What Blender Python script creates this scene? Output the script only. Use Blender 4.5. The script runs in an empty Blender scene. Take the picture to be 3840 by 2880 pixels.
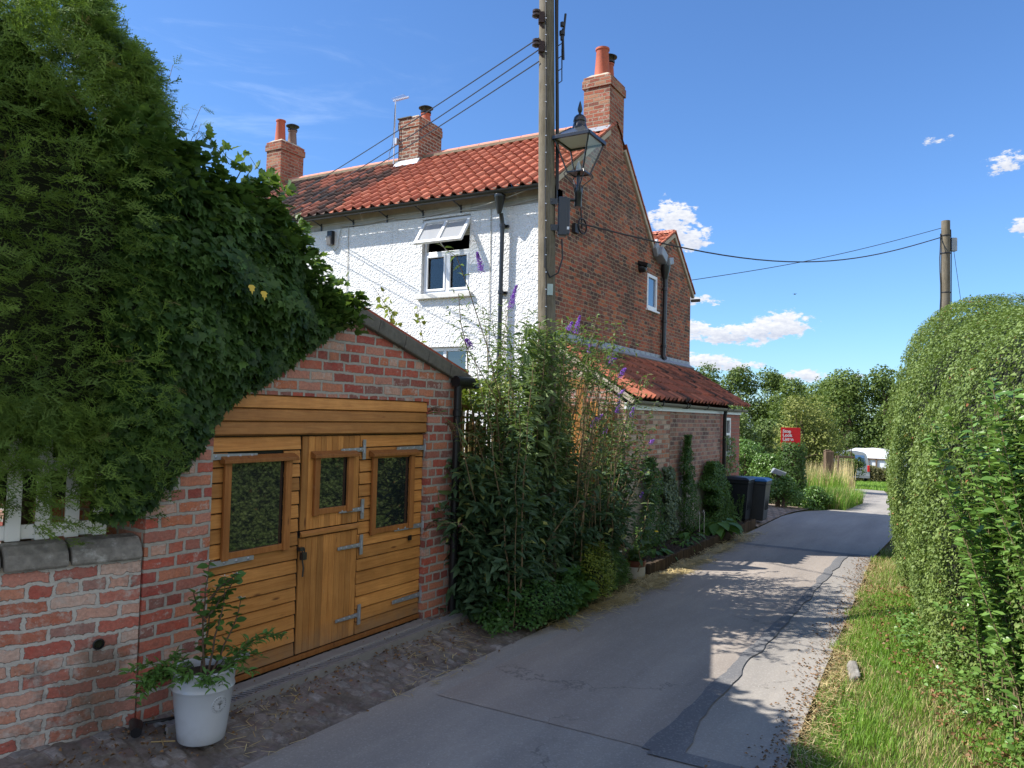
import bpy, math, random
import numpy as np
from mathutils import Vector, Matrix
PI = math.pi
random.seed(7)
rng = np.random.default_rng(7)
sc = bpy.context.scene
COL = sc.collection

# ------------------------------------------------------------------ camera
yaw, pitch, roll = math.radians(30.2), math.radians(2.27), math.radians(1.46)
F = Vector((-math.sin(yaw)*math.cos(pitch), math.cos(yaw)*math.cos(pitch), math.sin(pitch)))
R0 = Vector((math.cos(yaw), math.sin(yaw), 0)); U0 = R0.cross(F)
Rv = R0*math.cos(roll) + U0*math.sin(roll); Uv = -R0*math.sin(roll) + U0*math.cos(roll)
cd = bpy.data.cameras.new('camera'); cam = bpy.data.objects.new('camera', cd); COL.objects.link(cam)
cam.matrix_world = Matrix(((Rv.x, Uv.x, -F.x, 0), (Rv.y, Uv.y, -F.y, 0), (Rv.z, Uv.z, -F.z, 1.75), (0, 0, 0, 1)))
cd.sensor_width = 36; cd.lens = 27.03; cd.clip_start = .05; cd.clip_end = 2000
sc.camera = cam

# ------------------------------------------------------------------ light
SUN_AZ, SUN_EL = 32, 45                      # light travels towards +x, a little towards +y
ld = Vector((math.cos(math.radians(SUN_AZ))*math.cos(math.radians(SUN_EL)), math.sin(math.radians(SUN_AZ))*math.cos(math.radians(SUN_EL)), -math.sin(math.radians(SUN_EL))))
sd = bpy.data.lights.new('sun', 'SUN'); sun = bpy.data.objects.new('sun', sd); COL.objects.link(sun)
sd.energy = 5.0; sd.angle = math.radians(.55); sd.color = (1, .95, .87)
sun.rotation_euler = ld.to_track_quat('-Z', 'Y').to_euler(); sun.location = (-20, -10, 30)

w = bpy.data.worlds.new('World'); sc.world = w; w.use_nodes = True
sc.view_settings.view_transform = 'Standard'; sc.view_settings.look = 'None'
sc.view_settings.exposure = .70; sc.view_settings.gamma = 1
sc.cycles.use_denoising = True
sc.cycles.max_bounces = 8; sc.cycles.transparent_max_bounces = 8

class N:
    """small helper for node trees"""
    def __init__(s, nt): s.nt = nt; nt.nodes.clear()
    def n(s, t, **k):
        x = s.nt.nodes.new(t)
        for a, b in k.items():
            if a == 'i':
                for q, v in b.items():
                    if isinstance(v, bpy.types.NodeSocket): s.nt.links.new(v, x.inputs[q])
                    else: x.inputs[q].default_value = v
            else: setattr(x, a, b)
        return x
    def m(s, op, a, b=0., c=0., cl=False):
        x = s.nt.nodes.new('ShaderNodeMath'); x.operation = op; x.use_clamp = cl
        for i, v in enumerate((a, b, c)):
            if isinstance(v, bpy.types.NodeSocket): s.nt.links.new(v, x.inputs[i])
            else: x.inputs[i].default_value = v
        return x.outputs[0]
    def mix(s, f, a, b, mode='MIX'):
        x = s.nt.nodes.new('ShaderNodeMix'); x.data_type = 'RGBA'; x.blend_type = mode; x.clamp_factor = True
        for i, v in ((0, f), (6, a), (7, b)):
            if isinstance(v, bpy.types.NodeSocket): s.nt.links.new(v, x.inputs[i])
            elif i == 0: x.inputs[i].default_value = v
            else: x.inputs[i].default_value = (*v, 1)
        return x.outputs[2]
    def ramp(s, f, stops, interp='LINEAR'):
        x = s.nt.nodes.new('ShaderNodeValToRGB'); r = x.color_ramp; r.interpolation = interp
        while len(r.elements) > 1: r.elements.remove(r.elements[-1])
        for i, (p, c) in enumerate(stops):
            e = r.elements[0] if i == 0 else r.elements.new(p)
            e.position = p; e.color = (*c, 1) if len(c) == 3 else c
        s.nt.links.new(f, x.inputs[0]); return x.outputs[0]
    def noise(s, v, sc_, det=4, rough=.55, dist=0., out=0):
        x = s.n('ShaderNodeTexNoise', i={'Scale': sc_, 'Detail': det, 'Roughness': rough, 'Distortion': dist})
        if v is not None: s.nt.links.new(v, x.inputs['Vector'])
        return x.outputs[out]
    def mapv(s, v, scale=(1, 1, 1), loc=(0, 0, 0), rot=(0, 0, 0)):
        return s.n('ShaderNodeMapping', i={'Vector': v, 'Scale': scale, 'Location': loc, 'Rotation': rot}).outputs[0]
    def step(s, v, lo, hi):
        x = s.n('ShaderNodeMapRange', i={'Value': v, 'From Min': lo, 'From Max': hi}); x.clamp = True; x.interpolation_type = 'SMOOTHSTEP'
        return x.outputs[0]

# sky: physical sky + cumulus by direction + an unseen bank added for fill
g = N(w.node_tree)
sky = g.n('ShaderNodeTexSky', sky_type='NISHITA', sun_disc=False, sun_elevation=math.radians(SUN_EL),
          sun_rotation=math.atan2(-ld.x, -ld.y), altitude=60, air_density=1.0, dust_density=.35, ozone_density=3.2)
tc = g.n('ShaderNodeTexCoord').outputs['Generated']
sx = g.n('ShaderNodeSeparateXYZ', i={0: tc}); X, Y, Z = sx.outputs
az = g.m('MULTIPLY', g.m('ARCTAN2', X, Y), 57.2958); el = g.m('MULTIPLY', g.m('ARCSINE', Z), 57.2958)
ae = g.n('ShaderNodeCombineXYZ', i={0: az, 1: g.m('MULTIPLY', el, 1.9)}).outputs[0]
fb = g.noise(ae, .95, 9, .62); fb2 = g.noise(ae, 2.2, 6, .6)
CL = [(-14.7, 6.15, 2.7, .75, 1), (-11.0, 6.8, 2.3, .95, 1), (-12.8, 6.3, 2.8, .75, 1), (-16.9, 6.6, 1.2, .55, 1), (-13.0, 5.4, .8, .3, .8),
      (-16.0, 4.2, 2.2, .62, 1), (-13.8, 3.9, 1.7, .45, .9), (-18.6, 14.3, 1.7, 1.5, .95), (-17.2, 13.0, 1.5, .9, .85), (-16.4, 8.6, 1.3, .4, .6),
      (2.6, 16.3, 1.3, .6, .7), (3.6, 12.4, .9, .6, .9), (-1.4, 18.3, .9, .25, .35), (-9.5, 3.2, 1.8, .4, .8), (-6.8, 3.0, 1.3, .35, .6), (-20, 4, 4, .8, 1), (12, 8, 5, 1.5, 1), (25, 12, 6, 2, 1), (-4.5, 9.2, .5, .15, .3)]
mask = None; hgt = None
for a0, e0, ra, re, st in CL:
    dx = g.m('DIVIDE', g.m('SUBTRACT', az, a0), ra); dy = g.m('DIVIDE', g.m('SUBTRACT', el, e0), re)
    r2 = g.m('ADD', g.m('MULTIPLY', dx, dx), g.m('MULTIPLY', dy, dy))
    b = g.m('MULTIPLY', g.m('SUBTRACT', 1.35, r2), st*.55)
    hh = g.m('MULTIPLY', dy, g.step(b, 0, .4))
    mask = b if mask is None else g.m('MAXIMUM', mask, b)
    hgt = hh if hgt is None else g.m('ADD', hgt, hh)
dens = g.m('ADD', mask, g.m('ADD', g.m('MULTIPLY', g.m('SUBTRACT', fb, .5), 2.6), g.m('MULTIPLY', g.m('SUBTRACT', fb2, .5), .9)))
bank = g.m('MULTIPLY', g.step(g.m('ABSOLUTE', g.m('SUBTRACT', az, 110)), 88, 60), g.m('MULTIPLY', g.step(el, 2, 8), g.step(el, 75, 50)))  # cloud bank added out of view to throw fill light into the shade
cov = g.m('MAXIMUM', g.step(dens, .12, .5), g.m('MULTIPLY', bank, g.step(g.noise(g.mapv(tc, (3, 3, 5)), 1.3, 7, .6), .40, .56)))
shade = g.m('ADD', g.m('ADD', g.m('MULTIPLY', hgt, .35), g.m('MULTIPLY', g.m('SUBTRACT', fb2, .5), 1.6)), .55, cl=True)
fill_boost = g.step(g.m('ABSOLUTE', g.m('SUBTRACT', az, 110)), 95, 60)      # extra brightness for the added bank, lifting the shaded sides
ccol = g.mix(shade, (3.6, 3.9, 4.7), (6.0, 6.05, 6.2)); ccol = g.mix(fill_boost, ccol, g.mix(shade, (4.2, 4.3, 4.6), (10.4, 9.8, 9.0)))
ci = g.noise(g.mapv(ae, (.09, .22, 1), rot=(0, 0, .5)), 1.1, 6, .62, .6)
cir = g.m('MULTIPLY', g.step(ci, .5, .8), g.m('MULTIPLY', g.step(az, -30, -50), .15))
skc = g.mix(1, sky.outputs[0], (.66, .91, 1.20), 'MULTIPLY')
skc = g.mix(cir, skc, (7, 8, 9.2))
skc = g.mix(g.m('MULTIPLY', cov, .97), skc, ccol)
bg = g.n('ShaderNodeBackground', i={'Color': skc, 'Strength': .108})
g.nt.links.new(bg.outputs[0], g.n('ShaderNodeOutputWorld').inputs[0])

# ------------------------------------------------------------------ materials
MATS = {}
def M(name, fn=None, **kw):
    if name in MATS: return MATS[name]
    m = bpy.data.materials.new(name); m.use_nodes = True; q = N(m.node_tree)
    out = q.n('ShaderNodeOutputMaterial')
    r = fn(q, **kw)
    q.nt.links.new(r, out.inputs[0]); MATS[name] = m; return m
def pr(q, col, rough=.7, bump=None, bs=.3, bd=.01, spec=.4, metal=0., extra=None):
    p = q.n('ShaderNodeBsdfPrincipled')
    for k, v in (('Base Color', col), ('Roughness', rough), ('Specular IOR Level', spec), ('Metallic', metal)):
        if isinstance(v, bpy.types.NodeSocket): q.nt.links.new(v, p.inputs[k])
        else: p.inputs[k].default_value = (*v, 1) if k == 'Base Color' else v
    if bump is not None:
        b = q.n('ShaderNodeBump', i={'Strength': bs, 'Distance': bd, 'Height': bump}); q.nt.links.new(b.outputs[0], p.inputs['Normal'])
    for k, v in (extra or {}).items(): p.inputs[k].default_value = v
    return p.outputs[0]
def plain(q, c=(.5, .5, .5), r=.6, var=.25, s=12, bs=.15, metal=0., spec=.4, dirt=None):
    o = q.n('ShaderNodeTexCoord').outputs['Object']
    n1 = q.noise(o, s, 6, .6)
    col = q.mix(n1, tuple(x*(1-var) for x in c), tuple(min(1, x*(1+var)) for x in c))
    if dirt: col = q.mix(q.m('MULTIPLY', q.step(q.noise(o, s*.35, 8, .7), .52, .7), dirt[3]), col, dirt[:3])
    return pr(q, col, r, n1, bs, .01, spec, metal)
def brick(q, bw=.225, rh=.075, ms=.011, cols=None, mort=(.36, .33, .29), stain=(.05, .045, .04), st=.5, white=.3, warp=.006, squash=1., sqf=2, bs=.8, speck=0., dark=None, streak=False):
    o = q.n('ShaderNodeTexCoord').outputs['Object']
    s = q.n('ShaderNodeSeparateXYZ', i={0: o}); u = q.m('ADD', s.outputs[0], s.outputs[1])
    uv = q.n('ShaderNodeCombineXYZ', i={0: u, 1: s.outputs[2]}).outputs[0]
    nw = q.noise(uv, 9, 3, .6, out=1); nw2 = q.noise(uv, 38, 3, .6, out=1)
    v1 = q.n('ShaderNodeVectorMath', operation='SUBTRACT', i={0: nw, 1: (.5, .5, .5)}).outputs[0]
    v2 = q.n('ShaderNodeVectorMath', operation='SUBTRACT', i={0: nw2, 1: (.5, .5, .5)}).outputs[0]
    uw = q.n('ShaderNodeVectorMath', operation='MULTIPLY_ADD', i={0: v1, 1: (warp*4,)*3, 2: uv}).outputs[0]
    uw = q.n('ShaderNodeVectorMath', operation='MULTIPLY_ADD', i={0: v2, 1: (warp*2,)*3, 2: uw}).outputs[0]
    b = q.n('ShaderNodeTexBrick', offset=.5, squash=squash, squash_frequency=sqf,
            i={'Vector': uw, 'Color1': (0, 0, 0, 1), 'Color2': (1, 1, 1, 1), 'Mortar': (.5, .5, .5, 1), 'Scale': 1, 'Mortar Size': ms, 'Mortar Smooth': .25, 'Bias': 0, 'Brick Width': bw, 'Row Height': rh})
    fac = b.outputs['Fac']; rnd = b.outputs['Color']
    n = len(cols); bc = q.ramp(rnd, [(i/n, c) for i, c in enumerate(cols)], 'CONSTANT')
    fine = q.noise(uv, 55, 8, .65); mid = q.noise(uv, 14, 6, .65)
    bc = q.mix(q.m('MULTIPLY', q.step(mid, .35, .7), .45), bc, q.mix(.5, bc, (.42, .30, .24)))
    bc = q.mix(.6, bc, q.ramp(fine, [(.25, (.35, .35, .35)), (.75, (1.25, 1.2, 1.15))]), 'MULTIPLY')
    if white:
        wv = q.step(q.m('ADD', q.m('ADD', q.noise(uv, 17, 9, .75), q.m('MULTIPLY', q.m('SUBTRACT', q.noise(uv, 2.3, 4, .6), .5), .30)), q.m('MULTIPLY', q.m('SUBTRACT', rnd, .5), .16)), .60-white*.1, .68)
        bc = q.mix(q.m('MULTIPLY', wv, .75), bc, (.50, .43, .38))
    mc = q.mix(q.noise(uv, 30, 6, .7), tuple(x*.62 for x in mort), tuple(x*1.3 for x in mort))
    col = q.mix(fac, bc, mc)
    if dark:   # coal-dark faces in drifting patches
        dm = q.m('MULTIPLY', q.step(q.m('ADD', q.noise(uv, 1.1, 5, .6), q.m('MULTIPLY', rnd, .22)), dark[0], dark[0]+.14), dark[1])
        col = q.mix(q.m('MULTIPLY', dm, q.m('SUBTRACT', 1, q.m('MULTIPLY', fac, .75))), col, (.055, .04, .035))
    sn = q.m('MULTIPLY', q.step(q.noise(uv, 2.2, 9, .75), .50, .68), st)
    col = q.mix(sn, col, stain)
    if streak:   # damp run below the weep pipe
        yy = q.m('ABSOLUTE', q.m('ADD', q.m('ADD', s.outputs[1], .20), q.m('MULTIPLY', q.m('SUBTRACT', q.noise(uv, 6, 5, .7), .5), .35)))
        wm = q.m('MULTIPLY', q.step(yy, .20, .05), q.step(q.m('ADD', s.outputs[2], q.m('MULTIPLY', q.noise(uv, 9, 6, .7), .2)), .62, .5)); col = q.mix(q.m('MULTIPLY', wm, .62), col, (.10, .085, .06))
    if speck:
        col = q.mix(q.m('MULTIPLY', q.step(q.noise(uv, 60, 4, .7), .64, .70), speck), col, (.66, .64, .59))
    h = q.m('ADD', q.m('MULTIPLY', q.m('SUBTRACT', 1, fac), .9), q.m('ADD', q.m('MULTIPLY', fine, .35), q.m('MULTIPLY', mid, .5)))
    return pr(q, col, .92, h, bs, .012, .2)
RED = [(.46, .11, .075), (.52, .155, .10), (.34, .09, .07), (.56, .22, .13), (.42, .16, .12), (.56, .25, .18), (.40, .09, .07), (.50, .12, .08), (.28, .12, .10), (.54, .19, .10), (.60, .36, .27)]
PINK = [(.50, .15, .11), (.56, .25, .19), (.46, .12, .09), (.60, .35, .27), (.42, .15, .12), (.58, .26, .17), (.36, .20, .17), (.52, .19, .14), (.62, .44, .36), (.46, .16, .10), (.56, .32, .24)]
OLD = [(.40, .10, .058), (.27, .08, .055), (.50, .135, .06), (.20, .08, .06), (.32, .10, .062), (.40, .115, .06), (.23, .09, .07), (.50, .17, .075), (.29, .09, .055), (.33, .14, .10), (.17, .075, .06)]
CHIM = [(.36, .105, .062), (.28, .08, .05), (.40, .14, .08), (.21, .07, .05), (.42, .20, .12), (.31, .09, .055), (.37, .115, .07)]
MIX = [(.56, .34, .25), (.50, .23, .15), (.62, .46, .36), (.44, .18, .13), (.32, .16, .13), (.58, .28, .17), (.64, .53, .44), (.46, .28, .22), (.54, .21, .12)]
m_bgar = M('garage brick', brick, cols=RED, mort=(.40, .37, .32), st=.4, white=.25, squash=.5, sqf=4)
m_bwall = M('garden wall brick', brick, cols=PINK, mort=(.50, .47, .42), st=.7, white=.95, squash=.55, sqf=5, warp=.012, speck=.75, bs=1., streak=True)
m_bgable = M('old gable brick', brick, bw=.19, rh=.0655, ms=.0085, cols=OLD, mort=(.36, .27, .18), st=.12, white=.1, warp=.013, dark=(.585, .72), bs=.9, squash=.8, sqf=3)
m_bchim = M('chimney brick', brick, bw=.2, rh=.068, ms=.009, cols=CHIM, mort=(.33, .26, .19), st=.15, white=.1)
m_bchim2 = M('sooty chimney brick', brick, bw=.2, rh=.068, ms=.012, cols=[(.30, .09, .05), (.20, .07, .045), (.36, .13, .07), (.15, .06, .045), (.25, .08, .05)], mort=(.38, .33, .26), st=.3, white=.2, warp=.012)
m_bext = M('mixed reclaimed brick', brick, bw=.2, rh=.075, ms=.011, cols=MIX, mort=(.40, .35, .29), st=.1, white=.45)
m_bext2 = M('dull purple brick', brick, bw=.2, rh=.073, ms=.010, cols=[(.44, .23, .18), (.33, .19, .17), (.48, .27, .20), (.27, .17, .16), (.52, .32, .25), (.42, .20, .14)], mort=(.40, .34, .28), st=.1, white=.15, dark=(.6, .5))
m_bext3 = M('smooth modern brick', brick, bw=.225, rh=.075, ms=.008, cols=[(.42, .16, .12), (.46, .18, .13), (.38, .14, .11), (.44, .165, .125)], mort=(.30, .23, .19), st=.05, white=0, warp=.002)
m_blow = M('dark low wall brick', brick, cols=RED, mort=(.26, .22, .19), st=.4, white=.0)

def stucco(q):
    o = q.n('ShaderNodeTexCoord').outputs['Object']
    v = q.n('ShaderNodeTexVoronoi', feature='SMOOTH_F1', i={'Vector': q.n('ShaderNodeVectorMath', operation='MULTIPLY_ADD', i={0: q.noise(o, 14, 3, .6, out=1), 1: (.06, .06, .06), 2: o}).outputs[0], 'Scale': 34, 'Smoothness': .5}).outputs[0]
    n = q.noise(o, 45, 5, .6)
    h = q.m('ADD', q.m('MULTIPLY', q.m('SUBTRACT', 1, v), 1.), q.m('MULTIPLY', n, .45))
    col = q.mix(q.m('MULTIPLY', q.step(q.noise(o, 1.3, 6, .7), .5, .75), .25), (.80, .80, .79), (.62, .62, .58))
    zz = q.n('ShaderNodeSeparateXYZ', i={0: o}).outputs[2]; stv = q.step(q.noise(q.mapv(o, (5, 1, .25)), 1.6, 6, .7), .52, .72)
    col = q.mix(q.m('MULTIPLY', stv, q.m('MULTIPLY', q.step(zz, 1.5, 5.0), .38)), col, (.42, .41, .36))
    return pr(q, col, .85, h, .9, .018, .25)
m_stucco = M('white pebbledash', stucco)
m_band = M('grey cement band', plain, c=(.42, .41, .38), r=.9, s=5, var=.4, dirt=(.15, .14, .12, .6))
m_white = M('white upvc', plain, c=(.80, .81, .82), r=.3, var=.03)
m_wwood = M('white painted wood', plain, c=(.90, .89, .86), r=.5, var=.05, s=6, dirt=(.55, .52, .45, .25))
m_sill = M('worn white sill', plain, c=(.68, .67, .63), r=.7, var=.12, dirt=(.3, .27, .22, .5))
m_black = M('black plastic', plain, c=(.012, .012, .014), r=.35, var=.2)
m_iron = M('black iron', plain, c=(.016, .016, .018), r=.28, var=.25, spec=.6)
m_gutter = M('grey green gutter', plain, c=(.20, .20, .17), r=.5, var=.2)
m_lead = M('lead flashing', plain, c=(.32, .35, .39), r=.55, var=.25, s=7, metal=.3)
m_mortar = M('lime mortar', plain, c=(.44, .38, .29), r=.95, var=.25, s=20, bs=.5, dirt=(.16, .14, .11, .5))
m_pot = M('terracotta', plain, c=(.46, .11, .055), r=.7, var=.15, s=9, dirt=(.25, .10, .07, .5))
m_steel = M('stained flue', plain, c=(.22, .15, .12), r=.55, var=.4, metal=.4)
m_galv = M('galvanised steel', plain, c=(.40, .42, .45), r=.45, var=.2, metal=.6, s=30)
m_alu = M('aluminium', plain, c=(.62, .63, .66), r=.35, var=.1, metal=.7)
m_coping = M('weathered stone', plain, c=(.22, .205, .18), r=.95, var=.75, s=22, bs=1., dirt=(.55, .54, .50, .75))
m_verge = M('dark cement verge', plain, c=(.13, .12, .10), r=.95, var=.4, s=20, bs=.6, dirt=(.04, .04, .035, .5))
m_concrete = M('concrete', plain, c=(.24, .225, .21), r=.95, var=.3, s=9, bs=.4)
m_plaster = M('old render', plain, c=(.37, .34, .29), r=.9, var=.2, s=3, dirt=(.2, .18, .15, .5))
m_boxgrey = M('dark grey box', plain, c=(.045, .052, .062), r=.4, var=.1)
m_cable = M('cable', plain, c=(.02, .02, .022), r=.5, var=.1)
m_wcable = M('pale cable', plain, c=(.45, .44, .40), r=.6, var=.2)

def timber(q, c1=(.66, .32, .095), c2=(.50, .215, .055), axis='y', knots=True, rough=.52, sc_=1., grey=0., foot=False):
    o = q.n('ShaderNodeTexCoord').outputs['Object']
    at = q.n('ShaderNodeAttribute', attribute_name='tint').outputs['Fac']
    sft = q.n('ShaderNodeCombineXYZ', i={0: q.m('MULTIPLY', at, 7.), 1: q.m('MULTIPLY', at, 13.), 2: q.m('MULTIPLY', at, 5.)}).outputs[0]
    v = q.n('ShaderNodeVectorMath', operation='ADD', i={0: o, 1: sft}).outputs[0]
    scl = {'y': (26, 1.6, 26), 'z': (26, 26, 1.6), 'x': (1.6, 26, 26)}[axis]
    gr = q.noise(q.mapv(v, scl), 1.4*sc_, 6, .6, 1.2); gf = q.noise(q.mapv(v, tuple(a*4 for a in scl)), 1.5*sc_, 4, .6)
    col = q.mix(q.step(gr, .3, .7), c1, c2); col = q.mix(q.m('MULTIPLY', gf, .35), col, tuple(a*.45 for a in c2))
    col = q.mix(1, col, q.ramp(at, [(0, (.70, .68, .66)), (1, (1.22, 1.18, 1.12))]), 'MULTIPLY')
    col = q.mix(.8, col, q.ramp(q.noise(o, 2.2, 6, .7), [(.3, (.72, .70, .68)), (.7, (1.18, 1.17, 1.15))]), 'MULTIPLY')
    col = q.mix(q.m('MULTIPLY', q.step(q.noise(q.mapv(o, (1, 3, 1)), 9, 8, .75), .62, .74), .35), col, (.50, .40, .28))
    if knots:
        ks = {'y': (5, 2.2, 9), 'z': (9, 9, 2.2), 'x': (2.2, 9, 9)}[axis]
        vo = q.n('ShaderNodeTexVoronoi', i={'Vector': q.mapv(v, ks), 'Scale': 1.1}).outputs[0]
        col = q.mix(q.m('MULTIPLY', q.m('SUBTRACT', 1, q.step(vo, .04, .12)), .8), col, (.10, .03, .01))
    if foot: col = q.mix(q.m('MULTIPLY', q.step(q.m('ADD', q.n('ShaderNodeSeparateXYZ', i={0: o}).outputs[2], q.m('MULTIPLY', q.noise(o, 7, 7, .7), .35)), .42, .14), .62), col, (.20, .155, .11))
    if grey: col = q.mix(q.m('MULTIPLY', q.step(q.noise(v, 3, 6, .7), .45, .7), grey), col, (.20, .18, .15))
    return pr(q, col, rough, q.m('ADD', gr, q.m('MULTIPLY', gf, .5)), .25, .004, .35)
m_wood = M('orange stained softwood along', timber, axis='y', foot=True)
m_woodv = M('orange stained softwood upright', timber, axis='z', foot=True)
m_woodd = M('dark stained frame', timber, axis='z', c1=(.46, .20, .06), c2=(.34, .13, .035))
m_trel = M('trellis timber', timber, axis='z', c1=(.26, .14, .045), c2=(.17, .09, .03), knots=False, rough=.8)
m_pole = M('grey pole wood', timber, axis='z', c1=(.34, .30, .22), c2=(.17, .15, .11), knots=False, rough=.95, sc_=1.6, grey=.5)
m_post = M('weathered post', timber, axis='z', c1=(.30, .22, .15), c2=(.18, .12, .08), knots=False, rough=.95)
m_log = M('log edging', timber, axis='z', c1=(.12, .085, .055), c2=(.06, .045, .03), knots=False, rough=.95)

def tiles(q, c=((.45, .145, .082), (.37, .115, .066), (.50, .18, .105)), moss=.2, mossc=(.07, .06, .045)):
    o = q.n('ShaderNodeTexCoord').outputs['Object']
    at = q.n('ShaderNodeAttribute', attribute_name='tint').outputs['Fac']
    old = q.n('ShaderNodeAttribute', attribute_name='old').outputs['Fac']
    col = q.ramp(at, [(0, c[0]), (.4, c[1]), (.8, c[2])], 'CONSTANT'); n1 = q.noise(o, 11, 6, .65)
    col = q.mix(.7, col, q.ramp(n1, [(.3, (.72, .70, .68)), (.7, (1.15, 1.12, 1.1))]), 'MULTIPLY')
    ocol = q.ramp(q.m('FRACT', q.m('MULTIPLY', at, 7.3)), [(0, (.26, .10, .065)), (.24, (.085, .05, .038)), (.48, (.36, .13, .08)), (.68, (.055, .038, .03)), (.84, (.17, .075, .05))], 'CONSTANT')
    col = q.mix(old, col, ocol)
    mm = q.step(q.m('ADD', q.noise(o, 3.2, 8, .7), q.m('MULTIPLY', old, .12)), .58, .72)
    col = q.mix(q.m('MULTIPLY', mm, moss), col, mossc)
    return pr(q, col, .75, n1, .3, .006, .3)
m_tile = M('orange pantile', tiles, moss=.25)
m_tile2 = M('old dark pantile', tiles, c=((.34, .09, .05), (.24, .065, .04), (.40, .12, .07)), moss=.65)
m_ridge = M('pink ridge tile', plain, c=(.62, .26, .18), r=.8, var=.15, s=6)

def glass(q, c=(.012, .016, .018), r=.03):
    return pr(q, c, r, None, spec=1.0, extra={'IOR': 1.7})
m_glass = M('dark window glass', glass)
m_glassb = M('sky window glass', glass, c=(.05, .12, .24), r=.05)
def clear(q):
    t = q.n('ShaderNodeBsdfTransparent', i={0: (.93, .95, .95, 1)}).outputs[0]; gl = q.n('ShaderNodeBsdfGlossy', i={'Roughness': .04}).outputs[0]
    fr = q.n('ShaderNodeFresnel', i={'IOR': 1.35}).outputs[0]
    x = q.n('ShaderNodeMixShader'); q.nt.links.new(q.m('ADD', fr, .02), x.inputs[0]); q.nt.links.new(t, x.inputs[1]); q.nt.links.new(gl, x.inputs[2]); return x.outputs[0]
m_clear = M('clear glass', clear)

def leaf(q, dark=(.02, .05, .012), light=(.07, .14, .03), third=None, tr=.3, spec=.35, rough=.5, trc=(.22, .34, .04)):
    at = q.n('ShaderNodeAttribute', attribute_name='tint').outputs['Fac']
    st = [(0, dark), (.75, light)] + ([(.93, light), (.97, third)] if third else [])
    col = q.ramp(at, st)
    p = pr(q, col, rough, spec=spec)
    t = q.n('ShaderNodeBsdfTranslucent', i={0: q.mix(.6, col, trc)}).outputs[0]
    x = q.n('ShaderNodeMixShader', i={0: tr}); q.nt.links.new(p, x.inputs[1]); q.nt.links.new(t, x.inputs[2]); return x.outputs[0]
m_con = M('conifer foliage', leaf, dark=(.045, .10, .02), light=(.19, .29, .045), third=(.26, .18, .08), tr=.35, rough=.6)
m_ivy = M('ivy leaf', leaf, dark=(.022, .055, .013), light=(.075, .145, .03), third=(.14, .25, .05), tr=.3, rough=.5, spec=.3)
m_hedge = M('hedge leaf', leaf, dark=(.065, .115, .028), light=(.225, .30, .085), third=(.30, .13, .06), tr=.22, rough=.5, spec=.35)
m_privet = M('privet leaf', leaf, dark=(.07, .16, .03), light=(.18, .31, .07), tr=.25, rough=.32, spec=.5)
m_bud = M('buddleia leaf', leaf, dark=(.055, .10, .035), light=(.17, .235, .085), third=(.34, .36, .10), tr=.35, rough=.6)
m_lime = M('lime green plant', leaf, dark=(.09, .15, .02), light=(.26, .30, .04), tr=.35)
m_green = M('garden leaf', leaf, dark=(.04, .11, .025), light=(.12, .24, .05), tr=.3)
m_tree = M('tree foliage', leaf, dark=(.045, .085, .018), light=(.16, .22, .045), tr=.25, rough=.6)
m_tree2 = M('olive foliage', leaf, dark=(.09, .12, .03), light=(.26, .28, .07), tr=.25, rough=.6)
m_grass = M('grass blade', leaf, dark=(.09, .22, .018), light=(.25, .42, .05), third=(.58, .46, .22), tr=.35)
m_dry = M('dry straw', leaf, dark=(.40, .28, .12), light=(.72, .58, .30), tr=.2)
m_dead = M('dead leaf', leaf, dark=(.10, .045, .02), light=(.26, .14, .06), tr=.1)
m_purple = M('purple flower', leaf, dark=(.16, .05, .34), light=(.36, .15, .66), tr=.3, trc=(.3, .12, .5))
m_brownfl = M('spent flower', leaf, dark=(.10, .05, .03), light=(.22, .11, .07), tr=.1)
m_bark = M('bark', plain, c=(.13, .09, .06), r=.95, var=.4, s=20, bs=.6)
m_stem = M('pale stem', plain, c=(.22, .16, .09), r=.8, var=.3, s=20)
m_gstem = M('green stem', plain, c=(.10, .13, .05), r=.7, var=.3, s=20)
m_soil = M('soil', plain, c=(.045, .033, .024), r=1., var=.6, s=30, bs=1.)
m_core = M('shaded twigs', plain, c=(.018, .022, .010), r=1., var=.5, s=25, bs=1.)

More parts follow.
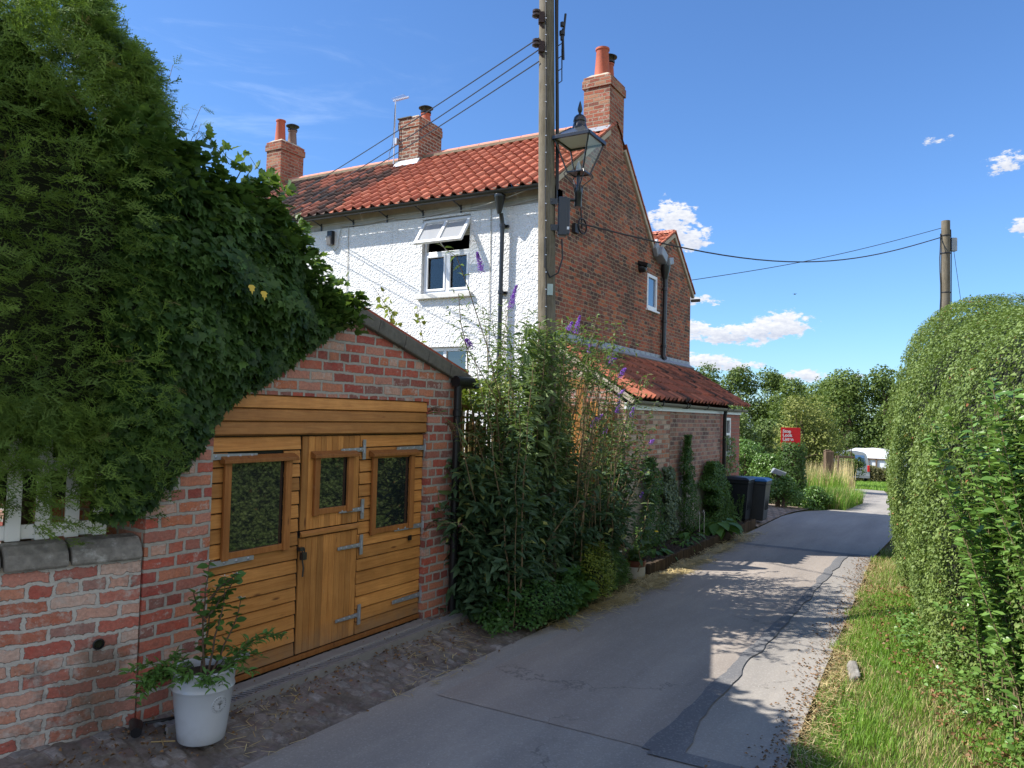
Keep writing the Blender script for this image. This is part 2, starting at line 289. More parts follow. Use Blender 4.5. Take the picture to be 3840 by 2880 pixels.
# ------------------------------------------------------------------ builders
WM = {}
def link(o, parent=None, wm=None):
    COL.objects.link(o)
    if parent is not None: o.parent = parent; WM[o.name] = WM[parent.name]
    else: WM[o.name] = wm or Matrix.Identity(4)
    return o
def tag(o, label=None, cat=None, group=None, kind=None):
    for k, v in (('label', label), ('category', cat), ('group', group), ('kind', kind)):
        if v: o[k] = v
    return o
def thing(name, label, cat, loc=(0, 0, 0), rz=0, group=None):
    o = bpy.data.objects.new(name, None); o.location = loc; o.rotation_euler = (0, 0, rz); o.empty_display_size = .1
    link(o, None, Matrix.Translation(loc) @ Matrix.Rotation(rz, 4, 'Z')); return tag(o, label, cat, group)
class MB:
    def __init__(s): s.v = []; s.f = []; s.t = []; s.o = []; s.cur = 0.; s.old = 0.
    def add(s, vs, fs, t=None):
        n = len(s.v); s.v += [tuple(p) for p in vs]; s.f += [tuple(i+n for i in f) for f in fs]
        s.t += [s.cur if t is None else t]*len(vs); s.o += [s.old]*len(vs); return s
    def box(s, x0, x1, y0, y1, z0, z1, t=None):
        vs = [(x, y, z) for x in (x0, x1) for y in (y0, y1) for z in (z0, z1)]
        return s.add(vs, [(0, 1, 3, 2), (4, 6, 7, 5), (0, 4, 5, 1), (2, 3, 7, 6), (0, 2, 6, 4), (1, 5, 7, 3)], t)
    def obox(s, c, ax, ay, az_, t=None):
        """oriented box: centre, three half-axis vectors"""
        c, ax, ay, az_ = map(Vector, (c, ax, ay, az_))
        vs = [c + ax*i + ay*j + az_*k for i in (-1, 1) for j in (-1, 1) for k in (-1, 1)]
        return s.add(vs, [(0, 1, 3, 2), (4, 6, 7, 5), (0, 4, 5, 1), (2, 3, 7, 6), (0, 2, 6, 4), (1, 5, 7, 3)], t)
    def bar(s, a, b, w_, d, up=(0, 0, 1), t=None):
        a, b = Vector(a), Vector(b); L = (b-a)/2; dd = L.normalized(); u = Vector(up)
        sd_ = dd.cross(u); sd_ = sd_.normalized() if sd_.length > 1e-4 else Vector((1, 0, 0)); u2 = sd_.cross(dd).normalized()
        return s.obox((a+b)/2, L, sd_*w_/2, u2*d/2, t)
    def tube(s, pts, r, n=8, cap=True, t=None):
        P = [Vector(p) for p in pts]; rs = r if isinstance(r, (list, tuple)) else [r]*len(P)
        vs = []; fs = []; ref = None
        for i, p in enumerate(P):
            d = (P[min(i+1, len(P)-1)] - P[max(i-1, 0)]).normalized()
            if ref is None: ref = d.orthogonal().normalized()
            ref = (ref - d*ref.dot(d)).normalized(); b = d.cross(ref)
            for k in range(n):
                a = 2*PI*k/n; vs.append(p + (ref*math.cos(a) + b*math.sin(a))*rs[i])
        for i in range(len(P)-1):
            for k in range(n): fs.append((i*n+k, i*n+(k+1) % n, (i+1)*n+(k+1) % n, (i+1)*n+k))
        if cap: fs += [tuple(range(n-1, -1, -1)), tuple((len(P)-1)*n+k for k in range(n))]
        return s.add(vs, fs, t)
    def lathe(s, c, prof, n=24, axis='z', t=None, cap=True):
        vs = []; fs = []
        for r, h in prof:
            for k in range(n):
                a = 2*PI*k/n; p = (r*math.cos(a), r*math.sin(a), h)
                if axis == 'x': p = (h, p[0], p[1])
                if axis == 'y': p = (p[0], h, p[1])
                vs.append((c[0]+p[0], c[1]+p[1], c[2]+p[2]))
        m = len(prof)
        for i in range(m-1):
            for k in range(n): fs.append((i*n+k, i*n+(k+1) % n, (i+1)*n+(k+1) % n, (i+1)*n+k))
        if cap: fs += [tuple(range(n-1, -1, -1)), tuple((m-1)*n+k for k in range(n))]
        return s.add(vs, fs, t)
    def prism(s, pts, ext, t=None):
        n = len(pts); e = Vector(ext); A = [Vector(p) for p in pts]; B = [p+e for p in A]
        fs = [tuple(range(n)), tuple(range(2*n-1, n-1, -1))] + [(i, (i+1) % n, (i+1) % n+n, i+n) for i in range(n)]
        return s.add(A+B, fs, t)
    def build(s, name, mat, parent=None, loc=None, smooth=False, bevel=0., local=False, label=None):
        me = bpy.data.meshes.new(name)
        if parent is not None: inv = WM[parent.name].inverted()
        elif loc is not None: inv = Matrix.Translation(loc).inverted()
        else: inv = Matrix.Identity(4)
        vs = s.v if local else [tuple(inv @ Vector(p)) for p in s.v]
        me.from_pydata(vs, [], s.f); me.materials.append(mat); me.validate()
        if len(me.vertices) == len(s.t):
            a = me.attributes.new('tint', 'FLOAT', 'POINT'); a.data.foreach_set('value', s.t)
            if any(s.o): a = me.attributes.new('old', 'FLOAT', 'POINT'); a.data.foreach_set('value', s.o)
        import bmesh
        bm = bmesh.new(); bm.from_mesh(me); bmesh.ops.recalc_face_normals(bm, faces=bm.faces); bm.to_mesh(me); bm.free()
        o = bpy.data.objects.new(name, me); link(o, parent, Matrix.Translation(loc) if loc is not None else None)
        if parent is None and loc is not None: o.location = loc
        if smooth:
            me.polygons.foreach_set('use_smooth', [True]*len(me.polygons)); me.update()
            try:
                me.set_sharp_from_angle(angle=math.radians(40))
            except Exception: pass
        if bevel:
            b = o.modifiers.new('bevel', 'BEVEL'); b.width = bevel; b.segments = 2; b.limit_method = 'ANGLE'
        if label: o['label'] = label
        return o

def npmesh(name, V, Fc, tint, mat, parent=None, loc=None, smooth=False):
    """V (n,3) world coords, Fc (m,k) faces all of size k"""
    V = np.asarray(V, float); Fc = np.asarray(Fc, np.int32)
    if parent is not None:
        Mx = np.array(WM[parent.name].inverted()); V = V @ Mx[:3, :3].T + Mx[:3, 3]
    elif loc is not None: V = V - np.array(loc)
    me = bpy.data.meshes.new(name); m, k = Fc.shape
    me.vertices.add(len(V)); me.vertices.foreach_set('co', V.astype(np.float32).ravel())
    me.loops.add(m*k); me.loops.foreach_set('vertex_index', Fc.ravel())
    me.polygons.add(m); me.polygons.foreach_set('loop_start', np.arange(0, m*k, k, dtype=np.int32))
    try: me.polygons.foreach_set('loop_total', np.full(m, k, np.int32))
    except Exception: pass
    me.update(calc_edges=True); me.materials.append(mat)
    a = me.attributes.new('tint', 'FLOAT', 'POINT'); a.data.foreach_set('value', np.asarray(tint, np.float32))
    if smooth: me.polygons.foreach_set('use_smooth', np.ones(m, bool))
    o = bpy.data.objects.new(name, me); link(o, parent, Matrix.Translation(loc) if loc is not None else None)
    if parent is None and loc is not None: o.location = loc
    return o

# leaf templates (side, along, out) as triangles/quads of one size each
def T_diamond(w_=.5, fold=.12): # 2 tris folded along the midrib
    return np.array([(0, 0, 0), (-w_/2, .45, fold), (0, 1, -.08), (w_/2, .45, fold)]), np.array([(0, 2, 1), (0, 3, 2)])
def T_lance(w_=.22):
    V = np.array([(0, 0, 0), (-w_/2, .35, .05), (w_/2, .35, .05), (0, .4, -.02), (0, 1, -.22), (-w_*.35, .7, -.02), (w_*.35, .7, -.02), (0, .72, -.08)])
    return V, np.array([(0, 3, 1), (0, 2, 3), (1, 3, 5), (3, 7, 5), (2, 6, 3), (3, 6, 7), (5, 7, 4), (7, 6, 4)])
def T_oval(w_=.55):
    V = np.array([(0, 0, 0), (-w_*.4, .25, .06), (w_*.4, .25, .06), (-w_*.5, .55, .07), (w_*.5, .55, .07), (0, .5, -.02), (0, 1, -.1), (-w_*.3, .82, .02), (w_*.3, .82, .02)])
    return V, np.array([(0, 5, 1), (0, 2, 5), (1, 5, 3), (2, 4, 5), (3, 5, 7), (5, 4, 8), (7, 5, 6), (5, 8, 6)])
def T_ivy():
    P = [(0, -.05), (-.28, -.02), (-.5, .22), (-.30, .38), (-.34, .62), (-.13, .62), (0, 1.), (.13, .62), (.34, .62), (.30, .38), (.5, .22), (.28, -.02)]
    V = [(0, .35, -.03)] + [(x, y, .06*abs(x)*2-.1*max(0, y-.5)) for x, y in P]
    return np.array(V), np.array([(0, i, i % 12+1) for i in range(1, 13)][::-1])
def T_frond(seed=0):
    """loose conifer spray: crooked axis, uneven drooping twigs with short scale-like lobes"""
    rs = np.random.default_rng(seed+50); V = []; Fc = []
    def tri(a, b, w_):
        d = b-a; p = np.array((d[1], -d[0], 0)); p = p/max(np.linalg.norm(p), 1e-6)*w_; n = len(V); V.extend([a-p, a+p, b]); Fc.append((n, n+1, n+2))
    def lobes(a, b, k, l2, w_):
        for q_ in np.linspace(.25, .9, k):
            c = a+(b-a)*q_; an = np.arctan2(b[0]-a[0], b[1]-a[1])
            for s2 in (-1, 1): a2 = an+s2*rs.uniform(.5, .8); e = c+np.array((np.sin(a2)*l2, np.cos(a2)*l2, rs.normal(0, .015)))*rs.uniform(.6, 1.2)*(1.25-q_*.6); tri(c, e, w_)
    pts = [np.array((0, 0, 0.))]; an = 0
    for i in range(6): an += rs.normal(0, .16); pts.append(pts[-1]+np.array((np.sin(an), np.cos(an), -.05-.05*i+rs.normal(0, .03)))*.17)
    for a, b in zip(pts, pts[1:]): tri(a, b+(b-a)*.15, .022)
    lobes(pts[3], pts[6], 3, .10, .022)
    for i in range(1, 6):
        for sgn in (-1, 1):
            if rs.random() < .18: continue
            L = rs.uniform(.6, 1.15)*(.50*(1-(i/6)**1.5)+.08); t = an*.3+sgn*rs.uniform(.5, .85); b0 = pts[i]+(pts[i+1]-pts[i])*(.3 if sgn > 0 else 0)
            b1 = b0+np.array((np.sin(t)*L, np.cos(t)*L, -.12*L+rs.normal(0, .05))); tri(b0, b1, .024)
            if L > .16: lobes(b0, b1, 3 if L > .3 else 2, L*.30, .022)
    return np.array(V), np.array(Fc)
def unit(a): return a/np.maximum(np.linalg.norm(a, axis=1, keepdims=True), 1e-9)
def scatter(name, pos, nrm, along, size, T, tint, mat, parent=None, loc=None, wj=None):
    """place template T at each pos; nrm = facing, along = leaf axis (made orthogonal)"""
    pos = np.asarray(pos, float); nrm = unit(np.asarray(nrm, float)); al = np.asarray(along, float)
    al = unit(al - nrm*np.sum(al*nrm, 1, keepdims=True)); sd_ = np.cross(al, nrm)
    V, Fc = T; size = np.asarray(size, float)[:, None, None]
    W = sd_[:, None, :]*V[None, :, 0:1] + al[:, None, :]*V[None, :, 1:2] + nrm[:, None, :]*V[None, :, 2:3]
    W = W*size + pos[:, None, :]
    n, k = len(pos), len(V)
    FF = (Fc[None] + (np.arange(n)*k)[:, None, None]).reshape(-1, Fc.shape[1])
    return npmesh(name, W.reshape(-1, 3), FF, np.repeat(np.clip(tint, 0, 1), k), mat, parent, loc)
def scatter_v(name, pos, nrm, along, size, Ts, tint, mat, parent=None):
    """one mesh from several template variants"""
    pos, nrm, along, size, tint = map(lambda a: np.asarray(a, float), (pos, nrm, along, size, tint)); k = rng.integers(0, len(Ts), len(pos)); Vs = []; Fs = []; ts = []; c = 0
    nrm = unit(nrm); al = unit(along-nrm*np.sum(along*nrm, 1, keepdims=True)); sv = np.cross(al, nrm)
    for i, (V, Fc) in enumerate(Ts):
        m = k == i; W = sv[m][:, None]*V[None, :, 0:1]+al[m][:, None]*V[None, :, 1:2]+nrm[m][:, None]*V[None, :, 2:3]; W = W*size[m][:, None, None]+pos[m][:, None]; n_ = int(m.sum())
        Vs.append(W.reshape(-1, 3)); Fs.append((Fc[None]+(np.arange(n_)*len(V))[:, None, None]).reshape(-1, 3)+c); ts.append(np.repeat(np.clip(tint[m], 0, 1), len(V))); c += n_*len(V)
    return npmesh(name, np.concatenate(Vs), np.concatenate(Fs), np.concatenate(ts), mat, parent)
def rnd(n, s=1.): return rng.normal(0, s, (n, 3))
def tubes_np(paths, radii, n=5):
    """many tapered tubes -> V, quads, used for stems"""
    V = []; Fc = []; c = 0
    for P, r in zip(paths, radii):
        P = np.asarray(P, float); k = len(P); d = np.gradient(P, axis=0); d = unit(d)
        ref = np.cross(d, np.array([.3, .9, .1])); ref = unit(ref); b = np.cross(d, ref)
        rr = np.linspace(r, r*.35, k)
        for j in range(n):
            a = 2*np.pi*j/n; V.append(P + (ref*np.cos(a) + b*np.sin(a))*rr[:, None])
        for j in range(n):
            for i in range(k-1): Fc.append((c+j*k+i, c+((j+1) % n)*k+i, c+((j+1) % n)*k+i+1, c+j*k+i+1))
        c += n*k
    return np.concatenate(V), np.array(Fc)
def inpoly(px, py, poly):
    r = np.zeros(len(px), bool); j = len(poly)-1
    for i in range(len(poly)):
        xi, yi = poly[i]; xj, yj = poly[j]
        r ^= ((yi > py) != (yj > py)) & (px < (xj-xi)*(py-yi)/(yj-yi+1e-12)+xi); j = i
    return r
def edgedist(px, py, poly):
    d = np.full(len(px), 1e9)
    for i in range(len(poly)):
        ax, ay = poly[i]; bx, by = poly[(i+1) % len(poly)]
        t = np.clip(((px-ax)*(bx-ax)+(py-ay)*(by-ay))/((bx-ax)**2+(by-ay)**2+1e-12), 0, 1)
        d = np.minimum(d, np.hypot(px-ax-t*(bx-ax), py-ay-t*(by-ay)))
    return d

# ------------------------------------------------------------------ ground heights
YB = [-60, 0, 3, 6, 9, 18, 24, 50, 80, 320]; ZB = [.3, -.08, -.12, -.16, -.2, -.25, -.52, -1.95, -3.0, -4.]
def gz(x, y):
    b = np.interp(y, YB, ZB)
    hl = np.where(np.asarray(y) < 6.2, -b, .10)
    left = np.interp(x, [-3.9, -3.3], [1, 0])*hl*np.interp(y, [15, 20], [1, .15])
    right = np.interp(x, [-.95, -.55, 1.5], [0, .07, .14])*np.interp(y, [15, 22], [1, .4])
    return b + left + right
def sheet(name, xs, ys, fn, mat, dz=0., inside=None, kind='structure', noise=0.):
    xs = np.asarray(xs, float); ys = np.asarray(ys, float); Xg, Yg = np.meshgrid(xs, ys); Zg = fn(Xg, Yg)+dz
    if noise: Zg = Zg + rng.normal(0, noise, Zg.shape)
    V = np.stack([Xg, Yg, Zg], -1).reshape(-1, 3); nx = len(xs)
    Fc = np.array([(j*nx+i, j*nx+i+1, (j+1)*nx+i+1, (j+1)*nx+i) for j in range(len(ys)-1) for i in range(nx-1)])
    o = npmesh(name, V, Fc, np.zeros(len(V)), mat, smooth=True); tag(o, kind=kind); return o
def strip(name, left, right, y0, y1, mat, dz, ny=None, nx=8, jag=0., kind='structure'):
    """road-like sheet between two polylines x(y)"""
    ys = np.unique(np.concatenate([np.arange(y0, min(y1, 20), .12 if jag else .25), np.arange(20, max(y1, 20.01), 1.), [y for y in YB if y0 < y < y1], [y1]]))
    ys = ys[(ys >= y0) & (ys <= y1)]
    L = np.interp(ys, [a for a, _ in left], [b for _, b in left]); R = np.interp(ys, [a for a, _ in right], [b for _, b in right])
    if jag:
        jl = np.convolve(rng.normal(0, jag, len(ys)+4), np.ones(3)/3, 'same')[2:-2]; jr = np.convolve(rng.normal(0, jag, len(ys)+4), np.ones(3)/3, 'same')[2:-2]
        L = L+jl; R = R+jr
    V = []; t = np.linspace(0, 1, nx)
    for i, y in enumerate(ys):
        x = L[i]+(R[i]-L[i])*t; V.append(np.stack([x, np.full(nx, y), gz(x, y)+dz], -1))
    V = np.concatenate(V); Fc = np.array([(j*nx+i, j*nx+i+1, (j+1)*nx+i+1, (j+1)*nx+i) for j in range(len(ys)-1) for i in range(nx-1)])
    o = npmesh(name, V, Fc, np.zeros(len(V)), mat, smooth=True); tag(o, kind=kind); return o

# ------------------------------------------------------------------ the setting
def terr(q):
    o = q.n('ShaderNodeTexCoord').outputs['Object']; n1 = q.noise(o, 3, 8, .7); n2 = q.noise(o, 40, 6, .7)
    col = q.ramp(n1, [(.35, (.09, .12, .035)), (.5, (.15, .15, .06)), (.65, (.22, .17, .09))])
    col = q.mix(q.m('MULTIPLY', n2, .6), col, (.06, .05, .03))
    return pr(q, col, 1., n2, 1., .03, .1)
def asph(q, c=(.335, .31, .28), dark=.0):
    o = q.n('ShaderNodeTexCoord').outputs['Object']
    big = q.noise(q.mapv(o, (1, .5, 1)), .8, 6, .6); ag = q.noise(o, 110, 4, .7); ag2 = q.n('ShaderNodeTexVoronoi', i={'Vector': o, 'Scale': 95}).outputs['Color']
    col = q.mix(big, tuple(a*.66 for a in c), tuple(a*1.2 for a in c))
    col = q.mix(.75, col, q.ramp(ag, [(.3, (.82, .82, .82)), (.7, (1.14, 1.14, 1.14))]), 'MULTIPLY')
    col = q.mix(.55, col, q.ramp(q.noise(q.mapv(o, (1, .12, 1)), 2.6, 5, .6), [(.3, (.66, .66, .67)), (.7, (1.25, 1.23, 1.19))]), 'MULTIPLY')
    sp = q.step(q.n('ShaderNodeSeparateColor', i={0: ag2}).outputs[0], .82, .9); col = q.mix(q.m('MULTIPLY', sp, .15), col, (.62, .59, .54))
    # cracks, oil spots and damp patches
    cr = q.n('ShaderNodeTexVoronoi', feature='DISTANCE_TO_EDGE', i={'Vector': q.n('ShaderNodeVectorMath', operation='MULTIPLY_ADD', i={0: q.noise(o, 2, 5, .7, out=1), 1: (.8, .8, .8), 2: o}).outputs[0], 'Scale': .45}).outputs[0]
    col = q.mix(q.m('MULTIPLY', q.m('SUBTRACT', 1, q.step(cr, .0, .009)), q.m('MULTIPLY', q.step(q.noise(o, .7, 2), .5, .6), .55)), col, (.12, .11, .10))
    stn = q.step(q.noise(o, 2.1, 8, .75), .60, .74); col = q.mix(q.m('MULTIPLY', stn, .35), col, (.19, .17, .15))
    stl = q.step(q.noise(q.mapv(o, (1, .3, 1), (7, 3, 0)), 1.6, 7, .7), .56, .74); col = q.mix(q.m('MULTIPLY', stl, .25), col, (.52, .46, .39))
    h = q.m('ADD', ag, q.m('MULTIPLY', q.noise(o, 6, 4), 1.5))
    return pr(q, col, .9, h, .35, .006, .3)
def paver(q):
    o = q.n('ShaderNodeTexCoord').outputs['Object']
    b = q.n('ShaderNodeTexBrick', i={'Vector': q.mapv(o, rot=(0, 0, .5)), 'Color1': (0, 0, 0, 1), 'Color2': (1, 1, 1, 1), 'Mortar': (0, 0, 0, 1), 'Scale': 1, 'Mortar Size': .02, 'Mortar Smooth': .4, 'Brick Width': .22, 'Row Height': .12})
    col = q.ramp(b.outputs['Color'], [(0, (.36, .27, .20)), (.3, (.28, .20, .15)), (.6, (.42, .33, .26)), (.85, (.32, .25, .20))], 'CONSTANT')
    col = q.mix(b.outputs['Fac'], col, (.12, .10, .08)); n1 = q.noise(o, 20, 6, .7); col = q.mix(.5, col, q.ramp(n1, [(.3, (.6, .6, .6)), (.7, (1.3, 1.3, 1.3))]), 'MULTIPLY')
    return pr(q, col, .95, q.m('ADD', q.m('SUBTRACT', 1, b.outputs['Fac']), n1), .6, .015, .2)
m_terr = M('rough grass and earth', terr)
m_road = M('worn lane asphalt', asph); m_patch = M('repair asphalt', asph, c=(.345, .30, .26)); m_tar = M('tar sealing strip', asph, c=(.185, .185, .19))
m_drive = M('setts', paver)
xs = np.unique(np.concatenate([np.linspace(-220, -20, 21), np.linspace(-20, -6, 15), np.arange(-6, 3, .25), [-3.9, -3.3, -.95, -.55, 1.5], np.linspace(3, 20, 12), np.linspace(20, 220, 21)]))
ys = np.unique(np.concatenate([np.linspace(-60, -4, 12), np.arange(-4, 26, .25), np.arange(26, 80, 1.), np.linspace(80, 320, 25), YB]))
sheet('ground', xs, ys, gz, m_terr, dz=-.035, kind='structure')
RL = [(-8, -3.2), (3, -3.22), (7, -3.22), (8.6, -3.2), (17, -3.22), (18.6, -3.0), (20.3, -2.5), (23, -2.9), (29, -3.9), (40, -5.2), (60, -7.5)]
RR = [(-8, -.75), (4.4, -.8), (6.6, -.9), (9.6, -1.0), (12.3, -1.1), (15, -1.0), (20, -1.2), (29, -1.9), (38, -2.8), (60, -5)]
strip('road', RL, RR, -8, 58, m_road, .0, nx=14)
# paler square-cut repair and the sealing band round it
strip('road_repair', [(3.6, -3.0), (12.5, -3.0)], [(3.6, -1.53), (6, -1.49), (12.5, -1.49)], 4.28, 12.55, m_patch, .004, jag=.012, kind='structure')
strip('tar_band', [(4, -1.57), (4.6, -1.54), (6, -1.52), (8, -1.525), (12.5, -1.52)], [(4, -1.27), (4.4, -1.34), (4.8, -1.40), (6, -1.41), (8, -1.425), (12.5, -1.425)], 4.26, 12.6, m_tar, .008, nx=4, jag=.020, kind='structure')
strip('tar_band', [(4.05, -1.50), (4.45, -1.50)], [(4.05, -.80), (4.45, -.80)], 4.20, 4.33, m_tar, .0085, nx=10, jag=.02, kind='structure')
strip('tar_band', [(12.4, -3.15), (12.8, -3.15)], [(12.4, -1.1), (12.8, -1.1)], 12.5, 12.7, m_tar, .006, nx=10, jag=.05, kind='structure')
strip('forecourt', [(14.9, -6.5), (21, -6.5)], [(14.9, -3.26), (17, -3.26), (21, -3.0)], 14.9, 20.6, m_drive, -.004, kind='structure')

# cobbled apron, every stone raised out of the mortar
def cobbles():
    x0, x1, y0, y1 = -4.35, -3.2, .6, 6.15; st = .0135
    xs = np.arange(x0, x1+st, st); ys = np.arange(y0, y1+st, st); Xg, Yg = np.meshgrid(xs, ys)
    cw, ch = .085, .12; best = np.full(Xg.shape, 9.); sec = np.full(Xg.shape, 9.); idc = np.zeros(Xg.shape)
    ci = np.floor(Xg/ch).astype(int); cj = np.floor(Yg/cw).astype(int)
    def hsh(a, b, k): return np.modf(np.abs(np.sin(a*127.1+b*311.7+k*74.7)*43758.5453))[0]
    for di in (-1, 0, 1):
        for dj in (-1, 0, 1):
            a, b = ci+di, cj+dj; px = (a+.5+(hsh(a, b, 1)-.5)*.6)*ch; py = (b+.5+(hsh(a, b, 2)-.5)*.6)*cw
            d = np.hypot((Xg-px)/ch, (Yg-py)/cw); nw = d < best
            sec = np.where(nw, best, np.minimum(sec, d)); idc = np.where(nw, hsh(a, b, 3), idc); best = np.where(nw, d, best)
    e = np.clip((sec-best)*2.2, 0, 1); h = np.sqrt(np.clip(1-(1-e)**2, 0, 1))*.020*(.25+.75*(idc > .28))*(.6+.4*idc)
    Zg = gz(Xg, Yg)-.012+h
    keep = Xg < np.interp(Yg, [0, 6.2], [-3.26, -3.24])+.03*np.sin(Yg*7)+.02*np.sin(Yg*17)
    Zg = np.where(keep, Zg, gz(Xg, Yg)-.03)
    V = np.stack([Xg, Yg, Zg], -1).reshape(-1, 3); nx = len(xs); ny = len(ys)
    I, J = np.meshgrid(np.arange(nx-1), np.arange(ny-1)); I = I.ravel(); J = J.ravel()
    Fc = np.stack([J*nx+I, J*nx+I+1, (J+1)*nx+I+1, (J+1)*nx+I], -1)
    tint = np.where(e < .35, 0., .15+.85*idc).ravel()
    def cm(q):
        at = q.n('ShaderNodeAttribute', attribute_name='tint').outputs['Fac']; o = q.n('ShaderNodeTexCoord').outputs['Object']
        n1 = q.noise(o, 45, 6, .7); col = q.ramp(at, [(0, (.22, .19, .16)), (.13, (.22, .19, .16)), (.2, (.25, .23, .21)), (.45, (.20, .15, .135)), (.7, (.32, .29, .265)), (.9, (.22, .21, .20)), (1, (.36, .33, .31))])
        col = q.mix(.7, col, q.ramp(n1, [(.3, (.5, .5, .5)), (.7, (1.15, 1.15, 1.15))]), 'MULTIPLY'); col = q.mix(q.m('MULTIPLY', q.step(q.noise(o, 5, 9, .75), .44, .62), .75), col, (.10, .082, .066)); return pr(q, col, .85, n1, .6, .006, .3)
    o = npmesh('cobbled_apron', V, Fc, tint, M('cobbles in mortar', cm), smooth=True); tag(o, kind='structure')
cobbles()

# ------------------------------------------------------------------ roofs
def pantile(mb, P0, ax, up, W, L, tw=.21, ga=.27, old=None, amp=.055, jit=.006, lip=.022):
    """rows of S-shaped tiles: ax along the eaves, up the slope"""
    P0 = Vector(P0); ax = Vector(ax).normalized(); up = Vector(up).normalized(); nn = ax.cross(up)
    if nn.z < 0: nn = -nn
    prof = [(0, .12), (.12, -.02), (.34, -.10), (.50, .05), (.60, .62), (.70, 1.), (.82, .98), (.92, .58), (1, .13)]
    nt = max(1, int(round(W/tw))); tw = W/nt; nr = max(1, int(math.ceil(L/ga)))
    for r in range(nr):
        b0 = r*ga; b1 = min((r+1)*ga+.03, L); 
        for c in range(nt):
            t = random.random(); j = random.uniform(-jit, jit); j2 = random.uniform(-jit, jit); vs = []
            for (s_, lift) in ((b0+j2, lip+.004), (b1+j2, .0)):
                for u_, h in prof:
                    vs.append(P0 + ax*((c+u_)*tw) + up*s_ + nn*(h*amp + lift + j*.6))
            for u_, h in prof: vs.append(P0 + ax*((c+u_)*tw) + up*(b0+j2) + nn*(h*amp+lip+.004-.018+j*.6))
            k = len(prof); fs = [(i, i+1, k+i+1, k+i) for i in range(k-1)] + [(2*k+i, 2*k+i+1, i+1, i) for i in range(k-1)]
            mid = P0 + ax*((c+.5)*tw) + up*b0
            mb.old = 0. if old is None else old(mid)
            mb.add(vs, fs, t)
    mb.old = 0.

def wall_cells(mb, axis, v, u0, u1, z0, z1, holes, depth):
    """rectangular wall skin with true openings and their reveals; axis 'x' (plane x=v, u=y) or 'y' (plane y=v, u=x)"""
    us = sorted({u0, u1} | {h[0] for h in holes} | {h[1] for h in holes}); zs = sorted({z0, z1} | {h[2] for h in holes} | {h[3] for h in holes})
    P = (lambda u, z, d=0: (v+d, u, z)) if axis == 'x' else (lambda u, z, d=0: (u, v+d, z))
    for a, b in zip(us, us[1:]):
        for c, d in zip(zs, zs[1:]):
            if any(h[0] <= a+1e-6 and b <= h[1]+1e-6 and h[2] <= c+1e-6 and d <= h[3]+1e-6 for h in holes): continue
            mb.add([P(a, c), P(b, c), P(b, d), P(a, d)], [(0, 1, 2, 3)])
    for a, b, c, d in holes:
        mb.add([P(a, c), P(a, d), P(a, d, depth), P(a, c, depth)], [(0, 1, 2, 3)]); mb.add([P(b, c), P(b, d), P(b, d, depth), P(b, c, depth)], [(0, 1, 2, 3)])
        mb.add([P(a, d), P(b, d), P(b, d, depth), P(a, d, depth)], [(0, 1, 2, 3)]); mb.add([P(a, c), P(b, c), P(b, c, depth), P(a, c, depth)], [(0, 1, 2, 3)])

# ------------------------------------------------------------------ the cottage
GX = -5.2; FY = 10.02
house = thing('cottage', 'white pebbledashed cottage with orange pantile roof and dark red brick gable end', 'house', (GX, FY, 0))
mb = MB(); wall_cells(mb, 'y', FY, -14.0, GX, -.3, 4.93, [(-7.60, -6.66, 3.66, 4.90), (-7.60, -6.66, 1.45, 2.80)], .10)
mb.build('front_wall', m_stucco, house)
mb = MB(); mb.box(-14.0, GX, FY+.015, FY+.3, 4.93, 5.16); mb.box(-14., GX-.02, FY-.0, FY+.02, 5.02, 5.05); mb.build('eaves_band', m_band, house, bevel=.004)
mb = MB(); wall_cells(mb, 'x', GX, FY, 16.78, -.4, 4.60, [(14.0, 14.56, 3.86, 4.55)], -.06)
gp = [(FY, 4.60), (FY, 5.16), (12.3, 6.80), (12.72, 6.50), (14.34, 5.03), (15.53, 5.58), (16.78, 4.62), (16.78, 4.60)]
mb.add([(GX, y, z) for y, z in gp], [(0, 1, 4, 7), (1, 2, 3, 4), (4, 5, 6, 7)])
mb.add([(GX, 16.78, -.4), (-14, 16.78, -.4), (-14, 16.78, 4.6), (GX, 16.78, 4.6)], [(0, 1, 2, 3)])
mb.add([(-14, FY, -.4), (-14, 16.78, -.4), (-14, 16.78, 4.6), (-14, 12.3, 6.8), (-14, FY, 5.16)], [(0, 1, 2, 3, 4)])
mb.build('gable_wall', m_bgable, house)
# front slope, back slope and rear range
EV, RG = (9.83, 5.15), (12.30, 6.86)
def oldf(p): return 1. if p.x - (p.y-9.8)*.12 < -9.62+.06*math.sin(p.y*9) else 0.
sl = Vector((0, RG[0]-EV[0], RG[1]-EV[1])); mb = MB(); pantile(mb, (-14.02, EV[0], EV[1]), (1, 0, 0), sl, 14.02+GX+.04, sl.length, old=oldf, tw=.205, ga=.262)
rf = mb.build('roof', m_tile, house)
mb = MB(); bs = Vector((0, 14.34-12.3, 5.03-6.86)); pantile(mb, (-14, 14.34, 5.06), (1, 0, 0), -bs, 14.0+GX+.04, bs.length); mb.build('roof', m_tile, house, label='hidden back slope of the orange roof')
mb = MB(); bs = Vector((0, 15.53-14.34, 5.64-5.06)); pantile(mb, (-14, 14.38, 5.08), (1, 0, 0), bs, 14.0+GX+.04, bs.length); bs = Vector((0, 16.95-15.53, 4.55-5.64)); pantile(mb, (-14, 16.95, 4.57), (1, 0, 0), -bs, 14.0+GX+.04, bs.length)
mb.build('rear_roof', m_tile, house, label='small orange roof of the rear range')
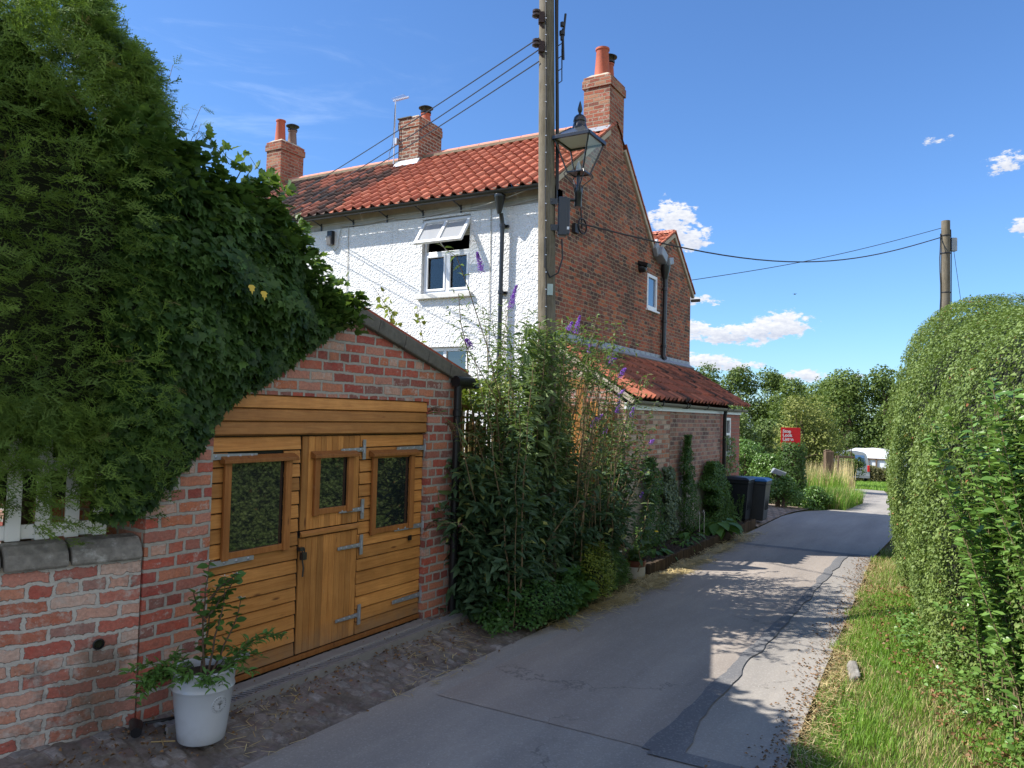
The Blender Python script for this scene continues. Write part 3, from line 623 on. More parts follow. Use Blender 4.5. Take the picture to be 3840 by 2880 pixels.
def ridge(p0, p1, name, parent, mat, r=.11):
    p0, p1 = Vector(p0), Vector(p1); d = (p1-p0); n = int(d.length/.45); mb = MB()
    for i in range(n):
        a = p0+d*(i/n); b = p0+d*((i+.97)/n); vs = []; s = d.normalized().cross(Vector((0, 0, 1)))
        for p, rr in ((a, r), (b, r*.97)):
            for k in range(7):
                t = PI*k/6; vs.append(p+s*math.cos(t)*rr+Vector((0, 0, math.sin(t)*rr*.8)))
        mb.add(vs, [(k, k+1, k+8, k+7) for k in range(6)]+[(0, 1, 2, 3, 4, 5, 6), (13, 12, 11, 10, 9, 8, 7)])
    return mb.build(name, mat, parent)
ridge((-14.0, 12.3, 6.87), (GX-.45, 12.3, 6.87), 'ridge_tiles', rf, m_ridge)
ridge((-14.0, 15.53, 5.64), (GX+.03, 15.53, 5.64), 'ridge_tiles', rf, m_ridge)
mb = MB(); mb.bar((-14, 12.16, 6.83), (GX-.5, 12.16, 6.83), .09, .05); mb.build('ridge_bedding', M('mossy bedding mortar', plain, c=(.24, .19, .13), r=.95, var=.5, s=16, bs=.5), rf)
# mortared verges along the gable
mb = MB()
for a, b in (((9.80, 5.10), (12.02, 6.66)), ((12.70, 6.55), (14.36, 5.03)), ((14.36, 5.03), (15.53, 5.63)), ((15.53, 5.63), (16.95, 4.52))):
    A = Vector((GX+.005, a[0], a[1]-.03)); B = Vector((GX+.005, b[0], b[1]-.03)); mb.bar(A, B, .07, .08, up=(0, 0, 1))
mb.build('verge_mortar', m_mortar, house, bevel=.008)
mb = MB()
for a, b in (((9.80, 5.16), (12.02, 6.72)), ((12.70, 6.61), (14.36, 5.09)), ((14.36, 5.09), (15.53, 5.69)), ((15.53, 5.69), (16.97, 4.58))):
    A = Vector((GX+.02, a[0], a[1]+.0)); B = Vector((GX+.02, b[0], b[1]+.0)); n = max(1, int((B-A).length/.3))
    for i in range(n): mb.cur = random.random(); mb.bar(A+(B-A)*(i/n)+Vector((0, 0, .012)), A+(B-A)*((i+1.05)/n), .07, .03)
mb.build('verge_tiles', m_tile, rf)
# eaves: broken mortar bed, gutter, brackets
mb = MB()
n_ = 300; mb.prism([(-14, EV[0]+.012, EV[1]-.03)]+[(-14+8.8*i/n_, EV[0]+.012, EV[1]+.035+.018*math.sin(2*PI*(8.8*i/n_)/.2048-1.2)+random.uniform(-.008, .006)) for i in range(n_+1)]+[(-5.2, EV[0]+.012, EV[1]-.03)], (0, .03, 0))
mb.build('eaves_mortar', m_verge, house, bevel=.006)
def half_gutter(a, b, r, mat, name, parent):
    a, b = Vector(a), Vector(b); d = (b-a).normalized(); s = d.cross(Vector((0, 0, 1))).normalized(); vs = []; k = 8
    for rr in (r, r*.88):
        for p in (a, b):
            for i in range(k+1):
                t = PI+PI*i/k; vs.append(p+s*math.cos(t)*rr+Vector((0, 0, math.sin(t)*rr)))
    n = k+1; fs = [(i, i+1, n+i+1, n+i) for i in range(k)]+[(2*n+i, 3*n+i, 3*n+i+1, 2*n+i+1) for i in range(k)]
    fs += [(0, n, 3*n, 2*n), (k, 2*n+k, 3*n+k, n+k)]+[(i, 2*n+i, 2*n+i+1, i+1) for i in range(k)]+[(n+i, n+i+1, 3*n+i+1, 3*n+i) for i in range(k)]
    mb = MB(); mb.add(vs, fs)
    return mb.build(name, mat, parent, smooth=True)
gt = half_gutter((-13.9, 9.78, 5.13), (GX-.02, 9.78, 5.12), .055, m_iron, 'gutter', house)
for x in np.arange(-13.6, -5.3, .75): mb = MB(); mb.bar((x, 9.80, 5.07), (x, FY, 5.02), .02, .012); mb.bar((x, FY-.002, 5.06), (x, FY-.002, 4.93), .018, .016); mb.build('gutter_bracket', m_iron, gt)
dpx = -6.02
mb = MB(); mb.lathe((dpx, 9.83, 0), [(.03, 4.78), (.035, 4.80), (.05, 4.86), (.085, 5.02), (.095, 5.05), (.09, 5.07)], 12); mb.build('hopper', m_iron, house, smooth=True)
mb = MB(); mb.tube([(dpx, 9.88, 4.80), (dpx, 9.92, 4.68), (dpx, 9.93, 4.5), (dpx, 9.93, -.1)], .034, 10)
for z in (4.62, 3.6, 2.4, 1.2): mb.lathe((dpx, 9.93, z), [(.034, -.03), (.045, -.025), (.045, .025), (.034, .03)], 10); mb.box(dpx-.07, dpx+.07, 9.98, FY+.01, z-.02, z+.02)
mb.build('downpipe', m_iron, house, smooth=True)
# pale cables looping under the eaves and down the wall
mb = MB()
def sagline(a, b, s, n=12): a, b = Vector(a), Vector(b); return [a+(b-a)*(i/n)-Vector((0, 0, s*math.sin(PI*i/n))) for i in range(n+1)]
for a, b, s in ((-5.4, -6.9, .05), (-6.9, -8.2, .04), (-8.2, -9.4, .03)): mb.tube(sagline((a, FY-.02, 5.0), (b, FY-.02, 4.97), s), .007, 5)
mb.tube(sagline((-5.3, 9.78, 5.12), (-6.8, FY-.03, 4.96), .03), .006, 5)
for x, z0 in ((-9.2, 3.2), (-6.28, 1.8)): mb.tube([(x, FY-.008, 4.95), (x+.01, FY-.012, (z0+4.95)/2), (x-.01, FY-.012, z0)], .006, 5)
mb.tube([(-9.35, FY-.02, 4.95), (-9.4, FY-.02, 4.8), (-9.43, FY-.02, 4.6), (-9.5, FY-.02, 4.55), (-9.56, FY-.03, 4.62)], .007, 5)
mb.build('wall_cable', m_wcable, house, smooth=True)
mb = MB(); mb.box(-9.64, -9.52, 9.94, FY+.0, 4.66, 4.90); mb.build('bulkhead_lamp', m_black, house, bevel=.012)
mb = MB(); mb.prism([(-9.63, 9.90, 4.80), (-9.53, 9.90, 4.80), (-9.53, 9.93, 4.64), (-9.63, 9.93, 4.64)], (0, .06, 0)); mb.build('lamp_diffuser', M('smoked plastic', plain, c=(.20, .19, .19), r=.3), house, bevel=.01)
# chimneys
def chimney(x0, x1, y0, y1, z0, z1, mat, parent=rf, crown=.026, rows=2):
    mb = MB(); c = crown; mb.box(x0, x1, y0, y1, z0, z1-.20); mb.box(x0-c, x1+c, y0-c, y1+c, z1-.20, z1-.06); mb.box(x0-c*.4, x1+c*.4, y0-c*.4, y1+c*.4, z1-.06, z1)
    o = mb.build('chimney', mat, parent, bevel=.006)
    cx, cy = (x0+x1)/2, (y0+y1)/2; mb = MB(); vs = []
    for rx, ry, z in (((x1-x0)/2, (y1-y0)/2, z1), ((x1-x0)/2*.62, (y1-y0)/2*.75, z1+.07)): vs += [(cx-rx, cy-ry, z), (cx+rx, cy-ry, z), (cx+rx, cy+ry, z), (cx-rx, cy+ry, z)]
    mb.add(vs, [(4, 5, 6, 7), (0, 1, 5, 4), (1, 2, 6, 5), (2, 3, 7, 6), (3, 0, 4, 7)]); mb.build('flaunching', m_mortar, parent, bevel=.01); return o
def cpot(x, y, z, h, r, parent=rf, mat=None, rim=True):
    mb = MB(); mb.lathe((x, y, z), [(r*1.12, 0), (r*1.08, .05), (r*.86, h*.9), (r*.9, h*.92), (r*1.0, h*.94), (r*1.0, h), (r*.8, h), (r*.75, h*.8)], 20, cap=False)
    return mb.build('chimney_pot', mat or m_pot, parent, smooth=True)
def cowl(x, y, z, r, parent=rf):
    mb = MB(); mb.lathe((x, y, z), [(r*.9, 0), (r*.92, .03), (r*.8, .035)], 16)
    for k in range(6): a = k*PI/3; mb.tube([(x+r*.8*math.cos(a), y+r*.8*math.sin(a), z), (x+r*.85*math.cos(a), y+r*.85*math.sin(a), z+.11)], .006, 5)
    mb.lathe((x, y, z+.10), [(r*1.25, 0), (r*1.25, .012), (r*.7, .045), (.01, .055)], 20); return mb.build('cowl', m_black, parent, smooth=True)
chimney(-5.69, GX+.006, 12.02, 12.66, 6.3, 7.66, m_bchim)
cpot(-5.44, 12.22, 7.70, .52, .125); cpot(-5.44, 12.50, 7.70, .36, .10); cowl(-5.44, 12.50, 8.08, .12)
chimney(-9.73, -9.23, 11.95, 12.72, 6.4, 7.60, m_bchim2, crown=.015)
cpot(-9.45, 12.45, 7.62, .22, .105); cowl(-9.45, 12.45, 7.86, .12)
mb = MB(); mb.box(-9.76, -9.42, 11.92, 12.2, 7.602, 7.625); mb.build('chimney_slab', m_verge, rf, bevel=.004)
chimney(-13.54, -13.08, 11.98, 12.66, 6.3, 7.74, m_bchim)
cpot(-13.32, 12.16, 7.78, .50, .11); cpot(-13.28, 12.48, 7.78, .36, .10, mat=m_steel); cowl(-13.28, 12.48, 8.14, .12)
for x0, x1 in ((-9.78, -9.18), (-13.59, -13.03), (-5.74, -5.16)):
    z = EV[1]+(11.93-EV[0])*.692+.03; mb = MB(); y_ = 11.95 if -9.9 < x0 < -9 else 12.01
    mb.add([(x0, 11.86, z-.02), (x1, 11.86, z-.02), (x1, 11.86, z+.0), (x0, 11.86, z+.0), (x0, y_, z+.04), (x1, y_, z+.04), (x1, y_-.008, z+.12), (x0, y_-.008, z+.12)], [(0, 1, 2, 3), (3, 2, 6, 7), (0, 3, 7, 4), (1, 5, 6, 2), (4, 7, 6, 5), (0, 4, 5, 1)]); mb.build('chimney_flashing', m_lead, rf, bevel=.006)
# aerial on the middle chimney
mb = MB(); mb.tube([(-9.80, 11.9, 6.7), (-9.80, 11.9, 8.02)], .014, 8); mb.box(-9.80, -9.73, 11.88, 11.97, 7.10, 7.22)
mb.bar((-9.86, 11.9, 8.0), (-9.52, 11.97, 8.04), .03, .03)
for i in range(9): x = -9.82+i*.035; mb.tube([(x, 11.8, 8.0+i*.004), (x, 12.0, 8.0+i*.004)], .004, 4)
mb.build('television_aerial', m_alu, house, smooth=True)
mb = MB(); mb.tube([(-9.79, 11.88, 7.9), (-9.80, 11.86, 7.1), (-9.86, 11.83, 6.9), (-9.84, 11.8, 6.75), (-9.76, 11.7, 6.62)], .006, 5); mb.build('aerial_cable', m_cable, house, smooth=True)
mb = MB(); mb.tube([(-6.2, 15.0, 5.3), (-6.2, 15.0, 6.55)], .012, 6); mb.tube([(-6.35, 15.0, 6.5), (-5.85, 15.05, 6.48)], .008, 5)
for i in range(7): mb.tube([(-6.3+i*.07, 14.9, 6.49), (-6.3+i*.07, 15.1, 6.49)], .004, 4)
mb.build('television_aerial', m_alu, house, label='thin aerial showing past the gable slope')
# upstairs window with its top sash pushed open
WY = FY+.06
def win_frame(mb, x0, x1, z0, z1, y, t=.05, d=.06, mull=None):
    mb.box(x0, x0+t, y, y+d, z0, z1); mb.box(x1-t, x1, y, y+d, z0, z1); mb.box(x0+t, x1-t, y, y+d, z0, z0+t); mb.box(x0+t, x1-t, y, y+d, z1-t, z1)
    if mull: mb.box(mull-t*.5, mull+t*.5, y, y+d, z0+t, z1-t)
wf = MB(); win_frame(wf, -7.595, -6.665, 3.665, 4.895, WY); wf.box(-7.545, -6.715, WY, WY+.06, 4.30, 4.36); wf.box(-7.16, -7.10, WY, WY+.06, 3.715, 4.30)
wf = wf.build('window', m_white, house, bevel=.006)
wn = MB(); win_frame(wn, -7.545, -7.16, 3.715, 4.30, WY-.012, .035, .03); win_frame(wn, -7.10, -6.715, 3.715, 4.30, WY-.012, .035, .03); wn.build('casement', m_white, wf, bevel=.004)
mb = MB(); mb.box(-7.54, -6.72, WY+.03, WY+.036, 3.72, 4.30); mb.build('pane', m_clear, wf)
mb = MB(); mb.box(-7.66, -6.60, FY-.07, FY+.06, 3.58, 3.66); mb.build('sill', m_sill, wf, bevel=.008)
# the room behind: dark box, blind, plants on the sill
mb = MB(); x0, x1, y0, y1, z0, z1 = -8.2, -6.1, FY+.13, FY+1.8, 3.3, 5.0
mb.add([(x0, y0, z0), (x1, y0, z0), (x1, y1, z0), (x0, y1, z0), (x0, y0, z1), (x1, y0, z1), (x1, y1, z1), (x0, y1, z1)], [(0, 1, 2, 3), (4, 5, 6, 7), (2, 3, 7, 6), (0, 3, 7, 4), (1, 2, 6, 5)]); mb.build('room', M('dim room', plain, c=(.035, .03, .028), r=.9), house)
mb = MB()
for i in range(7): mb.bar((-7.53, WY+.09, 4.84-i*.035), (-6.73, WY+.09, 4.83-i*.035), .004, .03)
mb.build('blind', M('cream blind', plain, c=(.46, .40, .28), r=.8), wf)
mb = MB(); sa, L = math.radians(34), .52; hz = 4.87
def sp(u, s, o=0): return Vector((-7.585+u*.925, WY-.02-math.sin(sa)*s-math.cos(sa)*o, hz-math.cos(sa)*s+math.sin(sa)*o))
def sbar(a, b, w_=.055, d=.045): mb.bar(sp(*a), sp(*b), w_, d, up=(0, -math.cos(sa), math.sin(sa)))
sbar((.03, 0), (.03, L)); sbar((.97, 0), (.97, L)); sbar((.0, .03), (1., .03)); sbar((.0, L-.03), (1., L-.03)); sbar((.5, 0), (.5, L))
sh = mb.build('open_sash', m_white, wf, bevel=.004)
mb = MB(); mb.add([sp(.05, .05), sp(.95, .05), sp(.95, L-.05), sp(.05, L-.05)], [(0, 1, 2, 3)]); mb.build('sash_pane', M('pale reflection sash glass', lambda q: (lambda x: (q.nt.links.new(q.n('ShaderNodeBsdfTransparent', i={0: (.85, .87, .88, 1)}).outputs[0], x.inputs[1]), q.nt.links.new(q.n('ShaderNodeBsdfPrincipled', i={'Base Color': (.55, .57, .60, 1), 'Roughness': .12}).outputs[0], x.inputs[2]), x.outputs[0])[2])(q.n('ShaderNodeMixShader', i={0: .62}))), wf)  # white reflection put into the pane as a pale base colour
mb = MB(); mb.bar(sp(.5, L-.06, -.02), (-7.13, WY+.0, 4.34), .012, .012); mb.build('stay', m_alu, wf)
# ground floor window, mostly behind the garage verge
wf2 = MB(); win_frame(wf2, -7.595, -6.665, 1.455, 2.795, WY, .06); wf2.box(-7.16, -7.10, WY, WY+.06, 1.515, 2.735); wf2 = wf2.build('window', m_white, house, bevel=.006)
mb = MB(); mb.box(-7.54, -6.72, WY+.03, WY+.036, 1.5, 2.75); mb.build('pane', m_glass, wf2)
mb = MB(); mb.box(-7.66, -6.60, FY-.07, FY+.06, 1.37, 1.45); mb.build('sill', m_sill, wf2, bevel=.008)
# gable window, vent, downpipe with lead hopper
mb = MB()
for a in ((14.005, 14.06, 3.865, 4.545), (14.50, 14.555, 3.865, 4.545), (14.06, 14.50, 3.865, 3.93), (14.06, 14.50, 4.48, 4.545)): mb.box(GX-.05, GX+.012, *a)
gw = mb.build('window', m_white, house, bevel=.005)
mb = MB(); mb.box(GX-.03, GX-.022, 14.05, 14.51, 3.92, 4.49); mb.build('pane', m_glassb, gw)
mb = MB(); mb.box(GX-.02, GX+.05, 13.96, 14.62, 3.82, 3.858); mb.build('sill', m_white, gw, bevel=.005)
mb = MB(); mb.lathe((GX, 13.6, 4.56), [(.085, 0), (.085, .10), (.07, .12), (.03, .13)], 14, axis='x'); mb.obox((GX+.09, 13.6, 4.63), (.10, 0, -.03), (0, .10, 0), (.01, 0, .03)); mb.build('vent_cowl', m_black, house, smooth=True)
mb = MB(); mb.tube([(GX+.07, 14.85, 4.58), (GX+.07, 14.86, 4.4), (GX+.06, 14.85, 2.98)], .045, 10)
for z in (4.35, 3.7, 3.2): mb.lathe((GX+.065, 14.855, z), [(.045, -.03), (.058, -.025), (.058, .025), (.045, .03)], 10)
mb.tube([(GX+.06, 14.85, 3.0), (GX+.10, 14.85, 2.93)], .05, 10); mb.lathe((GX+.07, 14.85, 0), [(.05, 4.55), (.06, 4.60), (.10, 4.78), (.105, 4.84)], 12); mb.build('downpipe', m_iron, house, smooth=True)
mb = MB(); mb.obox((GX+.09, 14.88, 4.90), (.11, 0, .02), (0, .12, .03), (0, -.02, .07)); mb.obox((GX+.08, 14.52, 4.98), (.10, 0, 0), (0, .15, -.06), (0, .03, .09)); mb.obox((GX+.05, 14.33, 5.09), (.05, 0, 0), (0, .06, -.08), (0, .05, .10)); mb.build('lead_hopper', m_lead, house, bevel=.02)
mb = MB(); mb.tube([(GX, 16.83, 4.40), (GX+.2, 16.83, 4.40)], .035, 8); mb.build('rear_gutter_end', m_verge, house, smooth=True)
# cable bracket on the gable
mb = MB(); mb.box(GX, GX+.06, 10.66, 10.80, 4.60, 4.74); mb.tube([(GX+.03, 10.9, 5.05), (GX+.06, 10.9, 4.7)], .012, 6)
for k in range(2): mb.tube([(GX+.06+.01*k, 10.9+.15*math.cos(t), 4.74+.12*math.sin(t)) for t in np.linspace(0, 2*PI, 17)], .009, 5)
mb.build('cable_bracket', m_cable, house, smooth=True)

# ------------------------------------------------------------------ the lean-to
LX = -4.0
lean = thing('lean_to', 'long single storey brick lean-to under a low pantile roof against the gable', 'outbuilding', (LX, 10.05, 0))
mb = MB(); wall_cells(mb, 'x', LX, 10.05, 11.93, -.5, 1.86, [], 0); mb.add([(LX, 10.05, -.5), (GX+.002, 10.05, -.5), (GX+.002, 10.05, 2.78), (LX, 10.05, 1.95)], [(0, 1, 2, 3)])
mb.build('wall', m_bext, lean, label='mottled red and cream brick wall section')
mb = MB(); mb.box(LX-.02, LX+.004, 11.932, 14.93, -.5, 1.86); mb.build('wall', m_bext2, lean, label='dull purple brown wall section')
mb = MB(); wall_cells(mb, 'x', LX-.01, 14.932, 16.5, -.6, 1.86, [(15.22, 15.75, 1.06, 1.80)], -.07); mb.add([(LX-.01, 16.5, -.6), (GX+.002, 16.7, -.6), (GX+.002, 16.7, 2.75), (LX-.01, 16.5, 1.86)], [(0, 1, 2, 3)]); mb.build('wall', m_bext3, lean, label='smooth red brick end section')
mb = MB()
for y0, y1, z1 in ((10.06, 11.95, .86), (11.96, 14.2, .72)):
    n = 14; pts = [(LX+.012, y0, -.5)]+[(LX+.012, y0+(y1-y0)*i/n, z1-.10*(i/n)+random.uniform(-.06, .05)) for i in range(n+1)]+[(LX+.012, y1, -.5)]; mb.prism(pts, (-.01, 0, 0))
mb.build('render_plinth', m_plaster, lean)
mb = MB(); mb.box(LX-.02, LX+.022, 10.02, 14.95, 1.862, 1.955); mb.box(LX-.02, LX+.024, 14.953, 16.5, 1.86, 1.95); mb.build('fascia', m_white, lean, bevel=.004)
half_gutter((LX+.085, 10.0, 1.99), (LX+.085, 16.62, 1.965), .055, m_gutter, 'gutter', lean)
for y in (10.05, 11.2, 12.4, 12.52, 13.6, 14.98, 15.4, 16.1): mb = MB(); mb.tube([(LX+.03, y, 1.97)]+[(LX+.085+.062*math.cos(t), y, 1.985+.062*math.sin(t)) for t in np.linspace(PI, 2*PI+.3, 7)], .010, 5); mb.build('gutter_bracket', m_black, lean)
dn = Vector((-GX+LX+.16, 0, 2.03-2.88)); us = -dn
def old2(p): return 1. if (p.y-10.0) > .55+.35*(p.x+5.2)+.2*math.sin(p.x*8) and random.random() < .93 else 0.
mb = MB(); pantile(mb, (LX+.15, 9.99, 2.02), (0, 1, 0), us, 6.66, us.length, tw=.20, ga=.25, old=lambda p: .55*old2(p) if random.random() < .75 else old2(p)); mb.build('roof', m_tile2 if False else m_tile, lean)
mb = MB(); n = 24
for i in range(n):
    y = 10.02+6.72*i/n; mb.cur = random.random(); mb.obox((GX+.055, y+.14, 2.91), (.07, 0, -.045), (0, .155, random.uniform(-.004, .004)), (.01, 0, .014)); mb.obox((GX+.012, y+.14, 2.97), (.006, 0, 0), (0, .155, 0), (0, 0, .045))
mb.build('lead_flashing', m_lead, lean, bevel=.006)
mb = MB(); mb.bar((GX+.02, 10.0, 2.80), (LX+.14, 10.0, 1.97), .05, .07); mb.build('verge_mortar', m_mortar, lean, bevel=.008)
mb = MB(); mb.tube([(LX+.085, 15.0, 1.93), (LX+.07, 15.0, 1.8), (LX+.06, 15.0, -.25)], .036, 10); mb.build('downpipe', m_black, lean, smooth=True)
mb = MB()
for a in ((15.225, 15.28, 1.065, 1.795), (15.69, 15.745, 1.065, 1.795), (15.28, 15.69, 1.065, 1.12), (15.28, 15.69, 1.74, 1.795), (15.28, 15.69, 1.44, 1.49)): mb.box(LX-.06, LX+.0, *a)
lw = mb.build('window', m_white, lean, bevel=.004)
mb = MB(); mb.box(LX-.04, LX-.035, 15.27, 15.70, 1.1, 1.75); mb.build('pane', m_glass, lw)
mb = MB(); mb.box(LX-.06, LX+.05, 15.19, 15.79, 1.025, 1.06); mb.build('sill', m_white, lw, bevel=.004)

# ------------------------------------------------------------------ the garage
AX = -3.9
gar = thing('garage', 'small red brick garage with stained timber doors, half covered by ivy', 'garage', (AX, 4.25, 0))
mb = MB(); wall_cells(mb, 'x', AX, 2.70, 5.80, -.12, 1.84, [(3.13, 5.30, -.12, 1.84)], -.16)
mb.add([(AX, 2.70, 1.84), (AX, 5.80, 1.84), (AX, 5.80, 2.02), (AX, 4.28, 2.46), (AX, 2.70, 2.02)], [(0, 1, 2, 3, 4)])
mb.add([(AX, 5.80, -.12), (-8, 5.80, -.12), (-8, 5.80, 2.02), (AX, 5.80, 2.02)], [(0, 1, 2, 3)]); mb.add([(AX, 2.7, -.12), (-8, 2.7, -.12), (-8, 2.7, 2.02), (AX, 2.7, 2.02)], [(0, 1, 2, 3)])
gw_ = mb.build('wall', m_bgar, gar)
mb = MB(); us = Vector((0, -1.57, .455)); pantile(mb, (-8, 5.87, 2.06), (1, 0, 0), us, 4.1, us.length); us = Vector((0, 1.57, .455)); pantile(mb, (-8, 2.66, 2.06), (1, 0, 0), us, 4.1, us.length)
grf = mb.build('roof', m_tile2, gar)
mb = MB()
for a, b in (((5.88, 2.04), (4.26, 2.50)), ((2.62, 2.04), (4.26, 2.50))):
    n = 5
    for i in range(n):
        A = Vector((AX-.02, a[0]+(b[0]-a[0])*i/n, a[1]+(b[1]-a[1])*i/n)); B = Vector((AX-.02, a[0]+(b[0]-a[0])*(i+.985)/n, a[1]+(b[1]-a[1])*(i+.985)/n)); mb.bar(A, B, .13, .115)
mb.build('verge_coping', m_verge, gar, bevel=.012)
mb = MB()
mb.prism([(AX-.18, 4.30, 2.565), (AX-.18, 5.90, 2.11), (AX-.18, 5.90, 2.135), (AX-.18, 4.30, 2.59)], (.17, 0, 0)); mb.build('verge_tiles', m_tile2, grf)
mb = MB(); mb.box(AX-.03, AX-.022, 3.135, 5.295, 1.572, 1.84); mb.build('door_head_backing', m_woodd, gar)
BD = AX-.035
def board(mb, y0, y1, z0, z1, x=BD, th=.018, tilt=0):
    mb.cur = random.random(); g_ = .0035
    mb.add([(x-th, y0+.001, z0+g_), (x-th, y1-.001, z0+g_), (x-th, y1-.001, z1-g_), (x-th, y0+.001, z1-g_), (x, y0+.001, z0+g_), (x, y1-.001, z0+g_), (x-tilt, y1-.001, z1-g_-.006), (x-tilt, y0+.001, z1-g_-.006)],
           [(0, 1, 2, 3), (4, 5, 6, 7), (0, 1, 5, 4), (3, 2, 6, 7), (0, 3, 7, 4), (1, 2, 6, 5)])
mb = MB()
for z0, z1 in ((1.578, 1.665), (1.665, 1.75), (1.75, 1.838)): board(mb, 3.14, 5.29, z0, z1, x=AX-.002, tilt=.008)
mb.build('head_board', m_wood, gar, bevel=.002)
def hboards(y0, y1, hole=None):
    mb = MB(); zs = list(np.arange(.06, 1.56, .094)); 
    for a, b in zip(zs, zs[1:]+[1.568]):
        if hole and a < hole[3]-.03 and b > hole[2]+.03:
            board(mb, y0, hole[0], a, b, tilt=.008); board(mb, hole[1], y1, a, b, tilt=.008)
        else: board(mb, y0, y1, a, b, tilt=.008)
    return mb
def window_trim(parent, y0, y1, z0, z1):
    """glass with side boards, drip head and a sill"""
    x = BD+.004
    f = MB(); f.cur = .4
    f.box(x, x+.022, y0-.056, y0-.006, z0-.05, z1+.02); f.cur = .7; f.box(x, x+.024, y1+.006, y1+.060, z0-.05, z1+.02)
    f.cur = .2; f.prism([(x, y0-.085, z1+.012), (x+.050, y0-.085, z1+.012), (x+.050, y0-.085, z1+.035), (x, y0-.085, z1+.062)], (0, y1-y0+.18, 0))
    f.cur = .5; f.box(x-.006, x+.012, y0-.006, y1+.006, z0-.045, z0-.004)
    f = f.build('window', m_woodd, parent, bevel=.003)
    g_ = MB(); g_.box(x-.012, x-.006, y0-.01, y1+.01, z0-.01, z1+.015); g_.build('pane', m_glass, f)
    return f
def strap(mb, y0, y1, z, h=.038, tee=None, flip=False):
    x = AX-.034+.008; n = 4
    a, b = (y0, y1); mb.prism([(x, a, z-h/2*(.72 if not flip else 1)), (x, b, z-h/2*(1 if not flip else .72)), (x, b, z+h/2*(1 if not flip else .72)), (x, a, z+h/2*(.72 if not flip else 1))], (.006, 0, 0))
    for i in range(n): y = a+(b-a)*(i+.5)/n; mb.lathe((x+.006, y, z), [(.010, 0), (.010, .003), (.004, .006)], 8, axis='x')
    if tee: mb.box(x, x+.007, tee-.016, tee+.016, z-.075, z+.075); mb.tube([(x+.008, tee, z-.03), (x+.008, tee, z+.03)], .007, 6)
lf = hboards(3.135, 3.885, (3.28, 3.735, .84, 1.41)).build('door', m_wood, gar, bevel=.002, label='left horizontal boarded garage door leaf with the largest window')
window_trim(lf, 3.29, 3.725, .85, 1.39)
for z in (1.445, .79, .18): mb = MB(); strap(mb, 3.12, 3.49, z, flip=True); mb.build('hinge', m_galv, lf)
rt = hboards(4.50, 5.292, (4.67, 5.10, .83, 1.40)).build('door', m_wood, gar, bevel=.002, label='right horizontal boarded garage door leaf')
window_trim(rt, 4.68, 5.09, .84, 1.385)
for z in (1.45, .80, .22): mb = MB(); strap(mb, 4.92, 5.28, z, tee=5.296); mb.build('hinge', m_galv, rt)
mb = MB(); mb.box(AX-.03, AX-.022, 5.11, 5.15, .69, .73); mb.build('key_plate', m_black, rt)
def vboards(z0, z1, hole=None):
    mb = MB(); ys = list(np.arange(3.90, 4.47, .0585))
    for a, b in zip(ys, ys[1:]+[4.488]):
        for c, d in ([(z0, z1)] if not (hole and a < hole[1]-.02 and b > hole[0]+.02) else [(z0, hole[2]), (hole[3], z1)]): board(mb, a, b, c, d, tilt=.0)
    return mb
up = vboards(.905, 1.568, (4.05, 4.35, 1.03, 1.42)).build('door', m_woodv, gar, bevel=.0035, label='upper half of the narrow stable door')
window_trim(up, 4.06, 4.34, 1.05, 1.395)
lo = vboards(.06, .86).build('door', m_woodv, gar, bevel=.0035, label='lower half of the narrow stable door')
mb = MB(); mb.cur = .3; mb.prism([(BD, 3.90, .862), (BD+.022, 3.90, .866), (BD+.022, 3.90, .885), (BD, 3.90, .903)], (0, .585, 0)); mb.build('middle_rail', m_wood, up, bevel=.002)
for z, p in ((1.455, up), (1.005, up), (.735, lo), (.21, lo)): mb = MB(); strap(mb, 4.27, 4.51, z, .030, tee=4.525); mb.build('hinge', m_galv, p)
mb = MB(); mb.cur = .1; mb.box(BD-.01, BD+.012, 3.14, 5.29, .022, .056); mb.build('bottom_rail', m_woodd, gar, bevel=.003)
mb = MB(); mb.box(AX-.12, AX-.055, 3.13, 5.30, -.05, 1.84); mb.build('door_backing', m_black, gar)
lk = MB(); lk.box(BD+.005, BD+.035, 3.875, 3.915, .775, .80); lk.box(BD+.02, BD+.05, 3.885, 3.925, .715, .765); lk.tube([(BD+.035, 3.895, .76), (BD+.035, 3.895, .79), (BD+.035, 3.915, .79), (BD+.035, 3.915, .76)], .005, 6)
lk.tube([(BD+.03, 3.90, .72), (BD+.04, 3.905, .66), (BD+.04, 3.90, .60)], .006, 6)
tag(lk.build('padlock', m_iron, None, loc=(BD, 3.9, .76), bevel=.004), 'black padlock with chain hanging at the edge of the stable door', 'padlock')
gg = MB(); 
half_gutter((-7.9, 5.90, 2.04), (AX+.10, 5.90, 2.03), .055, m_black, 'gutter', gar)
mb = MB(); mb.tube([(AX+.065, 5.86, 2.03), (AX+.065, 5.74, 2.03), (AX+.065, 5.60, 2.03)], .05, 10); mb.tube([(AX+.065, 5.64, 2.0), (AX+.065, 5.64, .02)], .034, 12)
for z in (1.75, .62): mb.lathe((AX+.065, 5.64, z), [(.034, -.03), (.041, -.025), (.041, .025), (.034, .03)], 12)
mb.build('downpipe', m_black, gar, smooth=True)
mb = MB(); mb.box(AX-.02, AX+.10, 3.13, 5.30, -.2, .018); tag(mb.build('concrete_threshold', m_concrete, None, loc=(AX, 4.2, 0), bevel=.012), 'grey concrete threshold strip under the timber garage doors', 'threshold')
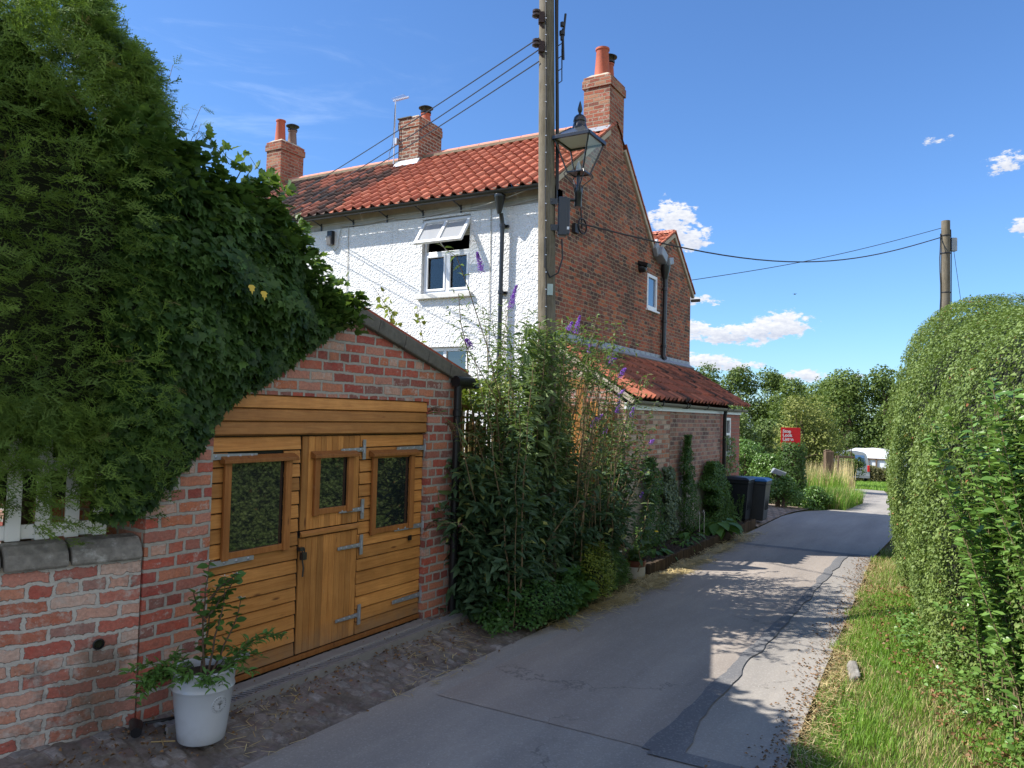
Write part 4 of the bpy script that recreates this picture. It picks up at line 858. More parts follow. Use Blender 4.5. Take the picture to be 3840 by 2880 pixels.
# channel drain
ch = thing('channel_drain', 'long galvanised slotted channel drain set in cobbles before the garage doors', 'drain', (-3.76, 4.3, 0))
mb = MB(); 
for x0, x1 in ((-.062, -.050), (.050, .062)): mb.box(-3.765+x0, -3.765+x1, 2.75, 5.95, -.10, .006)
mb.build('channel', m_concrete, ch)
mb = MB(); mb.box(-3.815, -3.806, 2.75, 5.95, -.015, .007); mb.box(-3.724, -3.715, 2.75, 5.95, -.015, .007)
for y in np.arange(2.78, 5.92, .032): mb.obox((-3.765, y, .001), (.044, .010, 0), (0, .0065, 0), (0, 0, .005))
mb.build('grate', m_galv, ch)
mb = MB(); mb.box(-3.805, -3.725, 2.75, 5.95, -.05, -.028); mb.build('channel_bed', m_core, ch)

# ------------------------------------------------------------------ garden wall at the left (turned 16.7 degrees)
J = Vector((-3.9, 2.70, 0)); a_ = math.radians(16.7)
D = Vector((-math.sin(a_), -math.cos(a_), 0)); NN = Vector((math.cos(a_), -math.sin(a_), 0))
# local frame: +x out of the wall, +y towards the garage (so s runs to -y)
gwl = thing('garden_wall', 'pale worn red brick garden wall with rounded stone coping beside the white pot', 'wall', tuple(J), -a_)
mb = MB(); mb.box(-.22, 0, -5.0, -.012, -.1, .905); mb.build('brickwork', m_bwall, gwl, local=True, bevel=.004)
mb = MB(); y = -.01
for L in (.36, .30, .42, .40, .38, .4, .42, .4, .4, .4, .4, .4):
    prof = [(-.25, .90), (-.25, .945), (-.20, 1.0), (-.12, 1.03), (-.04, 1.02), (.015, .985), (.038, .935), (.03, .905)]
    mb.prism([(x, y-.006, z+random.uniform(-.003, .003)) for x, z in prof], (0, -L+.012, 0)); y -= L
mb.build('coping_stones', m_coping, gwl, local=True, bevel=.015)
mb = MB(); mb.box(-.2, .0, -4.9, -.02, .895, .925); mb.build('coping_bed', m_mortar, gwl, local=True)
mb = MB(); mb.lathe((.002, -.215, .475), [(.026, .0), (.030, .012), (.023, .014), (.021, -.05)], 20, axis='x', cap=False); mb.build('weep_pipe', m_black, gwl, local=True, smooth=True)
mb = MB(); mb.lathe((-.02, -.215, .475), [(.022, 0), (.022, .021)], 16, axis='x'); mb.build('pipe_hole', m_core, gwl, local=True)
# white picket fence on the wall
pf = thing('picket_fence', 'white painted picket fence standing on the stone coping under the conifer', 'fence', tuple(J+Vector((0, 0, 1.03))), -a_)
mb = MB(); mb.box(-.155, -.135, -4.4, -.16, .01, .085); mb.build('rail', m_wwood, pf, local=True, bevel=.003)
mb = MB(); mb.box(-.155, -.135, -4.4, -.16, .36, .43); mb.build('rail', m_wwood, pf, local=True, bevel=.003)
for i in range(28):
    y = -.205-i*.135+random.uniform(-.004, .004); mb = MB(); w_ = .034
    mb.prism([(-.134, y-w_, 0.005), (-.134, y+w_, .005), (-.134, y+w_, .50), (-.134, y+w_*.7, .54), (-.134, y, .555), (-.134, y-w_*.7, .54), (-.134, y-w_, .50)], (.02, 0, 0)); mb.build('picket', m_wwood, pf, local=True, bevel=.003)

# ------------------------------------------------------------------ conifer hedge (behind the fence)
FR = [T_frond(i) for i in range(6)]
def s_edge(off, z): return np.interp(z, [1.1, 1.5, 1.82, 3.2, 3.44, 3.63, 3.75, 3.81], [.04, -.08, -.02, .06, .15, .21, .40, .48])-.33*np.clip(.2-off, 0, 3)
def P_wall(s, off, z): return np.stack([J.x+D.x*s+NN.x*off, J.y+D.y*s+NN.y*off, z], -1)
con = thing('conifer_hedge', 'tall dark green conifer hedge with feathery shoots rising behind the picket fence', 'conifer hedge', tuple(J+D*1.0-NN*.6))
def con_surface(n, smin=-.3, smax=4.2):
    s = rng.uniform(smin, smax, n); v = rng.uniform(0, 1, n)
    # section: underside from the fence, face bulging over it, rounded top
    zt = 4.02-.28*np.clip((.35-s)/.65, 0, 1.2)**1.5+.10*np.sin(s*5)
    zb = 1.17+.10*np.sin(s*9+1)+.05*np.sin(s*31)
    face = .16+.07*np.sin(s*3.1+1)-.15*np.clip(-s/.3, 0, 1)
    ang = v*PI*.5
    L1 = zt-.55-zb; t = v*(L1+1.5)
    onface = t < L1; z = np.where(onface, zb+t, 0); off = np.where(onface, face+.06*np.sin(t*4+s*2)-.10*(t < .22)*(1-t/.22), 0)
    q = np.clip((t-L1)/1.5, 0, 1)*PI/2; z = np.where(onface, z, zt-.55+.55*np.sin(np.minimum(q*1.6, PI/2))); off = np.where(onface, off, face+.06*np.sin(L1*4+s*2)-1.3*(1-np.cos(q)))
    P = P_wall(s, off, z); nn = np.where(onface, 1, np.cos(q))
    Nrm = np.stack([NN.x*nn, NN.y*nn, np.where(onface, .15, np.sin(q))], -1)
    return P, Nrm, s, z
n = 19000; P, Nm, s_, z_ = con_surface(n); vis = s_ < 1.25
offs = (P[:, 0]-J.x)*NN.x+(P[:, 1]-J.y)*NN.y; keep = (vis | (rng.random(n) < .3)) & (s_ > s_edge(offs, z_)+rng.normal(0, .03, n)); P, Nm, s_, z_ = P[keep], Nm[keep], s_[keep], z_[keep]; n = len(P)
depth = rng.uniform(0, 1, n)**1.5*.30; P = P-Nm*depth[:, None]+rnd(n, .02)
al = Nm*.55+np.array([-D.x*.55, -D.y*.55, .25])+rnd(n, .38); nr = np.cross(al, rnd(n))+np.array([0, 0, .9])+Nm*.5
clump = .5+.5*np.sin(P[:, 2]*5.1+s_*3.7)*np.sin(P[:, 2]*2.3-s_*5.1+1)
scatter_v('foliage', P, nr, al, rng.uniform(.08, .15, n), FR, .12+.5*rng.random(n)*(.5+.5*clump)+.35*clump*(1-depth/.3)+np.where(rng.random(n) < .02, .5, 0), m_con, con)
# back, end and inner mass so that it stays closed from the side
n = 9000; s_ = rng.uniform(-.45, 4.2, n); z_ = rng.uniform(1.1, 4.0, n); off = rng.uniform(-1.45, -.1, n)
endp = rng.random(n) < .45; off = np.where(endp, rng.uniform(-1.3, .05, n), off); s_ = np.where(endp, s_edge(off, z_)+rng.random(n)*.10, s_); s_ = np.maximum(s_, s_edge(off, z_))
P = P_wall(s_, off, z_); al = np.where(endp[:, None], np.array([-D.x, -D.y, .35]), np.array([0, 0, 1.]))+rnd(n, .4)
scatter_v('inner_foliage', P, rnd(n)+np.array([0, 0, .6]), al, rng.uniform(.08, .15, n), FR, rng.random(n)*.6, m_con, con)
n = 4200; s_ = rng.uniform(.0, 1.4, n); z_ = 1.16+.62*rng.random(n); k = np.sin(s_*37+1)*np.sin(z_*9+s_*5)+3.2*(z_-1.36) > .45; s_, z_ = s_[k], z_[k]; n = len(s_); P = P_wall(s_, rng.uniform(-.08, .12, n), z_)
scatter_v('hanging_foliage', P, np.array([NN.x, NN.y, .8])+rnd(n, .4), np.array([NN.x*.5-D.x*.5, NN.y*.5-D.y*.5, -.35])+rnd(n, .35), rng.uniform(.07, .13, n), FR, .15+.6*rng.random(n), m_con, con)
n = 6500; s_ = rng.uniform(.0, 1., n)**2*4.; z_ = rng.uniform(3.25, 4.0, n); off = .12-.9*rng.random(n)**1.6-.25*np.clip(z_-3.6, 0, 1); s_ = np.maximum(s_, s_edge(off, z_)); P = P_wall(s_, off, z_)
scatter_v('top_foliage', P, np.array([NN.x*.8, NN.y*.8, .6])+rnd(n, .5), np.array([-D.x*.5, -D.y*.5, .6])+rnd(n, .5), rng.uniform(.09, .16, n), FR, .3+.6*rng.random(n), m_con, con)
# long loose shoots on the sky side
paths = []; fp = []; fa = []; fs = []
for i in range(46):
    u = random.random()
    z0 = random.uniform(2.9, 3.85) if i < 34 else random.uniform(3.75, 3.95); o0 = random.uniform(-.9, .1); s0 = float(s_edge(o0, z0))+random.uniform(0, .1)+(random.uniform(0, .4) if i >= 34 else 0); p = P_wall(np.array(s0), np.array(o0), np.array(z0)); L = random.uniform(.12, .34)
    d = np.array([-D.x*.85, -D.y*.85, .35])+np.array([NN.x, NN.y, 0])*random.uniform(-.5, .5)+np.array([0, 0, random.uniform(-.1, .7)]); d /= np.linalg.norm(d); pts = []
    for k in range(7): pts.append(p+d*L*k/6+np.array([0, 0, .10*(k/6)**2*(1 if random.random() < .5 else -.6)]))
    paths.append(pts)
    for k in range(2, 7):
        for sg in (-1, 1): fp.append(pts[k]); sdv = np.cross(d, [0, 0, 1]); fa.append(d*.8+sdv*sg*.75+rng.normal(0, .15, 3)); fs.append(random.uniform(.04, .075)*(1.3-k*.08))
    fp.append(pts[-1]); fa.append(d); fs.append(.08)
V, Fq = tubes_np(paths, [.004]*len(paths)); npmesh('shoot_stems', V, Fq, np.zeros(len(V)), m_stem, con)
n = len(fp); scatter_v('loose_shoots', fp, np.array([0, 0, 1.])+rnd(n, .5), fa, fs, FR, .4+.4*rng.random(n), m_con, con)
mb = MB()
for s0 in (.5, 1.6, 2.7, 3.8): p = P_wall(np.array(s0), np.array(-.7), np.array(0.)); mb.tube([p, p+np.array([.03, .02, 1.5]), p+np.array([0, .04, 3.5])], [.09, .07, .03], 8)
mb.build('trunk', m_bark, con, smooth=True)
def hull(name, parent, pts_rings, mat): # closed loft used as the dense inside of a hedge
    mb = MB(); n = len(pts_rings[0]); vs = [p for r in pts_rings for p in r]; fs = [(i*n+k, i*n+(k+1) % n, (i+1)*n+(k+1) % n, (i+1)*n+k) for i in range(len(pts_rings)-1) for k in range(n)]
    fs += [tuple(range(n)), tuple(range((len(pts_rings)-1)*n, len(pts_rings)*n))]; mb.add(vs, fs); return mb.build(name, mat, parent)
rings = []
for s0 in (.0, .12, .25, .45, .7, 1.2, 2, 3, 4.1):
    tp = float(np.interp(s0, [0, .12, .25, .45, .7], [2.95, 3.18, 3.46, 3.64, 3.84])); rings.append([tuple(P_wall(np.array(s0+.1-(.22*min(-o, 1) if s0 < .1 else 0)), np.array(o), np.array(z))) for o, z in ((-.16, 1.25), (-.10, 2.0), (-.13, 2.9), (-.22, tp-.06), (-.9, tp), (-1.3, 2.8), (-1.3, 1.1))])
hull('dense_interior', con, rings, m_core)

# ------------------------------------------------------------------ ivy over the garage gable
ivy = thing('ivy', 'thick dark green ivy spreading over the left part of the garage gable', 'ivy', (-3.85, 3.3, 1.1))
IP = [(2.50, 3.30), (2.72, 3.16), (2.88, 3.12), (3.10, 3.08), (3.37, 3.09), (3.56, 2.95), (3.69, 2.74), (3.87, 2.62), (4.10, 2.55), (4.20, 2.50), (4.15, 2.40), (3.86, 2.18), (3.60, 2.00), (3.30, 1.86), (3.10, 1.68), (3.02, 1.52), (2.92, 1.40), (2.80, 1.30), (2.68, 1.18), (2.58, 1.12), (2.40, 1.15), (2.45, 2.2)]
n = 21000; py = rng.uniform(2.35, 4.25, n); pz = rng.uniform(1.05, 3.35, n); ins = inpoly(py, pz, IP); py, pz = py[ins], pz[ins]; ed = edgedist(py, pz, IP)
bul = .06+.30*np.clip(ed/.45, 0, 1)**.6*np.interp(pz, [1.1, 1.7, 2.6], [.35, .6, 1.]); n = len(py)
bul = bul*(.8+.3*np.sin(py*7+pz*5)*np.sin(pz*9-py*3))
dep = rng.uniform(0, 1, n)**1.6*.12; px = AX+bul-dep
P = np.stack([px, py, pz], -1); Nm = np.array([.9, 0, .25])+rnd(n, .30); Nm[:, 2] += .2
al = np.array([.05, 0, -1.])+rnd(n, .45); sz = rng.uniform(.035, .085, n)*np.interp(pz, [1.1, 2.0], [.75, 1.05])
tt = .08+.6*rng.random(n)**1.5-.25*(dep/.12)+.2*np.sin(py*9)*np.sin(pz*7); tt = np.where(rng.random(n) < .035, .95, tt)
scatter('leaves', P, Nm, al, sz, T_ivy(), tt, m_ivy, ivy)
# top and sunny crest, going back over the roof
n = 9000; py = rng.uniform(2.4, 4.22, n); ty = np.interp(py, [2.5, 2.88, 3.37, 3.56, 3.69, 3.87, 4.2], [3.28, 3.12, 3.09, 2.95, 2.74, 2.62, 2.5]); bk = rng.uniform(0, 1, n)
top = ty+.05*np.sin(py*14)-bk**2*.35; px = AX+.25-bk*1.5; P = np.stack([px, py, top-rng.uniform(0, 1, n)**2*.25], -1)
scatter('crest_leaves', P, np.array([-.1, .1, 1.])+rnd(n, .45), rnd(n)+np.array([.5, .2, 0]), rng.uniform(.04, .085, n), T_ivy(), .35+.6*rng.random(n), m_ivy, ivy)
n = 2600; t = rng.random(n); py = 2.9+1.25*t; px = AX+.2-rng.random(n)*1.5; tz = np.interp(py, [2.5, 2.88, 3.37, 3.56, 3.69, 3.87, 4.2], [3.28, 3.12, 3.09, 2.95, 2.74, 2.62, 2.5])
P = np.stack([px, py+.06, tz-rng.random(n)*.5*np.interp(py, [3, 4.1], [1, .3])], -1); scatter('side_leaves', P, np.array([.1, 1., .4])+rnd(n, .4), np.array([0, .1, -1.])+rnd(n, .4), rng.uniform(.04, .08, n), T_ivy(), .3+.5*rng.random(n), m_ivy, ivy)
paths = []; lp = []; la = []
for (y, z, dy, dz, L) in ((2.95, 3.1, .10, .3, .34), (3.34, 3.05, .05, .32, .30), (3.6, 2.9, .12, .2, .24), (3.75, 2.65, .22, .18, .26), (2.8, 3.1, -.05, .3, .2), (3.9, 2.6, .3, .12, .24), (3.45, 3.05, .1, .25, .2), (3.15, 3.1, 0, .25, .16)):
    pts = [np.array([AX+.05+.12*math.sin(k), y+dy*k/5+.04*math.sin(k*1.3+y), z+dz*k/5]) for k in range(6)]; paths.append(pts)
    for k in range(2, 6):
        for _ in range(3): lp.append(pts[k]+rng.normal(0, .02, 3)); la.append(rng.normal(0, .7, 3)+np.array([0, .3, .1]))
V, Fq = tubes_np(paths, [.004]*len(paths)); npmesh('shoot_stems', V, Fq, np.zeros(len(V)), m_gstem, ivy)
n = len(lp); scatter('shoot_leaves', lp, rnd(n)+np.array([.6, 0, .3]), la, rng.uniform(.05, .085, n), T_ivy(), .5+.45*rng.random(n), m_ivy, ivy)
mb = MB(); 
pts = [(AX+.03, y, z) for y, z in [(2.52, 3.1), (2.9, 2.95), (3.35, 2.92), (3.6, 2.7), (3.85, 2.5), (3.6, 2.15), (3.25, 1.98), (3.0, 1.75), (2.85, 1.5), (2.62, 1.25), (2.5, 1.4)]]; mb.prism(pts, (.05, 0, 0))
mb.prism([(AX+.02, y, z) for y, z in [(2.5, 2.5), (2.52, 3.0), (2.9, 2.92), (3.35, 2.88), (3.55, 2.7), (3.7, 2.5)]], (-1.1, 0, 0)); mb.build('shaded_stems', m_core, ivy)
n = 260; P = np.stack([np.full(n, AX+.02)+rng.random(n)*.02, 2.75+rng.random(n)*.35, 1.05+rng.random(n)*.6], -1)
for (y, z, c) in ((3.18, 2.62, .97),): pass
for tp in ((AX+.40, 3.02, 2.45), (AX+.39, 3.12, 2.43)): scatter('yellow_leaf', [tp], [[1, 0, .2]], [[0, .1, -1]], [.055], T_ivy(), [1], M('yellow leaf', plain, c=(.62, .42, .04), r=.5, var=.1), ivy)

# ------------------------------------------------------------------ big white pot with a rose
PX, PY = -3.53, 2.83
pot = thing('plant_pot', 'large white glazed garden pot with round embossed badge, in front of the brick wall', 'plant pot', (PX, PY, -.02))
m_glaze = M('white glaze', plain, c=(.50, .52, .54), r=.22, var=.06, s=5, dirt=(.30, .28, .25, .35), spec=.5)
mb = MB(); zb = -.035
prof = [(.001, 0), (.115, 0), (.122, .008), (.129, .06), (.143, .17), (.154, .265), (.160, .275), (.164, .285), (.160, .295), (.158, .30), (.162, .345), (.168, .37), (.170, .378), (.167, .384), (.158, .384), (.153, .376), (.150, .335), (.001, .335)]
mb.lathe((PX, PY, zb), prof, 48, cap=False); mb.build('pot', m_glaze, pot, smooth=True)
mb = MB(); mb.lathe((PX, PY, zb), [(.149, .34), (.10, .35), (.001, .347)], 20, cap=False); mb.build('compost', m_soil, pot)
# badge: ring, tree and lettering, wrapped on the pot side that looks down the lane
m_ink = M('stamped ink', plain, c=(.10, .10, .10), r=.8)
bth = math.atan2(0-PY, 0-PX)+.60; bz = zb+.212
def potpt(u, v, o=.0):   # u along the circumference, v up (metres), o out
    z = bz+v; r = np.interp(z-zb, [p[1] for p in prof[2:6]], [p[0] for p in prof[2:6]])+o; th = bth+u/r
    return (PX+r*math.cos(th), PY+r*math.sin(th), z)
mb = MB(); n = 40
for k in range(n): 
    a, b = 2*PI*k/n, 2*PI*(k+1)/n; mb.add([potpt(.046*math.cos(a), .046*math.sin(a), .001), potpt(.046*math.cos(b), .046*math.sin(b), .001), potpt(.044*math.cos(b), .044*math.sin(b), .0035), potpt(.044*math.cos(a), .044*math.sin(a), .0035)], [(0, 1, 2, 3)])
    mb.add([potpt(0, 0, .0035), potpt(.044*math.cos(a), .044*math.sin(a), .0035), potpt(.044*math.cos(b), .044*math.sin(b), .0035)], [(0, 1, 2)])
bd = mb.build('badge', m_glaze, pot)
mb = MB()
def stroke(a, b, w_=.0018):
    a, b = Vector(a), Vector(b); d = (b-a).normalized(); s = Vector((-d.y, d.x))*w_/2; mb.add([potpt(p.x, p.y, .0048) for p in (a-s, b-s, b+s, a+s)], [(0, 1, 2, 3)])
stroke((0, -.020), (0, .006), .0032)
for q_ in ((-.014, .012), (.014, .012), (-.008, .020), (.008, .020), (0, .024), (-.018, .004), (.018, .004)): stroke((0, -.004 if abs(q_[0]) > .01 else .002), q_, .0014)
for k in range(26): a = random.uniform(0, 2*PI); r = random.uniform(.006, .020); c = (r*math.cos(a), .010+r*.75*math.sin(a)); stroke(c, (c[0]+.002, c[1]+.0012), .0018)
stroke((-.006, -.020), (.006, -.020), .0015)
mb.build('badge_tree', m_ink, bd)
FONT = {'H': 'l r m', 'E': 'l t m b', 'R': 'l t m u d', 'I': 'c', 'T': 't c', 'A': 'l r t m', 'G': 'l t b v', 'D': 'l t b r', 'N': 'l r x', 'P': 'l t m u', 'O': 'l r t b', 'Y': 'y z w'}
SEG = {'l': ((0, 0), (0, 1)), 'r': ((1, 0), (1, 1)), 't': ((0, 1), (1, 1)), 'b': ((0, 0), (1, 0)), 'm': ((0, .5), (1, .5)), 'c': ((.5, 0), (.5, 1)), 'u': ((1, .5), (1, 1)), 'd': ((.3, .5), (1, 0)), 'v': ((1, 0), (1, .45)), 'x': ((0, 1), (1, 0)), 'y': ((0, 1), (.5, .5)), 'z': ((1, 1), (.5, .5)), 'w': ((.5, .5), (.5, 0))}
mb = MB()
def arc_text(txt, a0, a1, r, h, inner=False):
    for i, chh in enumerate(txt):
        if chh == ' ': continue
        a = a0+(a1-a0)*i/(len(txt)-1)
        for sg in FONT[chh].split():
            pts = []
            for (x, y) in SEG[sg]:
                xx = (x-.5)*h*.55; yy = (y-.5)*h
                if inner: xx, yy = xx, yy; rr = r-yy; aa = a+xx/r
                else: rr = r+yy; aa = a-xx/r
                pts.append((rr*math.cos(aa), rr*math.sin(aa)))
            stroke(pts[0], pts[1], .0013)
arc_text('HERITAGE GARDEN', math.radians(215), math.radians(-35), .0365, .0075); arc_text('POTTERY', math.radians(232), math.radians(308), .0365, .0075, True)
mb.build('badge_lettering', m_ink, bd)
# the rose and its companions
def plant(name, label, cat, loc, stems, T, lsize, per, mat, smat=None, group=None, lean_=.25, tint=(.1, .8), r=.004, spread=None, nleaf=None, droop=0.):
    """stems: list of (base, direction, length); leaves in pairs along each"""
    root = thing(name, label, cat, loc, group=group); paths = []; lp = []; la = []; ln = []
    for b, d, L in stems:
        d = np.array(d, float); d /= np.linalg.norm(d); pts = []; cur = np.array(b, float); dd = d.copy(); k = 8
        for i in range(k+1):
            pts.append(cur.copy()); dd = dd+rng.normal(0, lean_*.3, 3)+np.array([0, 0, -droop*i/k]); dd /= np.linalg.norm(dd); cur = cur+dd*L/k
        paths.append(pts); pts = np.array(pts); m = max(1, int(per*L))
        for j in range(m):
            t = .12+.88*(j+.5)/m; i0 = min(int(t*k), k-1); p = pts[i0]+(pts[i0+1]-pts[i0])*(t*k-i0); ax_ = pts[i0+1]-pts[i0]; ax_ /= np.linalg.norm(ax_)
            th = j*1.57+rng.normal(0, .4); o = np.cross(ax_, [math.cos(th), math.sin(th), .1]); o /= max(np.linalg.norm(o), 1e-6)
            for sg in (-1, 1): lp.append(p+rng.normal(0, .003, 3)); la.append(o*sg+ax_*.45+rng.normal(0, .15, 3)); ln.append(np.array([0, 0, 1.])+rng.normal(0, .35, 3)+o*sg*-.2)
    V, Fq = tubes_np(paths, [r]*len(paths), 5); npmesh('stems', V, Fq, np.zeros(len(V)), smat or m_stem, root)
    n = len(lp); scatter('leaves', lp, ln, la, rng.uniform(lsize*.6, lsize*1.25, n), T, rng.uniform(tint[0], tint[1], n), mat, root); return root, paths
zt = zb+.34
st = [((PX+.01, PY, zt), (.0, .02, 1), .60), ((PX+.02, PY+.01, zt), (.25, .35, 1), .52), ((PX-.02, PY, zt), (-.15, .15, 1), .46), ((PX+.02, PY+.03, zt), (.1, .6, .9), .42), ((PX, PY, zt+.30), (.2, .7, .5), .34), ((PX, PY, zt+.28), (-.1, -.5, .6), .28), ((PX, PY+.02, zt+.40), (.3, .3, .4), .22)]
rose, rp = plant('rose_bush', 'leggy rose bush with sparse dark leaves growing in the white pot', 'rose', (PX, PY, zt), st, T_oval(.75), .055, 26, m_green, smat=M('brown rose stem', plain, c=(.11, .07, .045), r=.8), tint=(0, .55), r=.007, lean_=.35)
ends = [p[-1] for p in rp]; mb = MB()
for e in ends: 
    for k in range(5): a = k*1.26; mb.add([tuple(e), tuple(e+np.array([.02*math.cos(a-.25), .02*math.sin(a-.25), .004])), tuple(e+np.array([.03*math.cos(a), .03*math.sin(a), .006])), tuple(e+np.array([.02*math.cos(a+.25), .02*math.sin(a+.25), .004]))], [(0, 1, 2, 3)])
mb.build('faded_flowers', M('faded petals', plain, c=(.50, .48, .40), r=.8), rose)
st = []
for i in range(20): a = random.uniform(0, 2*PI); st.append(((PX+.10*math.cos(a), PY+.10*math.sin(a), zt), (math.cos(a)*1.1, math.sin(a)*1.1, .7), random.uniform(.12, .22)))
for i in range(12): st.append(((PX-.09+.02*i*.2, PY-.08, zt), (-.1+random.uniform(-.2, .2), -1, .45+random.uniform(-.2, .4)), random.uniform(.22, .34)))
for i in range(5): st.append(((PX+.08, PY+.05, zt), (.3, .6+.2*i*.3, .9), random.uniform(.2, .42)))
plant('trailing_plant', 'light green narrow leaved plant spilling over the rim of the white pot', 'plant', (PX, PY-.05, zt), st, T_lance(.34), .055, 46, m_green, smat=m_gstem, tint=(.35, 1.), r=.003, droop=.35)
# black bit of hose and leaf litter by the pot
mb = MB(); mb.tube([(-3.88, 2.66, .03), (-3.80, 2.63, .035), (-3.73, 2.58, .03)], [.02, .035, .028], 10); mb.tube([(-3.86, 2.70, .01), (-3.80, 2.80, .012), (-3.74, 2.95, .01), (-3.79, 3.15, .01)], .009, 6)
tag(mb.build('rubber_hose', m_black, None, loc=(-3.8, 2.65, .02), smooth=True), 'short black rubber hose end lying at the foot of the wall joint', 'hose')

# ------------------------------------------------------------------ low wall, trellis and porch behind the buddleia
lw_ = MB(); lw_.box(-4.32, -4.14, 5.82, 10.03, -.4, .60)
lw_.box(-4.335, -4.125, 5.82, 10.03, .60, .645)
tag(lw_.build('low_brick_wall', m_blow, None, loc=(-4.2, 8, 0)), 'low dark red brick wall carrying the trellis behind the buddleia', 'wall')
tf = thing('trellis_fence', 'brown timber trellis fence on the low wall between garage and lean-to', 'fence', (-4.2, 8, .65))
TY = [5.86, 7.0, 8.15, 8.62, 9.15, 10.0]
for y in TY: mb = MB(); mb.cur = random.random(); mb.box(-4.24, -4.17, y-.035, y+.035, .65, 1.93 if y != 8.15 else 2.0); mb.build('post', m_trel, tf, bevel=.004)
for a, b in ((5.90, 6.965), (7.035, 8.115), (9.185, 9.965)):
    mb = MB()
    mb.cur = .3; mb.box(-4.225, -4.185, a, b, 1.80, 1.835); mb.box(-4.225, -4.185, a, b, .68, .715)
    y = a+.04
    while y < b: mb.cur = random.random(); mb.box(-4.205, -4.193, y-.011, y+.011, .70, 1.82); y += .105
    z = .80
    while z < 1.8: mb.cur = random.random(); mb.box(-4.219, -4.207, a, b, z-.011, z+.011); z += .13
    mb.build('lattice_panel', m_trel, tf)
mb = MB(); y = 5.95   # bamboo screen fixed behind the lattice, with gaps
while y < 9.95:
    if not 8.1 < y < 9.2 and random.random() < .86: mb.cur = random.random(); mb.tube([(-4.26, y, .66), (-4.26+random.uniform(-.01, .01), y+random.uniform(-.015, .015), 1.72+random.uniform(-.1, .05))], .0095, 5)
    y += .021
mb.build('bamboo_canes', m_dry, tf)
po = thing('timber_porch', 'bright orange stained timber porch frame glowing in the sun behind the bush', 'porch', (-4.7, 9.3, 0))
for x in (-4.34, -5.08): mb = MB(); mb.cur = random.random(); mb.box(x-.05, x+.05, 9.25, 9.35, -.2, 2.12); mb.build('post', m_woodv, po, bevel=.004)
mb = MB(); mb.box(-5.16, -4.26, 9.24, 9.36, 2.12, 2.24); mb.build('beam', m_wood, po, bevel=.004)
mb = MB(); x = -4.28
for i in range(4): mb.cur = random.random(); mb.box(x+i*.045, x+i*.045+.042, 9.30, 9.32, .25, 1.95)
mb.build('side_boards', m_woodv, po, bevel=.002)
mb = MB()
for i in range(7): mb.cur = random.random(); mb.box(-5.02+i*.092, -5.02+i*.092+.088, 9.42, 9.44, .1, 1.9)
mb.build('gate', m_woodv, po, bevel=.003)
mb = MB(); mb.box(-4.72, -4.60, 9.18, 9.27, 1.78, 1.95); mb.build('porch_lamp', m_black, po, bevel=.01)
# ------------------------------------------------------------------ telegraph pole
QX, QY = -3.54, 6.70
def polex(z): return Vector((QX+.016-.0265*(z-2.74), QY, z))
up_ = thing('utility_pole', 'tall weathered grey wooden utility pole standing in the buddleia', 'utility pole', (QX, QY, -.1), 0, 'utility poles')
mb = MB(); mb.tube([polex(z) for z in np.linspace(-.3, 7.8, 24)], [.100-.0014*i for i in range(24)], 20); mb.build('shaft', m_pole, up_, smooth=True)
Rr = Vector((math.cos(yaw), math.sin(yaw), 0)); Fr = Vector((-math.sin(yaw), math.cos(yaw), 0))
mb = MB()
for u, r, z0 in ((-.012, .006, .4), (.100, .014, 3.9), (.112, .010, 4.0), (.094, .009, 4.7)):
    pts = [polex(z)+Rr*(u+.003*math.sin(z*3+u*60))-Fr*(.094 if abs(u) < .05 else .0) for z in np.linspace(z0, 7.6, 30)]; mb.tube(pts, r, 6)
pts = [polex(z)+Rr*.085 for z in np.linspace(3.5, 2.95, 2)]; mb.tube([polex(3.5)+Rr*.15-Fr*.02, polex(3.3)+Rr*.155-Fr*.03, polex(3.15)+Rr*.11-Fr*.07, polex(3.1)+Rr*.03-Fr*.09, polex(3.2)-Rr*.02-Fr*.09, polex(3.5)-Rr*.02-Fr*.088], .008, 6)
mb.build('clipped_cable', m_cable, up_, smooth=True)
mb = MB()
for z in np.arange(.6, 7.4, .17): p = polex(z)-Rr*.012-Fr*.10; mb.obox(p, Rr*.008, Fr*.004, (0, 0, .004))
mb.build('cable_clips', m_alu, up_)
for z in (5.72, 5.42):
    mb = MB(); p = polex(z)-Rr*.055-Fr*.06; mb.obox(p, Rr*.03, Fr*.03, (0, 0, .055)); mb.tube([p+Vector((0, 0, .04)), p-Rr*.07+Vector((0, 0, .03))], .012, 8)
    mb.tube([p-Rr*.02-Vector((0, 0, .05)), p+Rr*.04-Vector((0, 0, .12))], .014, 6); mb.build('bracket', M('rusty iron', plain, c=(.06, .035, .03), r=.8, var=.4), up_, bevel=.003)
    mb = MB(); mb.lathe(tuple(p-Rr*.05), [(.02, .0), (.045, .015), (.045, .03), (.028, .035), (.028, .05), (.042, .055), (.042, .075), (.015, .08)], 14); mb.build('insulator', M('brown glazed ceramic', plain, c=(.05, .03, .025), r=.2), up_, smooth=True)
mb = MB(); o = polex(5.55)+Rr*.155
mb.tube([o+Vector((0, 0, .25))+Rr*.03, o+Rr*.01, o-Vector((0, 0, .22))+Rr*.02], .012, 6)
for k, (dz, rr) in enumerate(((.14, .022), (.05, .03), (.0, .018))): mb.lathe(tuple(o+Vector((0, 0, dz))), [(rr*.7, -.025), (rr, -.02), (rr, .02), (rr*.7, .025)], 8)
for k in range(4):
    a = o+Vector((0, 0, .10-.07*k)); b = polex(5.45-.13*k)+Rr*.10; c = (a+b)/2+Rr*.01-Vector((0, 0, .05+.03*k)); mb.tube([a, c+Rr*.02, c-Rr*.02-Vector((0, 0, .03)), b], .0055, 5)
mb.build('dropper_cables', m_cable, up_, smooth=True)
